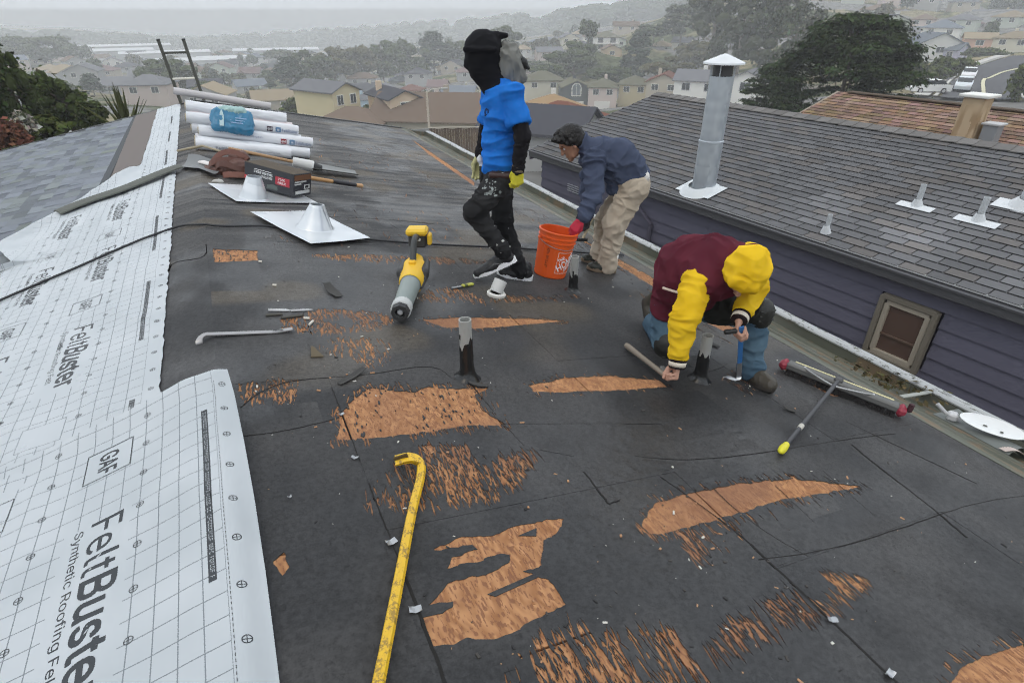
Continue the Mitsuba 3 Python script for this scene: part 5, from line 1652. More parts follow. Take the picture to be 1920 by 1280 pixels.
shingle_bits(bt, bk, 'shingle', 0, [0] * len(bt), 'mottled brown shingles, too small to tell apart')
put(bk, 'ridge_cap', nb(cat([boxm(0.24, 0.26, 0.02, (BX, B0 + 0.13 + 0.25 * i, BZ + 0.012 + 0.004 * (i % 2))) for i in range(46)])), (0.10, 0.075, 0.055), 'shingle', False)
put(bk, 'rake_edge', nb(moved(prism([(-3.15, -3.15 * BS - 0.06), (0, 0.0), (3.15, -3.15 * BS - 0.06), (3.15, -3.15 * BS - 0.16), (0, -0.12), (-3.15, -3.15 * BS - 0.16)], 0.05), np.array([[1, 0, 0], [0, 0, -1], [0, 1, 0.0]]), (BX, B1 + 0.06, BZ))), (0.30, 0.25, 0.2), 'matte', False)
scene['stained_stucco'] = two({'type': 'diffuse', 'reflectance': proc(lambda p, n, uv: mix((0.50, 0.38, 0.25), (0.36, 0.25, 0.15), smoothstep(0.45, 0.85, n2(p.x * 11 + p.y * 13, p.z * 4))))})
ch = put(bk, 'chimney', nb(boxm(0.34, 0.32, 0.95, (6.3, 2.29, -0.36), 0.01)), None, 'stained_stucco', False, label='tan rust streaked chimney flue')
put(ch, 'cap', nb(cat([boxm(0.46, 0.45, 0.05, (6.3, 2.29, 0.145), 0.012), boxm(0.28, 0.27, 0.05, (6.3, 2.29, 0.10))])), (0.62, 0.62, 0.58), 'matte', False)
vt = put(bk, 'roof_vent', nb(boxm(0.24, 0.22, 0.5, (6.35, 1.95, -0.52), 0.01)), (0.24, 0.25, 0.26), 'satin', False)
put(vt, 'cap', nb(boxm(0.30, 0.28, 0.035, (6.35, 1.95, -0.262), 0.008)), (0.42, 0.42, 0.42), 'satin', False)


# ================================================================ things on the roof
def along(a, b, m):
    """mesh modelled along +x from 0, moved so that it runs from a towards b (z stays upright)"""
    a, b = np.asarray(a, float), np.asarray(b, float)
    x = unit(b - a)
    y = unit(np.cross((0, 0, 1), x))
    return moved(m, frame(x, y, np.cross(x, y)), a)


def W(x, y, h=0.0):
    return np.array([x, y, rz(x) + h])


XUP = np.array([[0, 0, 1], [1, 0, 0], [0, 1, 0.0]])      # turns a lathe about z into one about x


def xlathe(profile, n=20):
    """profile of (x, radius) turned about the x axis"""
    m = lathe([(r, x) for x, r in profile], n)
    return moved(m, XUP)


# vent pipes with old tar
def tar_pipe(x, y, h, r, cut, label, seed, lean=(0, 0)):
    k = thing('vent_pipe', label, 'vent pipe')
    q = np.random.default_rng(seed)
    b = W(x, y)
    put(k, 'pipe', moved(lathe([(0, -0.02), (r, -0.02), (r, h), (r * 0.82, h), (r * 0.82, h - 0.09), (0, h - 0.09)], 24), None, b), (0.33, 0.33, 0.31), 'satin', 35)
    n = 28
    prof = []
    ang = np.arange(n) * 2 * np.pi / n
    zs = np.linspace(0, 1, 14)
    v = []
    top = h * cut * (0.82 + 0.42 * meshkit.noise(np.stack([np.cos(ang) * 2.2, np.sin(ang) * 2.2, ang * 0 + seed], 1)))
    for t in zs:
        flare = r * (1.10 + 1.15 * math.exp(-t * 9.0))
        z = top * t
        rr = flare * (1 + 0.10 * (meshkit.noise(np.stack([np.cos(ang) * 3, np.sin(ang) * 3, z * 30], 1), seed) - 0.5)) * (1 if t < 0.99 else 0.93)
        v.append(np.stack([rr * np.cos(ang), rr * np.sin(ang), z + 0.002 - SL * rr * np.cos(ang) * (1 - t)], 1))
    v = np.vstack(v)
    i, j = np.meshgrid(np.arange(len(zs) - 1), np.arange(n), indexing='ij')
    f = np.stack([i * n + j, i * n + (j + 1) % n, (i + 1) * n + (j + 1) % n, (i + 1) * n + j], -1).reshape(-1, 4)
    put(k, 'tar', moved(trimesh.Trimesh(v, np.vstack([f[:, [0, 1, 2]], f[:, [0, 2, 3]]]), process=False), None, b), (0.012, 0.012, 0.012), 'gloss', True)
    ds = []
    for _ in range(7):
        a = q.uniform(0, 6.28)
        z0 = h * q.uniform(cut * 0.8, cut * 1.25)
        ds.append(boxm(0.004, 0.012, q.uniform(0.02, 0.06), (r * 1.0, 0, z0)).apply_transform(M4(rotz(a))))
    put(k, 'tar_smear', moved(cat(ds), None, b), (0.014, 0.014, 0.013), 'satin', False, kind='stuff')


tar_pipe(1.10, 2.29, 0.335, 0.031, 0.60, 'bare vent pipe with a tarred foot standing alone mid roof', 1)
tar_pipe(2.43, 3.43, 0.285, 0.031, 0.44, 'short vent pipe with a tarred foot right of the orange bucket', 2)
tar_pipe(2.47, 2.06, 0.30, 0.032, 0.55, 'vent pipe with a tarred foot in front of the kneeling man', 3)

# flashings
scene['tin'] = two(pr(proc(lambda p, n, uv: mix((0.74, 0.76, 0.77), (0.60, 0.63, 0.65), n2(p.x * 9 + p.z * 20, p.y * 7))), 0.30, metallic=0.6, specular=0.5))


def flashing(c, cone, r0, r1, h, label, seam):
    k = thing('pipe_flashing', label, 'flashing')
    P = np.array(c, float)
    G = np.zeros((7, 7, 3))
    for i, u in enumerate(np.linspace(0, 1, 7)):
        for j, v in enumerate(np.linspace(0, 1, 7)):
            G[i, j, :2] = (P[0] * (1 - u) + P[1] * u) * (1 - v) + (P[3] * (1 - u) + P[2] * u) * v
            G[i, j, 2] = (0.030 if seam else 0.012) + 0.012 * abs(u - 0.5) + 0.01 * abs(v - 0.5)
    G[..., 2] += rz(G[..., 0])
    put(k, 'plate', sheet(G, 0.0012), None, 'tin', 30)
    cm = lathe([(r0 * 1.12, 0.0), (r0, 0.008), (r1, h), (r1 * 0.93, h), (r0 * 0.95, 0.006)], 32)
    put(k, 'cone', moved(cm, RIGHT, W(cone[0], cone[1], 0.034 if seam else 0.016)), None, 'tin', 40)
    if seam:
        s = np.array([[r0 * 1.02, 0, 0.0], [r0 * 1.0 + 0.012, 0, 0.0], [r1 + 0.014, 0, h * 1.06], [r1, 0, h * 1.06]])
        m = prism(Polygon([(s[0, 0], s[0, 2]), (s[1, 0], s[1, 2]), (s[2, 0], s[2, 2]), (s[3, 0], s[3, 2])]), 0.02)
        put(k, 'seam', moved(moved(m, np.array([[1, 0, 0], [0, 0, -1], [0, 1, 0.0]])), RIGHT @ rotz(-0.5), W(cone[0], cone[1], 0.034 if seam else 0.016)), None, 'tin', False)


flashing([(0.05, 6.01), (0.25, 5.42), (0.93, 5.54), (0.75, 6.12)], (0.40, 5.62), 0.118, 0.062, 0.185, 'bright metal flashing plate with a cone, behind, with the black box on it', False)
flashing([(0.33, 5.05), (0.67, 4.27), (1.15, 4.47), (0.86, 5.22)], (0.775, 4.72), 0.135, 0.05, 0.185, 'bright metal flashing plate with a seamed cone, in front', True)

# the nail box
k = thing('nail_box', 'black cardboard nail box with a red label standing on a flashing plate', 'box')
BY = math.atan2(-0.73, 0.68)
BR = RIGHT @ rotz(BY)
BO = W(0.635, 5.935, 0.035)
put(k, 'carton', moved(boxm(0.56, 0.25, 0.205, (0, 0, 0.1025), 0.004), BR, BO), (0.030, 0.031, 0.036), 'satin', False)
put(k, 'lid', moved(cat([boxm(0.552, 0.122, 0.003, (0, -0.0625, 0.2065)), boxm(0.552, 0.122, 0.003, (0, 0.0625, 0.2062))]), BR, BO), (0.085, 0.068, 0.05), 'matte', False)  # the brown is a reflection painted into the lid colour
FRONT = np.array([[1, 0, 0], [0, 0, -1], [0, 1, 0.0]])     # flat print to the -y face


def on_front(m, x, z, lift=0.0005):
    return moved(moved(m, FRONT, (x, -0.125 - lift, z)), BR, BO)


lines = cat([scaled_text('1 WIRE WEATHER', 0.021, 0.215, True).apply_translation((-0.17, 0.132, 0)), scaled_text('COLLATED', 0.021, 0.13, True).apply_translation((-0.09, 0.100, 0)), prism(sbox(-0.165, 0.163, 0.03, 0.168), 0.001), scaled_text('ROOFING', 0.014, 0.09).apply_translation((-0.19, 0.06, 0)), ])
put(k, 'lettering', on_front(lines, 0, 0), (0.68, 0.68, 0.68), 'matte', False)
put(k, 'red_label', on_front(prism(sbox(0.075, 0.075, 0.235, 0.150), 0.001), 0, 0), (0.38, 0.045, 0.06), 'matte', False)
put(k, 'label_lettering', on_front(cat([scaled_text('7200', 0.02, 0.075, True).apply_translation((0.11, 0.118, 0)), scaled_text('NAILS', 0.02, 0.09, True).apply_translation((0.105, 0.088, 0))]), 0, 0, 0.002), (0.75, 0.66, 0.66), 'matte', False)
put(k, 'red_corner_label', on_front(prism(sbox(-0.278, 0.055, -0.225, 0.088), 0.001), 0, 0), (0.45, 0.05, 0.06), 'matte', False)
put(k, 'picture_panel', on_front(cat([prism(Polygon([(-0.02, 0.018), (0.10, 0.018), (0.10, 0.055), (0.05, 0.066), (-0.02, 0.05)]), 0.001)]), 0, 0), (0.10, 0.12, 0.115), 'matte', False)
EPY = np.array([[0, 0, 1], [1, 0, 0], [0, 1, 0.0]])
put(k, 'end_print', moved(moved(cat([prism(sbox(-0.10, 0.02, 0.10, 0.05), 0.001), prism(sbox(0.02, 0.06, 0.10, 0.10).difference(sbox(0.035, 0.068, 0.085, 0.092)), 0.001), prism(sbox(-0.11, 0.105, -0.02, 0.118), 0.001), prism(sbox(-0.11, 0.125, 0.05, 0.138), 0.001)]), EPY, (0.2805, 0, 0)), BR, BO), (0.5, 0.5, 0.48), 'matte', False)
put(k, 'brown_end_panel', moved(moved(prism(sbox(-0.115, 0.145, 0.115, 0.195), 0.001), EPY, (0.2806, 0, 0)), BR, BO), (0.16, 0.075, 0.04), 'matte', False)

# axe-like hatchet handle lying against it, shovel, tool belt, loose plate
k = thing('hatchet', 'wooden hatchet handle with a black grip sticking out beside the nail box', 'hatchet')
a, b = W(0.80, 6.06, 0.15), W(1.56, 6.34, 0.035)
put(k, 'handle', along(a, b, xlathe([(0, 0), (0, 0.024), (0.15, 0.022), (0.44, 0.019), (0.44, 0)], 14)), (0.46, 0.25, 0.10), 'satin', 40)
put(k, 'grip', along(a, b, xlathe([(0.44, 0), (0.44, 0.0215), (0.60, 0.0225), (0.72, 0.021), (0.72, 0)], 14)), (0.028, 0.026, 0.03), 'satin', 40)
put(k, 'knob', along(a, b, xlathe([(0.72, 0), (0.72, 0.02), (0.79, 0.024), (0.805, 0.018), (0.805, 0)], 14)), (0.5, 0.30, 0.15), 'satin', 40)
put(k, 'head', along(a, b, moved(prism(Polygon([(-0.16, -0.06), (-0.10, -0.03), (0.0, -0.028), (0.02, 0.028), (-0.10, 0.03), (-0.16, 0.08)]), 0.03), np.array([[1, 0, 0], [0, 0, -1], [0, 1, 0.0]]), (0, 0.015, 0))), (0.12, 0.12, 0.12), 'satin', False)
k = thing('roofing_shovel', 'grey shovel blade with a white socket lying beyond the hatchet', 'shovel')
G = np.array([[(1.10 + 0.50 * u, 7.00 - 0.05 * u + (0.17 - 0.07 * u) * v, 0.055 - 0.02 * u + 0.035 * v * v * (1 - 0.3 * u)) for v in np.linspace(-1, 1, 9)] for u in np.linspace(0, 1, 9)])
G[..., 2] += rz(G[..., 0])
put(k, 'blade', sheet(G, 0.004), (0.20, 0.205, 0.20), 'satin', 40)
put(k, 'socket', tube([W(0.92, 7.02, 0.10), W(1.13, 7.0, 0.075)], [0.052, 0.058], 16), (0.62, 0.62, 0.60), 'matte')
put(k, 'ferrule', tube([W(1.12, 7.0, 0.074), W(1.22, 6.99, 0.062)], [0.05, 0.03], 14), (0.03, 0.03, 0.03), 'satin')
put(k, 'shaft', tube([W(0.30, 7.10, 0.16), W(0.95, 7.02, 0.095)], 0.017, 10), (0.4, 0.24, 0.12), 'satin')
k = thing('tool_belt', 'heap of a brown leather tool belt left of the nail box', 'tool belt')
c = W(0.24, 6.55, 0.0)
bl = blob([('e', c + (0.02, 0.06, 0.06), (0.17, 0.16, 0.07)), ('e', c + (0.10, -0.10, 0.07), (0.10, 0.09, 0.075)), ('e', c + (-0.10, 0.10, 0.05), (0.10, 0.10, 0.05)), ('e', c + (0.13, 0.1, 0.13), (0.09, 0.07, 0.06))], 0.012, 0.03, 0.022, (11, 11, 22), 4)
put(k, 'pouch', bl, (0.10, 0.042, 0.03), 'satin', True)
for i, (p0, p1, p2, p3) in enumerate((((-0.10, -0.05, 0.08), (0.02, -0.18, 0.13), (0.14, -0.22, 0.07), (0.22, -0.14, 0.04)), ((-0.16, 0.05, 0.07), (-0.02, -0.07, 0.16), (0.12, -0.06, 0.14), (0.2, 0.08, 0.12)), ((-0.14, 0.2, 0.06), (0, 0.12, 0.19), (0.1, 0.05, 0.20), (0.2, -0.02, 0.13)), ((-0.05, -0.16, 0.03), (0.06, -0.26, 0.05), (0.2, -0.27, 0.03), (0.26, -0.2, 0.02)))):
    S = spline([c + q for q in (p0, p1, p2, p3)], 20)
    t = np.gradient(S, axis=0)
    nrm = np.cross(t, (0.2, 0.3, 1.0))
    nrm /= np.linalg.norm(nrm, axis=1, keepdims=True)
    up = np.cross(nrm, t)
    up /= np.linalg.norm(up, axis=1, keepdims=True)
    G = np.stack([S + nrm * 0.004 + up * q for q in (-0.026, -0.009, 0.009, 0.026)], 1)
    put(k, 'strap', sheet(G, 0.007, N=np.array([0.1, -0.3, 0.9])), np.array((0.125, 0.05, 0.035)) * (0.8 + 0.25 * i), 'satin', 40)
put(k, 'buckle', moved(boxm(0.05, 0.04, 0.006, b=0.002), RIGHT, W(0.36, 6.40, 0.12)), (0.5, 0.5, 0.48), 'metal', False)
k = thing('bent_plate', 'dark bent metal plate with a pale scrap on it, left of the tool belt', 'metal plate')
G = np.array([[(-0.16 + 0.30 * u + 0.07 * v, 7.02 - 0.62 * u + 0.22 * v, 0.02 + 0.07 * abs(v) ** 2 + 0.015 * u) for v in np.linspace(-0.5, 0.9, 7)] for u in np.linspace(0, 1, 9)])
G[..., 2] += rz(G[..., 0])
put(k, 'plate', sheet(G, 0.003), (0.14, 0.145, 0.145), 'satin', 30)
put(k, 'scrap', moved(boxm(0.22, 0.07, 0.02, b=0.008), rotz(-1.1), W(0.06, 6.74, 0.055)), (0.62, 0.58, 0.56), 'matte', 30)
single('wooden_stick', 'thin wooden stick lying across the ridge behind the tool belt', 'stick', tube([W(-0.22, 7.72, 0.05), W(0.05, 7.42, 0.10), W(0.3, 7.1, 0.10)], 0.013, 8), (0.30, 0.25, 0.16), 'satin')
single('stone_chip', 'pale stone sized chip below the tool belt', 'chip', blob([('e', W(0.13, 6.12, 0.02), (0.05, 0.025, 0.02)), ('e', W(0.16, 6.1, 0.02), (0.025, 0.025, 0.018))], 0.006, 0.01), (0.42, 0.41, 0.38))

# rolls of white underlayment, stacked, with printed wrappers
RL = [(-0.02, 7.72, 0.066, 1.02, 'lowest front roll of the white stack, behind the tool belt and nail box', 0), (0.00, 7.87, 0.066, 1.24, 'white roll just above and behind the lowest front one', 0), (-0.02, 8.02, 0.066, 1.25, 'white roll hidden low in the stack', 0), (0.0, 8.17, 0.066, 1.22, 'white roll at the back of the bottom row', 0), (0.0, 8.32, 0.066, 1.2, 'white roll on the felt farthest from the tool belt', 0),
      (0.04, 7.94, 0.182, 1.27, 'white wrapped roll with a red square logo near its right end', 1), (-0.03, 8.09, 0.182, 1.22, 'white roll in the second row, behind the red logo', 0), (-0.02, 8.24, 0.182, 1.2, 'white roll at the back of the second row', 0),
      (-0.06, 8.10, 0.292, 1.24, 'white wrapped roll with a dark square logo, under the right end of the water pack', 2), (-0.03, 8.25, 0.292, 1.16, 'pinkish white roll in the third row', 4), (-0.04, 8.27, 0.398, 1.12, 'crumpled white roll on top of the stack', 3)]
for i, (x0, y, h, L, lab, logo) in enumerate(RL):
    k = thing('underlayment_roll', lab, 'roll')
    q = np.random.default_rng(40 + i)
    yaw = q.normal() * 0.02
    r = 0.064
    nu, nv = 40, 28
    U, A = np.meshgrid(np.linspace(0, 1, nu), np.arange(nv) * 2 * np.pi / nv, indexing='ij')
    crumple = 0.018 if logo != 3 else 0.035
    rr = r * (1 - 0.03 * (U > 0.97)) + crumple * (meshkit.fbm(np.stack([U * 9, np.cos(A) * 1.5 + i, np.sin(A) * 1.5], -1), 3, i) - 0.5)
    v = np.stack([U * L, rr * np.cos(A), rr * np.sin(A)], -1).reshape(-1, 3)
    a_, b_ = np.meshgrid(np.arange(nu - 1), np.arange(nv), indexing='ij')
    f = np.stack([a_ * nv + b_, a_ * nv + (b_ + 1) % nv, (a_ + 1) * nv + (b_ + 1) % nv, (a_ + 1) * nv + b_], -1).reshape(-1, 4)
    m = trimesh.Trimesh(np.vstack([v, [(0.01, 0, 0), (L - 0.01, 0, 0)]]), np.vstack([f[:, [0, 2, 1]], f[:, [0, 3, 2]], [(nu * nv, b, (b + 1) % nv) for b in range(nv)], [(nu * nv + 1, (nu - 1) * nv + (b + 1) % nv, (nu - 1) * nv + b) for b in range(nv)]]), process=False)
    m.fix_normals()
    R_, o = RIGHT @ rotz(yaw), W(max(x0, 0.02), y, h) + (x0 - max(x0, 0.02)) * RIGHT[:, 0]
    put(k, 'wrapper', moved(m, R_, o), (0.66, 0.59, 0.58) if logo == 4 else np.array((0.68, 0.69, 0.71)) * q.uniform(0.88, 1.0), 'satin', 40)
    put(k, 'core', moved(xlathe([(-0.012, 0.03), (-0.012, 0.04), (0.03, 0.04), (0.03, 0.03), (-0.012, 0.03)], 16), R_, o), (0.42, 0.36, 0.26), 'matte')

    def wrapped(m2, rad=r + 0.006, ang0=-2.3):
        """flat print (x along the roll, y up) bent round the roll"""
        v2, f2 = trimesh.remesh.subdivide_to_size(m2.vertices, m2.faces, 0.03, max_iter=10)
        an = ang0 - v2[:, 1] / rad
        ra = rad + v2[:, 2]
        return moved(trimesh.Trimesh(np.stack([v2[:, 0], ra * np.cos(an), ra * np.sin(an)], 1), f2, process=False), R_, o)

    if logo in (1, 2):
        put(k, 'logo_square', wrapped(prism(sbox(0.70 * L, 0.02, 0.70 * L + 0.065, 0.08), 0.001)), (0.24, 0.02, 0.03) if logo == 1 else (0.06, 0.045, 0.06), 'matte', False)
        put(k, 'logo_lettering', wrapped(scaled_text('GAF', 0.026, 0.055, True).apply_translation((0.70 * L + 0.006, 0.037, 0.0012))), (0.75, 0.75, 0.75), 'matte', False)
        put(k, 'blue_square', wrapped(prism(sbox(0.70 * L + 0.10, 0.02, 0.70 * L + 0.16, 0.08).difference(sbox(0.70 * L + 0.115, 0.035, 0.70 * L + 0.145, 0.06)), 0.001)), (0.12, 0.22, 0.36), 'matte', False)
        put(k, 'print', wrapped(cat([scaled_text('FeltBuster', 0.035, 0.18, True).apply_translation((0.70 * L + 0.175, 0.03, 0)), scaled_text('Synthetic Roofing Felt', 0.02, 0.3).apply_translation((0.30 * L, 0.06, 0))])), (0.24, 0.28, 0.38), 'matte', False)
    elif logo == 0:
        put(k, 'print', wrapped(cat([scaled_text('FeltBuster', 0.035, 0.24, True).apply_translation((0.2 * L, 0.03, 0)), scaled_text('Synthetic Roofing Felt', 0.018, 0.26).apply_translation((0.62 * L, 0.05, 0))])), (0.30, 0.31, 0.34), 'matte', False)
k = thing('water_pack', 'blue shrink wrapped pack of water bottles lying on the white rolls', 'bottle pack')
o, R_ = W(0.42, 7.90, 0.335), RIGHT @ rotz(-0.03)
R_ = R_ @ np.array([[1, 0, 0], [0, 0.55, -0.835], [0, 0.835, 0.55]])
pk = blob([('e', (sx * 0.14, 0, 0), (0.095, 0.13, 0.06)) for sx in (-1, 0, 1)] + [('c', (-0.17, -0.09, 0), (0.17, -0.09, 0), 0.045, 0.045), ('c', (-0.17, 0.09, 0), (0.17, 0.09, 0), 0.045, 0.045)], 0.012, 0.03, 0.012, (18, 18, 18), 3)
put(k, 'film', moved(pk, R_, o), (0.03, 0.17, 0.30), 'gloss', True)
put(k, 'pale_top', moved(blob([('c', (-0.10, 0.12, 0.01), (0.10, 0.12, 0.02), 0.045, 0.05)], 0.01, 0.02, 0.012, (25, 25, 25), 6), R_, o), (0.32, 0.48, 0.46), 'gloss', True)
bot = Polygon([(-0.022, -0.10), (0.022, -0.10), (0.024, 0.02), (0.014, 0.07), (0.009, 0.075), (0.009, 0.095), (-0.009, 0.095), (-0.009, 0.075), (-0.014, 0.07), (-0.024, 0.02)])
put(k, 'bottle_print', moved(prism(bot, 0.004), R_, o + R_ @ np.array([-0.115, 0.0, 0.062])), (0.42, 0.56, 0.58), 'satin', False)
put(k, 'print_bars', moved(cat([prism(sbox(-0.02, 0.01 - 0.03 * i, 0.15 - 0.02 * i, 0.022 - 0.03 * i), 0.004) for i in range(3)]), R_, o + R_ @ np.array([0, 0, 0.062])), (0.25, 0.38, 0.55), 'satin', False)
k = thing('cardboard_tube', 'long grey white tube lying along the far rake before the ladder', 'tube')
a, b = W(0.02, 12.05, 0.20) + (-0.30, 0, 0), W(1.20, 11.9, 0.12)
put(k, 'tube', tube([a, b], 0.058, 22), (0.52, 0.50, 0.50), 'matte', 40)
put(k, 'end_ring', along(a, b, xlathe([(-0.004, 0.034), (-0.004, 0.05), (0.004, 0.05), (0.004, 0.034)], 18)), (0.2, 0.18, 0.16))

# ladder
k = thing('ladder', 'top of an aluminium ladder leaning on the far rake', 'ladder')
dv = unit((-0.085, -0.10, 1.0))
for s, b0 in ((0, np.array([-0.19, 12.42, -0.55])), (1, np.array([0.185, 12.42, -0.55]))):
    put(k, 'rail', along(b0 - dv * 2.5, b0 + dv * 1.52, boxm(4.02, 0.024, 0.06, (2.01, 0, 0), 0.004)), (0.09, 0.09, 0.075), 'satin', False)
    put(k, 'rail_cap', along(b0 + dv * 1.50, b0 + dv * 1.6, boxm(0.03, 0.028, 0.066, (0.015, 0, 0), 0.006)), (0.03, 0.03, 0.03), 'satin', False)
for z in (0.09, 0.50, 0.91, 1.32, -0.35):
    c0 = np.array([-0.19, 12.42, -0.55]) + dv * z
    put(k, 'rung', tube([c0, c0 + (0.375, 0, 0)], 0.019, 10), (0.07, 0.07, 0.06) if z > 1.2 else (0.72, 0.70, 0.60), 'satin')

# cordless blower
k = thing('leaf_blower', 'yellow and black cordless blower with a long grey nozzle lying on the felt', 'leaf blower')
a, b = W(0.945, 2.93, 0.075), W(1.335, 3.78, 0.10)
R_ = frame(unit(b - a), unit(np.cross((0, 0, 1), b - a)), unit(np.cross(b - a, np.cross((0, 0, 1), b - a))))
at = lambda m: moved(m, R_, a)  # noqa
put(k, 'nozzle', at(xlathe([(0.07, 0.046), (0.10, 0.056), (0.2, 0.057), (0.42, 0.064), (0.52, 0.070), (0.52, 0.0)], 28)), (0.22, 0.255, 0.24), 'satin', 40)
put(k, 'nozzle_ring', at(xlathe([(0.04, 0.052), (0.045, 0.060), (0.11, 0.0605), (0.12, 0.057), (0.12, 0.05), (0.06, 0.047), (0.04, 0.052)], 28)), (0.46, 0.47, 0.46), 'satin', 40)
put(k, 'nozzle_tip', at(xlathe([(0.0, 0.030), (0.0, 0.050), (0.06, 0.058), (0.075, 0.055), (0.05, 0.035), (0.08, 0.02), (0.08, 0.0)], 8)), (0.03, 0.03, 0.03), 'satin', False)
put(k, 'inner_cone', at(xlathe([(0.01, 0.0), (0.015, 0.016), (0.08, 0.026), (0.08, 0.0)], 16)), (0.4, 0.4, 0.4), 'satin', 40)
hs = blob([('c', (0.50, 0, 0.0), (0.70, 0, 0.015), 0.078, 0.086), ('c', (0.70, 0, 0.02), (0.80, 0, 0.045), 0.075, 0.05)], 0.009, 0.02)
put(k, 'housing', at(hs), (0.72, 0.43, 0.02), 'satin', True)
put(k, 'collar', at(xlathe([(0.45, 0.070), (0.47, 0.076), (0.53, 0.082), (0.54, 0.07)], 24)), (0.70, 0.44, 0.03), 'satin', 40)
for s in (1, -1):
    put(k, 'intake', at(blob([('c', (0.60, s * 0.075, 0.03), (0.76, s * 0.07, 0.045), 0.035, 0.028), ('c', (0.46, s * 0.066, -0.02), (0.60, s * 0.075, 0.0), 0.014, 0.025)], 0.008, 0.02)), (0.035, 0.035, 0.035), 'satin', True)
put(k, 'latch', at(boxm(0.05, 0.045, 0.03, (0.62, 0, 0.095), 0.008)), (0.75, 0.42, 0.01), 'satin', 30)
put(k, 'handle', at(tube(spline([(0.62, 0, 0.075), (0.70, 0, 0.15), (0.82, 0, 0.20), (0.92, 0, 0.17), (0.96, 0, 0.10)], 20), 0.022, 12)), (0.04, 0.042, 0.04), 'satin', True)
put(k, 'battery', at(boxm(0.10, 0.125, 0.10, (0.96, 0, 0.15), 0.014)), (0.045, 0.045, 0.045), 'satin', 30)
put(k, 'battery_top', at(boxm(0.13, 0.15, 0.05, (0.95, 0, 0.215), 0.016)), (0.74, 0.47, 0.03), 'satin', 30)
put(k, 'battery_side', at(boxm(0.08, 0.03, 0.08, (0.94, -0.085, 0.16), 0.01)), (0.72, 0.45, 0.03), 'satin', 30)
put(k, 'lamp', at(boxm(0.012, 0.05, 0.022, (0.902, 0.0, 0.165), 0.004)), (0.75, 0.75, 0.72), 'gloss', 30)

# bars, knives and small tools
k = thing('flat_pry_bar', 'silver flat bar with a hooked end lying across the ridge crack', 'pry bar')
P = np.vstack([np.linspace(W(0.36, 2.885, 0.024), W(0.28, 2.879, 0.012), 6)[:-1], np.linspace(W(0.28, 2.879, 0.012), np.array([-0.02, 2.862, 0.024]), 12)[:-1], spline([(-0.02, 2.862, 0.024), (-0.045, 2.858, 0.026), (-0.064, 2.846, 0.016), (-0.070, 2.832, -0.002)], 10)])
t = np.gradient(P, axis=0)
t /= np.linalg.norm(t, axis=1, keepdims=True)
wv = np.cross(t, (0, 0, 1.0))
wv /= np.linalg.norm(wv, axis=1, keepdims=True) + 1e-9
G = np.stack([P + wv * q for q in (-0.016, 0.0, 0.016)], 1)
put(k, 'bar', sheet(G, 0.006), (0.40, 0.385, 0.38), 'metal', 40)
put(k, 'slot', onroof(boxm(0.05, 0.005, 0.002), 0.29, 2.877, 0.06, 0.019), (0.05, 0.05, 0.05), 'matte', False)
for i, (p, q, r, c, lab) in enumerate((((0.27, 3.155), (0.385, 3.145), 0.0075, (0.6, 0.6, 0.6), 'silver marker left of the pair by the bare patch'), ((0.385, 3.14), (0.50, 3.15), 0.006, (0.55, 0.55, 0.55), 'silver pointed marker right of the pair by the bare patch'))):
    k = thing('marker_pen', lab, 'pen')
    put(k, 'barrel', along(W(*p, 0.010), W(*q, 0.010), xlathe([(0, 0), (0, r), (0.09, r), (0.118, 0.002), (0.118, 0)], 10)), c, 'satin', 40)
    put(k, 'clip', along(W(*p, 0.010), W(*q, 0.010), boxm(0.04, 0.003, 0.002, (0.02, 0, r + 0.001))), (0.3, 0.3, 0.3), 'satin', False)
for p, q, lab in (((0.245, 3.09), (0.33, 3.10), 'dark shingle sliver below the markers'), ((0.335, 3.055), (0.45, 3.085), 'longer dark shingle sliver below the markers')):
    single('shingle_sliver', lab, 'sliver', along(W(*p, 0.009), W(*q, 0.009), boxm(np.hypot(q[0] - p[0], q[1] - p[1]), 0.02, 0.006, (0.05, 0, 0))), (0.07, 0.065, 0.055), 'matte', False)
for p, q, lab in (((0.452, 2.955), (0.478, 3.0), 'pale cartridge stub lying slantwise below the markers'), ((0.435, 3.04), (0.465, 3.035), 'tiny pale stub above the slanting one'), ((0.33, 3.53), (0.352, 3.525), 'pale stub on the felt left of the blower'), ((0.29, 3.95), (0.31, 3.945), 'dull stub beside the square bare patch')):
    single('cartridge_stub', lab, 'stub', tube([W(*p, 0.009), W(*q, 0.009)], 0.0065, 10), (0.62, 0.58, 0.50), 'satin')
single('felt_wedge', 'triangular brown scrap lying on the scratched patch', 'scrap', onroof(prism(Polygon([(0, 0.06), (-0.028, -0.05), (0.03, -0.06), (0.012, 0.05)]), 0.006), 0.425, 2.64, 0.1, 0.006), (0.12, 0.095, 0.06), 'matte', False)
k = thing('wrecking_bar', 'long yellow wrecking bar with a curved claw in the foreground', 'wrecking bar')
P = spline([W(0.135, 0.52, 0.025), W(0.30, 0.885, 0.026), W(0.45, 1.21, 0.024), W(0.595, 1.515, 0.026), W(0.635, 1.595, 0.030), W(0.648, 1.630, 0.036)], 60)
put(k, 'bar', tube(P, 0.0168, 8), (0.70, 0.44, 0.02), 'worn_yellow', 30)
C2 = spline([W(0.648, 1.630, 0.036), W(0.643, 1.652, 0.046), W(0.622, 1.668, 0.052), W(0.594, 1.680, 0.044), W(0.566, 1.694, 0.030)], 24)
t = np.gradient(C2, axis=0)
t /= np.linalg.norm(t, axis=1, keepdims=True)
wv = unit((0.25, 0.9, 0.1))
wd = np.interp(np.linspace(0, 1, 24), [0, 0.3, 1], [0.0155, 0.019, 0.026])
th = np.interp(np.linspace(0, 1, 24), [0, 0.4, 1], [0.030, 0.018, 0.005])
nrm = np.cross(t, wv)
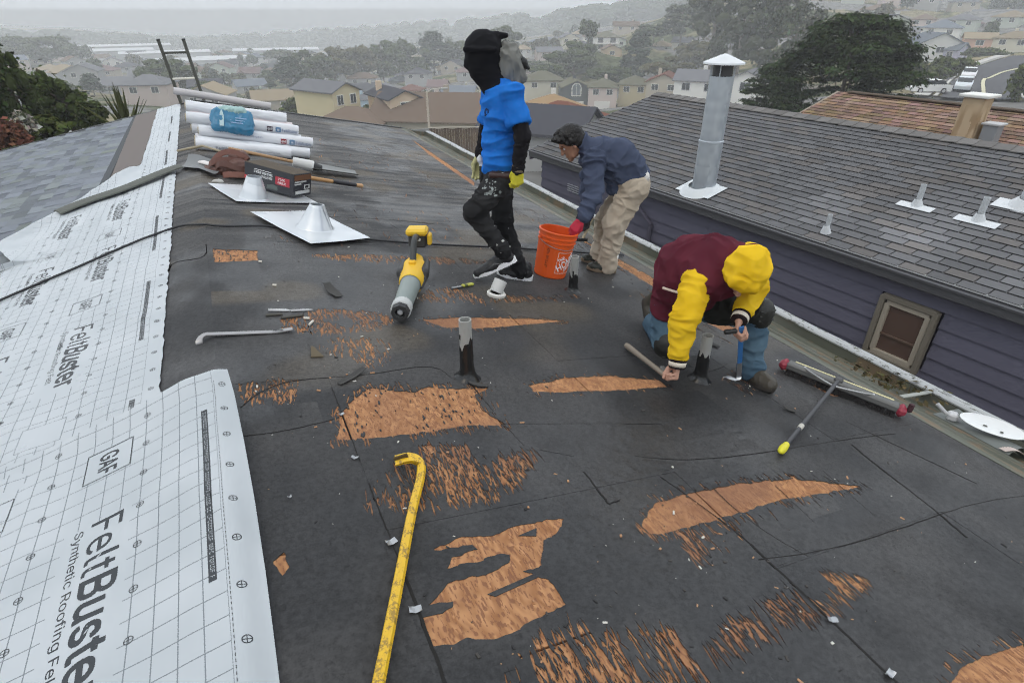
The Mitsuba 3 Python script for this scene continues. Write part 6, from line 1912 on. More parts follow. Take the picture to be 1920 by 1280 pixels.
nrm /= np.linalg.norm(nrm, axis=1, keepdims=True)
v, f = [], []
for i in range(24):
    v += [C2[i] - wv * wd[i] - nrm[i] * th[i] / 2, C2[i] + wv * wd[i] - nrm[i] * th[i] / 2, C2[i] + wv * wd[i] + nrm[i] * th[i] / 2, C2[i] - wv * wd[i] + nrm[i] * th[i] / 2]
for i in range(23):
    for j in range(4):
        a_, b_ = i * 4 + j, i * 4 + (j + 1) % 4
        f += [(a_, b_, b_ + 4), (a_, b_ + 4, a_ + 4)]
f += [(0, 2, 1), (0, 3, 2), (92, 93, 94), (92, 94, 95)]
m = trimesh.Trimesh(np.array(v), np.array(f), process=False)
m.fix_normals()
scene['worn_yellow'] = two(pr(proc(lambda p, n, uv: mix((0.70, 0.43, 0.02), (0.33, 0.20, 0.03), smoothstep(0.5, 0.78, 0.5 * n2(p.x * 60 + p.z * 40, p.y * 60) + 0.5 * n2(p.x * 210, p.y * 160)))), 0.38, specular=0.5))
put(k, 'claw', m, None, 'worn_yellow', 40)
put(k, 'claw_slot', along(C2[-1] + (0.001, 0, 0.006), C2[-9] + (0, 0, 0.012), boxm(0.055, 0.008, 0.016, (0.024, 0, 0))), (0.09, 0.06, 0.02), 'matte', False)
k = thing('utility_knife', 'yellow green handled knife beside the white pipe collar', 'knife')
put(k, 'blade', along(W(1.46, 3.47, 0.012), W(1.60, 3.525, 0.012), boxm(0.12, 0.022, 0.003, (0.06, 0, 0))), (0.3, 0.3, 0.3), 'metal', False)
put(k, 'handle', along(W(1.55, 3.505, 0.014), W(1.68, 3.555, 0.014), boxm(0.11, 0.032, 0.018, (0.055, 0, 0), 0.007)), (0.42, 0.42, 0.06), 'satin', 30)
put(k, 'grip', along(W(1.56, 3.508, 0.014), W(1.68, 3.555, 0.014), boxm(0.035, 0.036, 0.022, (0.02, 0, 0), 0.007)), (0.08, 0.09, 0.03), 'satin', 30)
k = thing('pipe_collar', 'small white plastic pipe collar lying on the felt near the bucket', 'pipe collar')
at = lambda m: moved(m, RIGHT @ rotz(0.5), W(1.745, 3.355, 0.0))  # noqa
put(k, 'flange', at(lathe([(0.045, 0.002), (0.066, 0.002), (0.068, 0.02), (0.058, 0.03), (0.045, 0.026)], 28)), (0.66, 0.65, 0.60), 'satin', 40)
put(k, 'cup', at(moved(lathe([(0.0, 0.0), (0.046, 0.0), (0.047, 0.09), (0.040, 0.09), (0.038, 0.03), (0.0, 0.03)], 28), np.array([[0.9, 0, 0.43], [0, 1, 0], [-0.43, 0, 0.9]]), (-0.01, 0, 0.03))), (0.56, 0.56, 0.54), 'satin', 40)

# the bucket
k = thing('bucket', 'orange bucket with a white slanted store logo between the standing and the bending man', 'bucket')
BB = W(2.425, 3.79, 0.006)
BRo = RIGHT.copy()
scene['plastic'] = two(pr(VC, 0.36, specular=0.45))
put(k, 'shell', moved(lathe([(0, 0.0), (0.125, 0.0), (0.13, 0.006), (0.1465, 0.285), (0.153, 0.286), (0.153, 0.292), (0.1475, 0.294), (0.1485, 0.318), (0.155, 0.319), (0.155, 0.325), (0.149, 0.327), (0.150, 0.355), (0.158, 0.356), (0.159, 0.368), (0.150, 0.372), (0.146, 0.368), (0.126, 0.02), (0, 0.018)], 48), BRo, BB), (0.74, 0.105, 0.015), 'plastic', 30)
CF = math.atan2(-0.95, -0.12)                     # bearing of the logo on the shell (turned to the camera and a little right)


def on_shell(m, ang):
    v2, f2 = trimesh.remesh.subdivide_to_size(m.vertices, m.faces, 0.012, max_iter=10)
    rad = 0.130 + (0.1465 - 0.13) * (v2[:, 1] - 0.006) / 0.28 + 0.0006 + v2[:, 2]
    an = ang + v2[:, 0] / 0.138
    return moved(trimesh.Trimesh(np.stack([rad * np.cos(an), rad * np.sin(an), v2[:, 1]], 1), f2, process=False), BRo, BB)


sq = sbox(-0.085, 0.05, 0.085, 0.225).difference(sbox(-0.081, 0.054, 0.081, 0.221))
put(k, 'logo_frame', on_shell(prism(sq, 0.0008), CF + 0.42), (0.80, 0.55, 0.45), 'matte', False)
tt = []
for txt, L, H, x, y in (('THE', 0.062, 0.028, -0.055, 0.040), ('HOME', 0.185, 0.058, -0.088, -0.028), ('DEPOT', 0.11, 0.026, -0.04, -0.062)):
    m = scaled_text(txt, H, L, True)
    m.apply_translation((x, y, 0))
    tt.append(m)
m = cat(tt)
m.vertices = np.array([(q[0] * math.cos(0.62) - q[1] * math.sin(0.62), q[0] * math.sin(0.62) + q[1] * math.cos(0.62) + 0.138, q[2]) for q in m.vertices])
put(k, 'logo_lettering', on_shell(m, CF + 0.42), (0.82, 0.80, 0.78), 'matte', False)
tv = scaled_text("LET'S DO THIS.", 0.018, 0.16)
tv.vertices = np.array([(-q[1], q[0] + 0.09, q[2]) for q in tv.vertices])
put(k, 'side_lettering', on_shell(tv, CF - 0.72), (0.03, 0.02, 0.02), 'matte', False)
hp = np.array([[0.156 * math.cos(a), 0.156 * math.sin(a) * 1.0, 0.30 - 0.05 * math.sin(b)] for a, b in zip(np.linspace(CF - 1.5, CF - 1.5 + math.pi, 24), np.linspace(0, math.pi, 24))])
hp[:, :2] *= 1.02
put(k, 'bail', moved(tube(hp, 0.0022, 6), BRo, BB), (0.35, 0.35, 0.35), 'metal', True)
put(k, 'bail_lug', moved(cat([boxm(0.016, 0.03, 0.022, (0.158, 0, 0.30), 0.004).apply_transform(M4(rotz(CF - 1.5 + q))) for q in (0, math.pi)]), BRo, BB), (0.70, 0.10, 0.015), 'plastic', 30)
put(k, 'scraps', moved(cat([boxm(0.12, 0.05, 0.01, (0.03 * i - 0.04, 0.02 * i - 0.03, 0.27 + 0.015 * i)).apply_transform(M4(rotz(i * 1.1))) for i in range(4)]), BRo, BB), (0.20, 0.035, 0.02), 'matte', False, label='scraps of torn roofing inside')

# push broom
k = thing('push_broom', 'wide push broom with red ends lying near the gutter', 'broom')
e0, e1 = W(3.215, 2.055, 0.055), W(3.50, 1.47, 0.055)
bx = unit(e1 - e0)
by = unit(np.cross((SA, 0, CA), bx))              # towards the gutter
bz = np.cross(bx, by)
if by[0] < 0:
    by = -by
BRm = frame(bx, by, np.cross(bx, by))
L = float(np.linalg.norm(e1 - e0))
sgn = 1.0 if BRm[2, 2] > 0 else -1.0
at = lambda m: moved(m, BRm, e0)  # noqa
put(k, 'block', at(boxm(L, 0.085, 0.045, (L / 2, 0, 0), 0.010)), (0.11, 0.11, 0.105), 'satin', 30)
put(k, 'strip', at(boxm(L * 0.88, 0.012, 0.006, (L / 2, 0.034, sgn * 0.024), 0.002)), (0.66, 0.60, 0.34), 'satin', 30)
bm = []
br_ = np.random.default_rng(8)
for i in range(520):
    x = br_.uniform(0.01, L - 0.01)
    y = br_.uniform(-0.026, 0.02)
    d = np.array([br_.normal() * 0.006, -0.030 - 0.02 * br_.random(), -sgn * 0.04])
    bm.append(tube([(x, y, -sgn * 0.012), (x + d[0], y + d[1], -sgn * 0.012 + d[2])], [0.0035, 0.0022], 4))
put(k, 'bristles', at(cat(bm)), (0.022, 0.02, 0.02), 'matte', False, kind='stuff')
for x in (-0.012, L + 0.012):
    put(k, 'end_guard', at(boxm(0.055, 0.10, 0.065, (x, -0.004, -sgn * 0.006), 0.022)), (0.27, 0.03, 0.05), 'satin', 30)
put(k, 'end_tab', at(boxm(0.03, 0.02, 0.06, (L + 0.05, 0.02, sgn * 0.02), 0.008)), (0.05, 0.02, 0.025), 'satin', 30)
mid = e0 + bx * L * 0.47 + np.array([0, 0, 0.026])
tip = W(2.335, 1.352, 0.03)
put(k, 'pole', tube([mid, mid + (tip - mid) * 0.5, tip], 0.0125, 12), (0.055, 0.055, 0.06), 'satin')
put(k, 'pole_band', along(mid + (tip - mid) * 0.70, tip, xlathe([(0, 0), (0, 0.0135), (0.05, 0.0135), (0.05, 0)], 12)), (0.5, 0.48, 0.42), 'satin', 40)
put(k, 'tip', along(tip + (mid - tip) * 0.07, tip, xlathe([(0, 0), (0, 0.0145), (0.055, 0.020), (0.085, 0.017), (0.10, 0.006), (0.10, 0)], 14)), (0.66, 0.60, 0.03), 'plastic', 40)
put(k, 'socket', moved(boxm(0.05, 0.05, 0.035, b=0.01), BRm, mid), (0.07, 0.07, 0.07), 'satin', 30)
for s in (-1, 1):
    a = e0 + bx * (L * 0.47 + s * 0.20) + (0, 0, 0.022)
    c = mid + (tip - mid) * 0.10
    put(k, 'brace', tube(spline([a, (a + c) / 2 + (tip - mid) * 0.035 + (0, 0, 0.012), c], 14), 0.005, 8), (0.48, 0.48, 0.47), 'metal')
    put(k, 'brace_screw', moved(lathe([(0, 0), (0.009, 0), (0.007, 0.006), (0, 0.007)], 10), None, a), (0.55, 0.55, 0.54), 'metal')

# old dish in the gutter, rubbish beside it
k = thing('satellite_dish', 'small white satellite dish dropped into the gutter at the right', 'satellite dish')
n = 40
ang = np.arange(n) * 2 * np.pi / n
rings = [(0.0, 0.0), (0.5, 0.012), (0.9, 0.038), (1.0, 0.05), (1.0, 0.044), (0.9, 0.03), (0.5, 0.004), (0.0, -0.008)]
v = np.vstack([np.stack([0.165 * q * np.cos(ang), 0.075 * q * np.sin(ang), np.full(n, z * 0.5)], 1) for q, z in rings])
i, j = np.meshgrid(np.arange(len(rings) - 1), np.arange(n), indexing='ij')
f = np.stack([i * n + j, (i + 1) * n + j, (i + 1) * n + (j + 1) % n, i * n + (j + 1) % n], -1).reshape(-1, 4)
m = trimesh.Trimesh(v, np.vstack([f[:, [0, 1, 2]], f[:, [0, 2, 3]]]), process=False)
m.fix_normals()
DR = frame(unit((0.55, -0.83, -0.08)), unit((0.80, 0.55, 0.16)), (0, 0, 1))
DR = frame(DR[:, 0], np.cross(unit(np.cross(DR[:, 0], DR[:, 1])), DR[:, 0]), unit(np.cross(DR[:, 0], DR[:, 1])))
put(k, 'reflector', moved(m, DR, W(3.93, 1.17, 0.055)), (0.70, 0.71, 0.70), 'satin', 40)
put(k, 'arm', tube([W(3.87, 1.30, 0.03), W(3.82, 1.37, 0.05), W(3.80, 1.42, 0.085)], 0.012, 8), (0.42, 0.42, 0.42), 'satin')
put(k, 'bracket', moved(boxm(0.06, 0.05, 0.045, b=0.008), rotz(0.5), W(3.85, 1.34, 0.04)), (0.5, 0.5, 0.5), 'satin', 30)
put(k, 'rust_spot', moved(cat([boxm(0.02, 0.01, 0.003, (-0.03, 0.0, 0.008)), boxm(0.015, 0.012, 0.003, (0.05, -0.015, 0.010))]), DR, W(3.93, 1.17, 0.055)), (0.1, 0.1, 0.09), 'matte', False)
G = np.array([[(3.80 + 0.16 * u, 1.02 - 0.10 * u + 0.035 * v, 0.02 + 0.02 * math.sin(5 * u)) for v in (0, 0.5, 1)] for u in np.linspace(0, 1, 8)])
G[..., 2] += rz(G[..., 0])
single('paper_scrap', 'pinkish crumpled scrap in the gutter below the dish', 'scrap', sheet(G, 0.003), (0.50, 0.42, 0.38), 'matte', 40)
lf_, lff, lc = leaves([W(3.9 + 0.06 * i, 1.95 - 0.10 * i, 0.0) for i in range(4)] + [W(3.82, 2.0, 0.0), W(3.88, 1.8, 0.0)], (0.07, 0.12, 0.012), 170, 0.022, np.random.default_rng(3), 0.7, (0.09, 0.075, 0.04), None)
put(None, 'gutter_leaves', mikit.ply((lf_, lff), 'leaf', uv=pack(lc)), None, kind='stuff')
labels['gutter_leaves'].update(label='brown leaves and twigs caught in the gutter behind the broom', category='leaves')

# flattened nail caps and the litter of the tear-off
for i, (x, y, s, lab) in enumerate(((0.43, 1.77, 0.022, 'white nail cap beside the wrecking bar claw'), (0.445, 1.32, 0.030, 'shiny nail cap on the long crack, left of the yellow bar'), (0.44, 1.055, 0.030, 'shiny nail cap on the long crack, right of the yellow bar'), (1.69, 0.60, 0.028, 'white nail cap on the crack at the lower right'),
                                    (1.69, 0.40, 0.028, 'white nail cap on the crack at the lower edge'), (0.44, 2.07, 0.020, 'white nail cap on the wide bare patch'), (0.18, 1.61, 0.012, 'tiny white chip right of the lower sheet'))):
    q = np.random.default_rng(i)
    G = np.array([[(s * u, 0.7 * s * v, 0.004 + 0.010 * abs(u) * q.uniform(0.5, 1.2)) for v in np.linspace(-0.7, 0.7, 4)] for u in np.linspace(-0.8, 0.8, 5)])
    single('tin_washer', lab.replace('nail cap', 'tin washer'), 'washer', onroof(sheet(G * (0.75, 0.75, 1), 0.001), x, y, q.uniform(-0.5, 0.5), 0.004), (0.45, 0.46, 0.47), 'metal', False)
dq = np.random.default_rng(17)
dv_, df_, dc_ = [], [], []
for i in range(900):
    if i < 420:
        x, y = dq.uniform(0.1, 3.5), dq.uniform(0.5, 4.5)
    else:
        P = RAGGED[dq.integers(0, 13)][0]
        c = np.array(P)[dq.integers(0, len(P))]
        x, y = c + dq.normal(size=2) * (0.10, 0.07)
    if x < 0.12 or x > 3.55 or y < 0.4:
        continue
    s = 0.0016 + 0.0065 * dq.random() ** 3
    m = boxm(s * dq.uniform(1, 3.2), s, s * 0.5, (0, 0, s * 0.3))
    m = onroof(m, x, y, dq.uniform(0, 3.14), 0.002)
    col = [(0.06, 0.055, 0.05), (0.40, 0.22, 0.12), (0.55, 0.53, 0.48), (0.03, 0.03, 0.03)][dq.choice(4, p=[0.3, 0.3, 0.2, 0.2])]
    df_.append(m.faces + 8 * len(dv_))
    dv_.append(m.vertices)
    dc_.append(np.tile(col, (8, 1)))
put(None, 'roof_litter', mikit.ply((np.vstack(dv_), np.vstack(df_)), 'matte', uv=pack(np.vstack(dc_))), None, kind='stuff')
labels['roof_litter'].update(label='crumbs of felt, wood and nails scattered over the torn roof', category='debris')

# ================================================================ the three roofers
UP = np.array([0, 0, 1.0])


def off(p, s=0.0, f=0.0, u=0.0):
    """a point moved s to the viewer's right, f away from the viewer, u up"""
    return np.asarray(p, float) + SIDE * s + HEAD * f + UP * u


BF = frame(SIDE, HEAD, UP)


def hand(w, d, n, s=1, curl=(0.6, 0.8, 0.5), k=1.0, thumb=0.6, fat=1.0):
    """a hand at the wrist w: d = way the fingers point, n = way the palm faces, thumb on the side s"""
    d = unit(d)
    n = unit(np.asarray(n) - d * np.dot(n, d))
    l = s * np.cross(d, n)
    w = np.asarray(w, float)
    P = [('c', w - d * 0.03, w + d * 0.01, 0.026 * k * fat, 0.024 * k * fat)]
    for i, (o, L) in enumerate(((0.030, 0.088), (0.010, 0.094), (-0.010, 0.090), (-0.029, 0.080))):
        b, kn = w + (l * o * 0.7 + d * 0.012) * k, w + (l * o + d * L) * k
        P.append(('c', b, kn, 0.014 * k * fat, 0.0115 * k * fat))
        a = 0.0
        p = kn
        for seg, c, r0, r1 in zip((0.043, 0.026, 0.021), curl, (0.0102, 0.0092, 0.0082), (0.0092, 0.0082, 0.0068)):
            a += c * (1 + 0.06 * (i - 1.5))
            q = p + (d * math.cos(a) + n * math.sin(a)) * seg * k * (1.0, 1.08, 1.0, 0.8)[i] + l * 0.0012 * (1.5 - i)
            P.append(('c', p, q, r0 * k * fat, r1 * k * fat, {'k': 0.004}))
            p = q
    b = w + (l * 0.022 + d * 0.018 + n * 0.006) * k
    m = b + (l * 0.55 * (1.2 - thumb) + d * 0.75 + n * (0.25 + 0.5 * thumb)) * 0.045 * k
    t1 = m + (l * 0.2 * (1 - thumb) + d * 0.75 + n * 0.55 * thumb - l * 0.35 * thumb) * 0.036 * k
    t2 = t1 + (d * 0.7 + n * 0.25 - l * 0.55 * thumb) * 0.028 * k
    P += [('c', b, m, 0.017 * k * fat, 0.0135 * k * fat), ('c', m, t1, 0.0125 * k * fat, 0.011 * k * fat, {'k': 0.005}), ('c', t1, t2, 0.011 * k * fat, 0.008 * k * fat, {'k': 0.004})]
    return P


def head_prims(c, fwd, up):
    """skull, jaw, nose, lips and ears about the head's middle c"""
    fwd, up = unit(fwd), unit(up)
    lat = np.cross(up, fwd)
    R = frame(fwd, lat, up)
    q = lambda a, b, z: np.asarray(c) + R @ np.array([a, b, z])  # noqa
    P = [('e', q(-0.008, 0, 0.025), (0.098, 0.077, 0.098), R), ('e', q(0.022, 0, -0.035), (0.066, 0.062, 0.078), R), ('c', q(0.045, 0.03, -0.075), q(0.072, 0, -0.100), 0.030, 0.020), ('c', q(0.045, -0.03, -0.075), q(0.072, 0, -0.100), 0.030, 0.020),
         ('c', q(0.088, 0, 0.012), q(0.108, 0, -0.026), 0.009, 0.0135, {'k': 0.012}), ('e', q(0.102, 0.012, -0.028), (0.010, 0.009, 0.008), R, {'k': 0.006}), ('e', q(0.102, -0.012, -0.028), (0.010, 0.009, 0.008), R, {'k': 0.006}),
         ('c', q(0.080, 0.034, 0.030), q(0.090, 0.008, 0.026), 0.010, 0.009, {'k': 0.015}), ('c', q(0.080, -0.034, 0.030), q(0.090, -0.008, 0.026), 0.010, 0.009, {'k': 0.015}),
         ('c', q(0.088, 0.016, -0.060), q(0.088, -0.016, -0.060), 0.009, 0.009, {'k': 0.008}), ('c', q(0.086, 0.014, -0.071), q(0.086, -0.014, -0.071), 0.009, 0.009, {'k': 0.006})]
    for s in (1, -1):
        P.append(('e', q(0.086, s * 0.031, 0.008), (0.016, 0.018, 0.013), R, {'sub': True, 'k': 0.012}))
        P.append(('e', q(-0.006, s * 0.078, -0.008), (0.020, 0.009, 0.033), frame(unit(R @ np.array([1, s * 0.5, 0])), unit(R @ np.array([-s * 0.5, 1, 0])), up), {'k': 0.008}))
        P.append(('e', q(0.000, s * 0.087, -0.006), (0.010, 0.006, 0.018), R, {'sub': True, 'k': 0.005}))
    return P, q, R


def eyes(key, q, R):
    for s in (1, -1):
        e = put(key, 'eye', moved(trimesh.creation.icosphere(2, 0.0118), R, q(0.071, s * 0.031, 0.006)), (0.62, 0.58, 0.54), 'gloss', True)
        put(e, 'iris', moved(trimesh.creation.icosphere(2, 0.0062), R, q(0.0775, s * 0.031, 0.004)), (0.025, 0.015, 0.01), 'gloss', True)
        put(key, 'eyebrow', blob([('c', q(0.088, s * 0.016, 0.034), q(0.078, s * 0.050, 0.034), 0.006, 0.004)], 0.003, 0.004), (0.014, 0.011, 0.009), 'hairy', True)


def shoe(key, heel, toe, upv, upper, sole, cuff, boots=False, wide=0.048, stripe=None):
    """heel and toe = the two ends of the sole's underside"""
    heel, toe = np.asarray(heel, float), np.asarray(toe, float)
    x = unit(toe - heel)
    y = unit(np.cross(upv, x))
    z = np.cross(x, y)
    R = frame(x, y, z)
    L = float(np.linalg.norm(toe - heel)) + 0.03
    o = heel - x * 0.015
    g = lambda a, b, c: o + R @ np.array([a, b, c])  # noqa
    P = [('c', g(0.05, 0, 0.055), g(0.55 * L, 0, 0.048), 0.040, 0.040), ('c', g(0.5 * L, 0, 0.042), g(L - 0.045, 0.004, 0.036), 0.040, 0.036), ('e', g(0.62 * L, 0, 0.035), (0.09, wide, 0.036), R),
         ('c', g(0.055, 0, 0.05), g(0.062, 0, 0.105), 0.037, 0.036), ('c', g(0.07, 0, 0.09), g(0.5 * L, 0, 0.065), 0.034, 0.026)]
    if boots:
        P.append(('c', g(0.06, 0, 0.10), g(0.05, 0, 0.17), 0.047, 0.052))
        P.append(('c', g(0.6 * L, 0, 0.045), g(L - 0.045, 0, 0.045), 0.046, 0.042))
    m = blob([(*q[:5], {'cut': [(g(0, 0, 0.012), -z)]}) if q[0] == 'c' else (*q[:4], {'cut': [(g(0, 0, 0.012), -z)]}) for q in P], 0.006, 0.02, 0.003, (30, 30, 30), 5)
    k = put(key, 'boot' if boots else 'shoe', m, upper, 'satin', True)
    n = 36
    t = np.linspace(0, 2 * np.pi, n, endpoint=False)
    px = L / 2 + L / 2 * np.sign(np.cos(t)) * np.abs(np.cos(t)) ** 0.75
    py = wide * np.sign(np.sin(t)) * np.abs(np.sin(t)) ** 0.8 * np.interp(px / L, [0, 0.25, 0.45, 0.72, 1], [0.86, 0.84, 0.84, 1.08, 0.9])
    lo = np.interp(px / L, [0, 0.7, 1], [0.0, 0.0, 0.012])
    hi = np.interp(px / L, [0, 0.3, 0.7, 1], [0.046, 0.038, 0.032, 0.038])
    v = np.vstack([np.stack([px, py, lo], 1), np.stack([px * 1.004, py * 1.05, (lo + hi) / 2], 1), np.stack([px, py, hi], 1)])
    i, j = np.meshgrid(np.arange(2), np.arange(n), indexing='ij')
    f = np.stack([i * n + j, i * n + (j + 1) % n, (i + 1) * n + (j + 1) % n, (i + 1) * n + j], -1).reshape(-1, 4)
    f = np.vstack([f[:, [0, 1, 2]], f[:, [0, 2, 3]], [(0, q + 1, q) for q in range(1, n - 1)], [(2 * n, 2 * n + q, 2 * n + q + 1) for q in range(1, n - 1)]])
    put(k, 'sole', moved(trimesh.Trimesh(v, f, process=False), R, o), sole, 'satin', 40)
    lz = [boxm(0.006, 0.045, 0.006, (q * L, 0, 0.098 - (q - 0.3) * 0.14)) for q in (0.36, 0.42, 0.48, 0.54)]
    put(k, 'laces', moved(cat(lz), R, o), np.asarray(upper) * 1.8 + 0.01, 'matte', False)
    if stripe is not None:
        for s in (1, -1):
            put(k, 'stripe', tube([g(0.30 * L, s * 0.043, 0.04), g(0.48 * L, s * 0.046, 0.060), g(0.62 * L, s * 0.044, 0.045), g(0.68 * L, s * 0.048, 0.032)], 0.0025, 6), stripe, 'matte')
    return k


def leg(hip, knee, ank, r):
    return [('c', hip, knee, r[0], r[1]), ('c', knee, ank, r[1] * 0.98, r[2])]


SKIN = (0.36, 0.185, 0.115)


def spots(key, mesh, centre, rad, n, col, seed, smin_=0.003, smax=0.010, name='paint_spot'):
    """small dried splashes sitting on the cloth, on the side that faces the viewer"""
    q = np.random.default_rng(seed)
    v, nn = np.asarray(mesh.vertices), mesh.vertex_normals
    i = np.where((np.linalg.norm(v - centre, axis=1) < rad) & (nn @ unit(EYE - centre) > 0.1))[0]
    ms = []
    for j in q.choice(i, min(n, len(i)), replace=False) if len(i) else ():
        s = smin_ + (smax - smin_) * q.random() ** 2.5
        z = nn[j]
        x = unit(np.cross(z, q.normal(size=3)))
        m = trimesh.creation.icosphere(1, 1.0)
        m.vertices = np.asarray(m.vertices) * (s * q.uniform(0.7, 1.8), s * q.uniform(0.6, 1.1), 0.0022)
        ms.append(moved(m, frame(x, np.cross(z, x), z), v[j]))
    if ms:
        put(key, name, cat(ms), col, 'matte', True, kind='stuff')


# ---- the standing man in the blue shirt, stepping to the left
k = thing('person', 'person in a black hood and bright blue t-shirt striding left in paint flecked black jeans', 'person')
shn, shf = np.array((1.952, 3.515, 0.930)), np.array((1.978, 3.855, 0.915))
eln, wrn, han = np.array((1.985, 3.435, 0.700)), np.array((1.962, 3.452, 0.485)), np.array((1.950, 3.450, 0.44))
elf, wrf = np.array((1.955, 3.944, 0.640)), np.array((1.880, 3.893, 0.490))
hipn, hipf = np.array((1.925, 3.610, 0.405)), np.array((1.975, 3.770, 0.385))
knn, ann = np.array((1.722, 3.648, 0.172)), np.array((1.908, 3.576, -0.145))
knf, anf = np.array((1.993, 3.765, 0.031)), np.array((2.085, 3.685, -0.315))
hc = np.array((1.846, 3.731, 1.135))
HP, hq, HR = head_prims(hc, -SIDE * 0.97 - UP * 0.22, UP * 0.97 - SIDE * 0.22)
bodyP = [('e', (1.964, 3.684, 0.80), (0.11, 0.16, 0.17), BF), ('e', (1.952, 3.690, 0.58), (0.10, 0.14, 0.16), BF), ('e', (1.95, 3.69, 0.42), (0.11, 0.15, 0.10), BF), ('c', (1.925, 3.70, 0.93), (1.868, 3.725, 1.04), 0.058, 0.05), ('c', shn, shf, 0.05, 0.05),
         ('c', shn, eln, 0.045, 0.036), ('c', eln, wrn, 0.036, 0.026), ('c', shf, elf, 0.045, 0.036), ('c', elf, wrf, 0.036, 0.026)] + leg(hipn, knn, ann, (0.075, 0.055, 0.04)) + leg(hipf, knf, anf, (0.075, 0.055, 0.04)) + HP[:4]
put(k, 'body', blob(bodyP, 0.012, 0.025), SKIN, 'skin', True)
shirt = [('e', (1.962, 3.684, 0.815), (0.126, 0.178, 0.19), BF), ('e', (1.953, 3.688, 0.61), (0.118, 0.160, 0.21), BF), ('e', (1.946, 3.690, 0.48), (0.122, 0.165, 0.12), BF, {'cut': [((0, 0, 0.425), (0, 0, -1))]}), ('c', off(shn, 0, 0.03, -0.01), off(shf, 0, -0.03, -0.01), 0.072, 0.072), ('c', (1.955, 3.69, 0.90), (1.925, 3.700, 0.985), 0.088, 0.066)]
shirt = [q if 'cut' in (q[-1] if isinstance(q[-1], dict) else {}) else q for q in shirt]
for s, e in ((shn, eln), (shf, elf)):
    mid = s + (e - s) * 0.72
    shirt.append(('c', s, mid + (mid - s) * 0.2, 0.062, 0.074, {'cut': [(mid, e - s)], 'k': 0.025}))
hem = np.array((0, 0, 0.425))
ms = blob(shirt, 0.008, 0.032, 0.020, (7, 7, 13), 2, extra=lambda p, f: np.maximum(f, 0.432 + 0.05 * ((p - np.array((1.95, 3.69, 0))) @ SIDE) - p[..., 2]))
put(k, 't_shirt', ms, vnoise_col(ms, (0.012, 0.125, 0.47), (0.017, 0.16, 0.55), 5), 'cloth', True)
put(k, 'chest_print', moved(cat([prism(Polygon([(0, 0), (0.03, 0.0), (0.034, 0.02), (0.03, 0.045), (0.012, 0.05), (0.0, 0.03)]).difference(sbox(0.010, 0.012, 0.024, 0.034)), 0.002)]), frame(unit(SIDE * 0.85 - HEAD * 0.5), UP, unit(np.cross(SIDE * 0.85 - HEAD * 0.5, UP))), off((1.962, 3.684, 0.80), -0.115, -0.120, 0.0)), (0.01, 0.03, 0.10), 'matte', False)
for a_, b_, c_ in ((shn, eln, wrn), (shf, elf, wrf)):
    m = blob([('c', a_, b_, 0.047, 0.049), ('c', b_, c_, 0.049, 0.038)], 0.008, 0.015, 0.008, (20, 20, 26), 5)
    put(k, 'long_sleeve', m, (0.012, 0.011, 0.013), 'cloth', True)
hoodm = blob([('e', hc + HR @ np.array([-0.015, 0, 0.028]), (0.121, 0.098, 0.126), HR), ('e', hc + HR @ np.array([0.030, 0, -0.045]), (0.075, 0.076, 0.092), HR), ('c', hc + HR @ np.array([-0.03, 0, -0.08]), (1.928, 3.698, 0.965), 0.076, 0.085), ('c', hc + HR @ np.array([0.045, 0, -0.08]), (1.885, 3.716, 0.965), 0.05, 0.055), ('c', hc + HR @ np.array([0.085, 0, 0.012]), hc + HR @ np.array([0.108, 0, -0.026]), 0.014, 0.018, {'k': 0.03}),
              ('c', hc + HR @ np.array([-0.11, 0.0, 0.10]), hc + HR @ np.array([-0.175, 0.0, 0.085]), 0.022, 0.012, {'k': 0.02}), ('c', hc + HR @ np.array([0.085, 0.085, 0.07]), hc + HR @ np.array([-0.09, 0.10, 0.03]), 0.016, 0.014, {'k': 0.01}), ('c', hc + HR @ np.array([0.085, -0.085, 0.07]), hc + HR @ np.array([-0.09, -0.10, 0.03]), 0.016, 0.014, {'k': 0.01})], 0.007, 0.022, 0.005, (14, 14, 18), 7)
put(k, 'hood', hoodm, (0.010, 0.010, 0.012), 'cloth', True)
gm = blob([('e', (2.005, 3.662, 1.090), (0.062, 0.075, 0.120), BF), ('c', (1.985, 3.672, 1.16), (2.025, 3.65, 0.97), 0.052, 0.045), ('c', (2.055, 3.64, 1.10), (2.078, 3.625, 1.02), 0.03, 0.025)], 0.007, 0.03, 0.020, (30, 30, 6), 9)
put(k, 'grey_hood', gm, (0.20, 0.20, 0.185), 'cloth', True, label='folded grey knitted hood hanging behind the head')
put(k, 'hood_tip', blob([('c', (2.078, 3.628, 1.10), (2.112, 3.612, 1.072), 0.026, 0.012), ('c', (2.06, 3.632, 1.135), (2.09, 3.62, 1.11), 0.015, 0.018)], 0.006, 0.015), (0.02, 0.02, 0.02), 'satin', True)
jm = blob([('e', (1.948, 3.690, 0.415), (0.116, 0.158, 0.095), BF), ('c', hipn, knn, 0.090, 0.070), ('c', knn, ann + (0, 0, 0.02), 0.067, 0.052), ('c', hipf, knf, 0.090, 0.068), ('c', knf, anf, 0.064, 0.056), ('c', anf, anf + (anf - knf) * 0.10, 0.057, 0.060)], 0.0085, 0.03, 0.013, (11, 11, 17), 12)
put(k, 'jeans', jm, vnoise_col(jm, (0.012, 0.012, 0.013), (0.030, 0.030, 0.031), 6, 4), 'cloth', True)
spots(k, jm, off(hipn, -0.075, -0.08, -0.06), 0.065, 30, (0.30, 0.33, 0.32), 3, 0.004, 0.014)
spots(k, jm, off(hipn, 0.02, -0.09, 0.02), 0.12, 9, (0.30, 0.32, 0.32), 4)
spots(k, jm, (1.86, 3.56, -0.03), 0.16, 9, (0.5, 0.5, 0.48), 5)
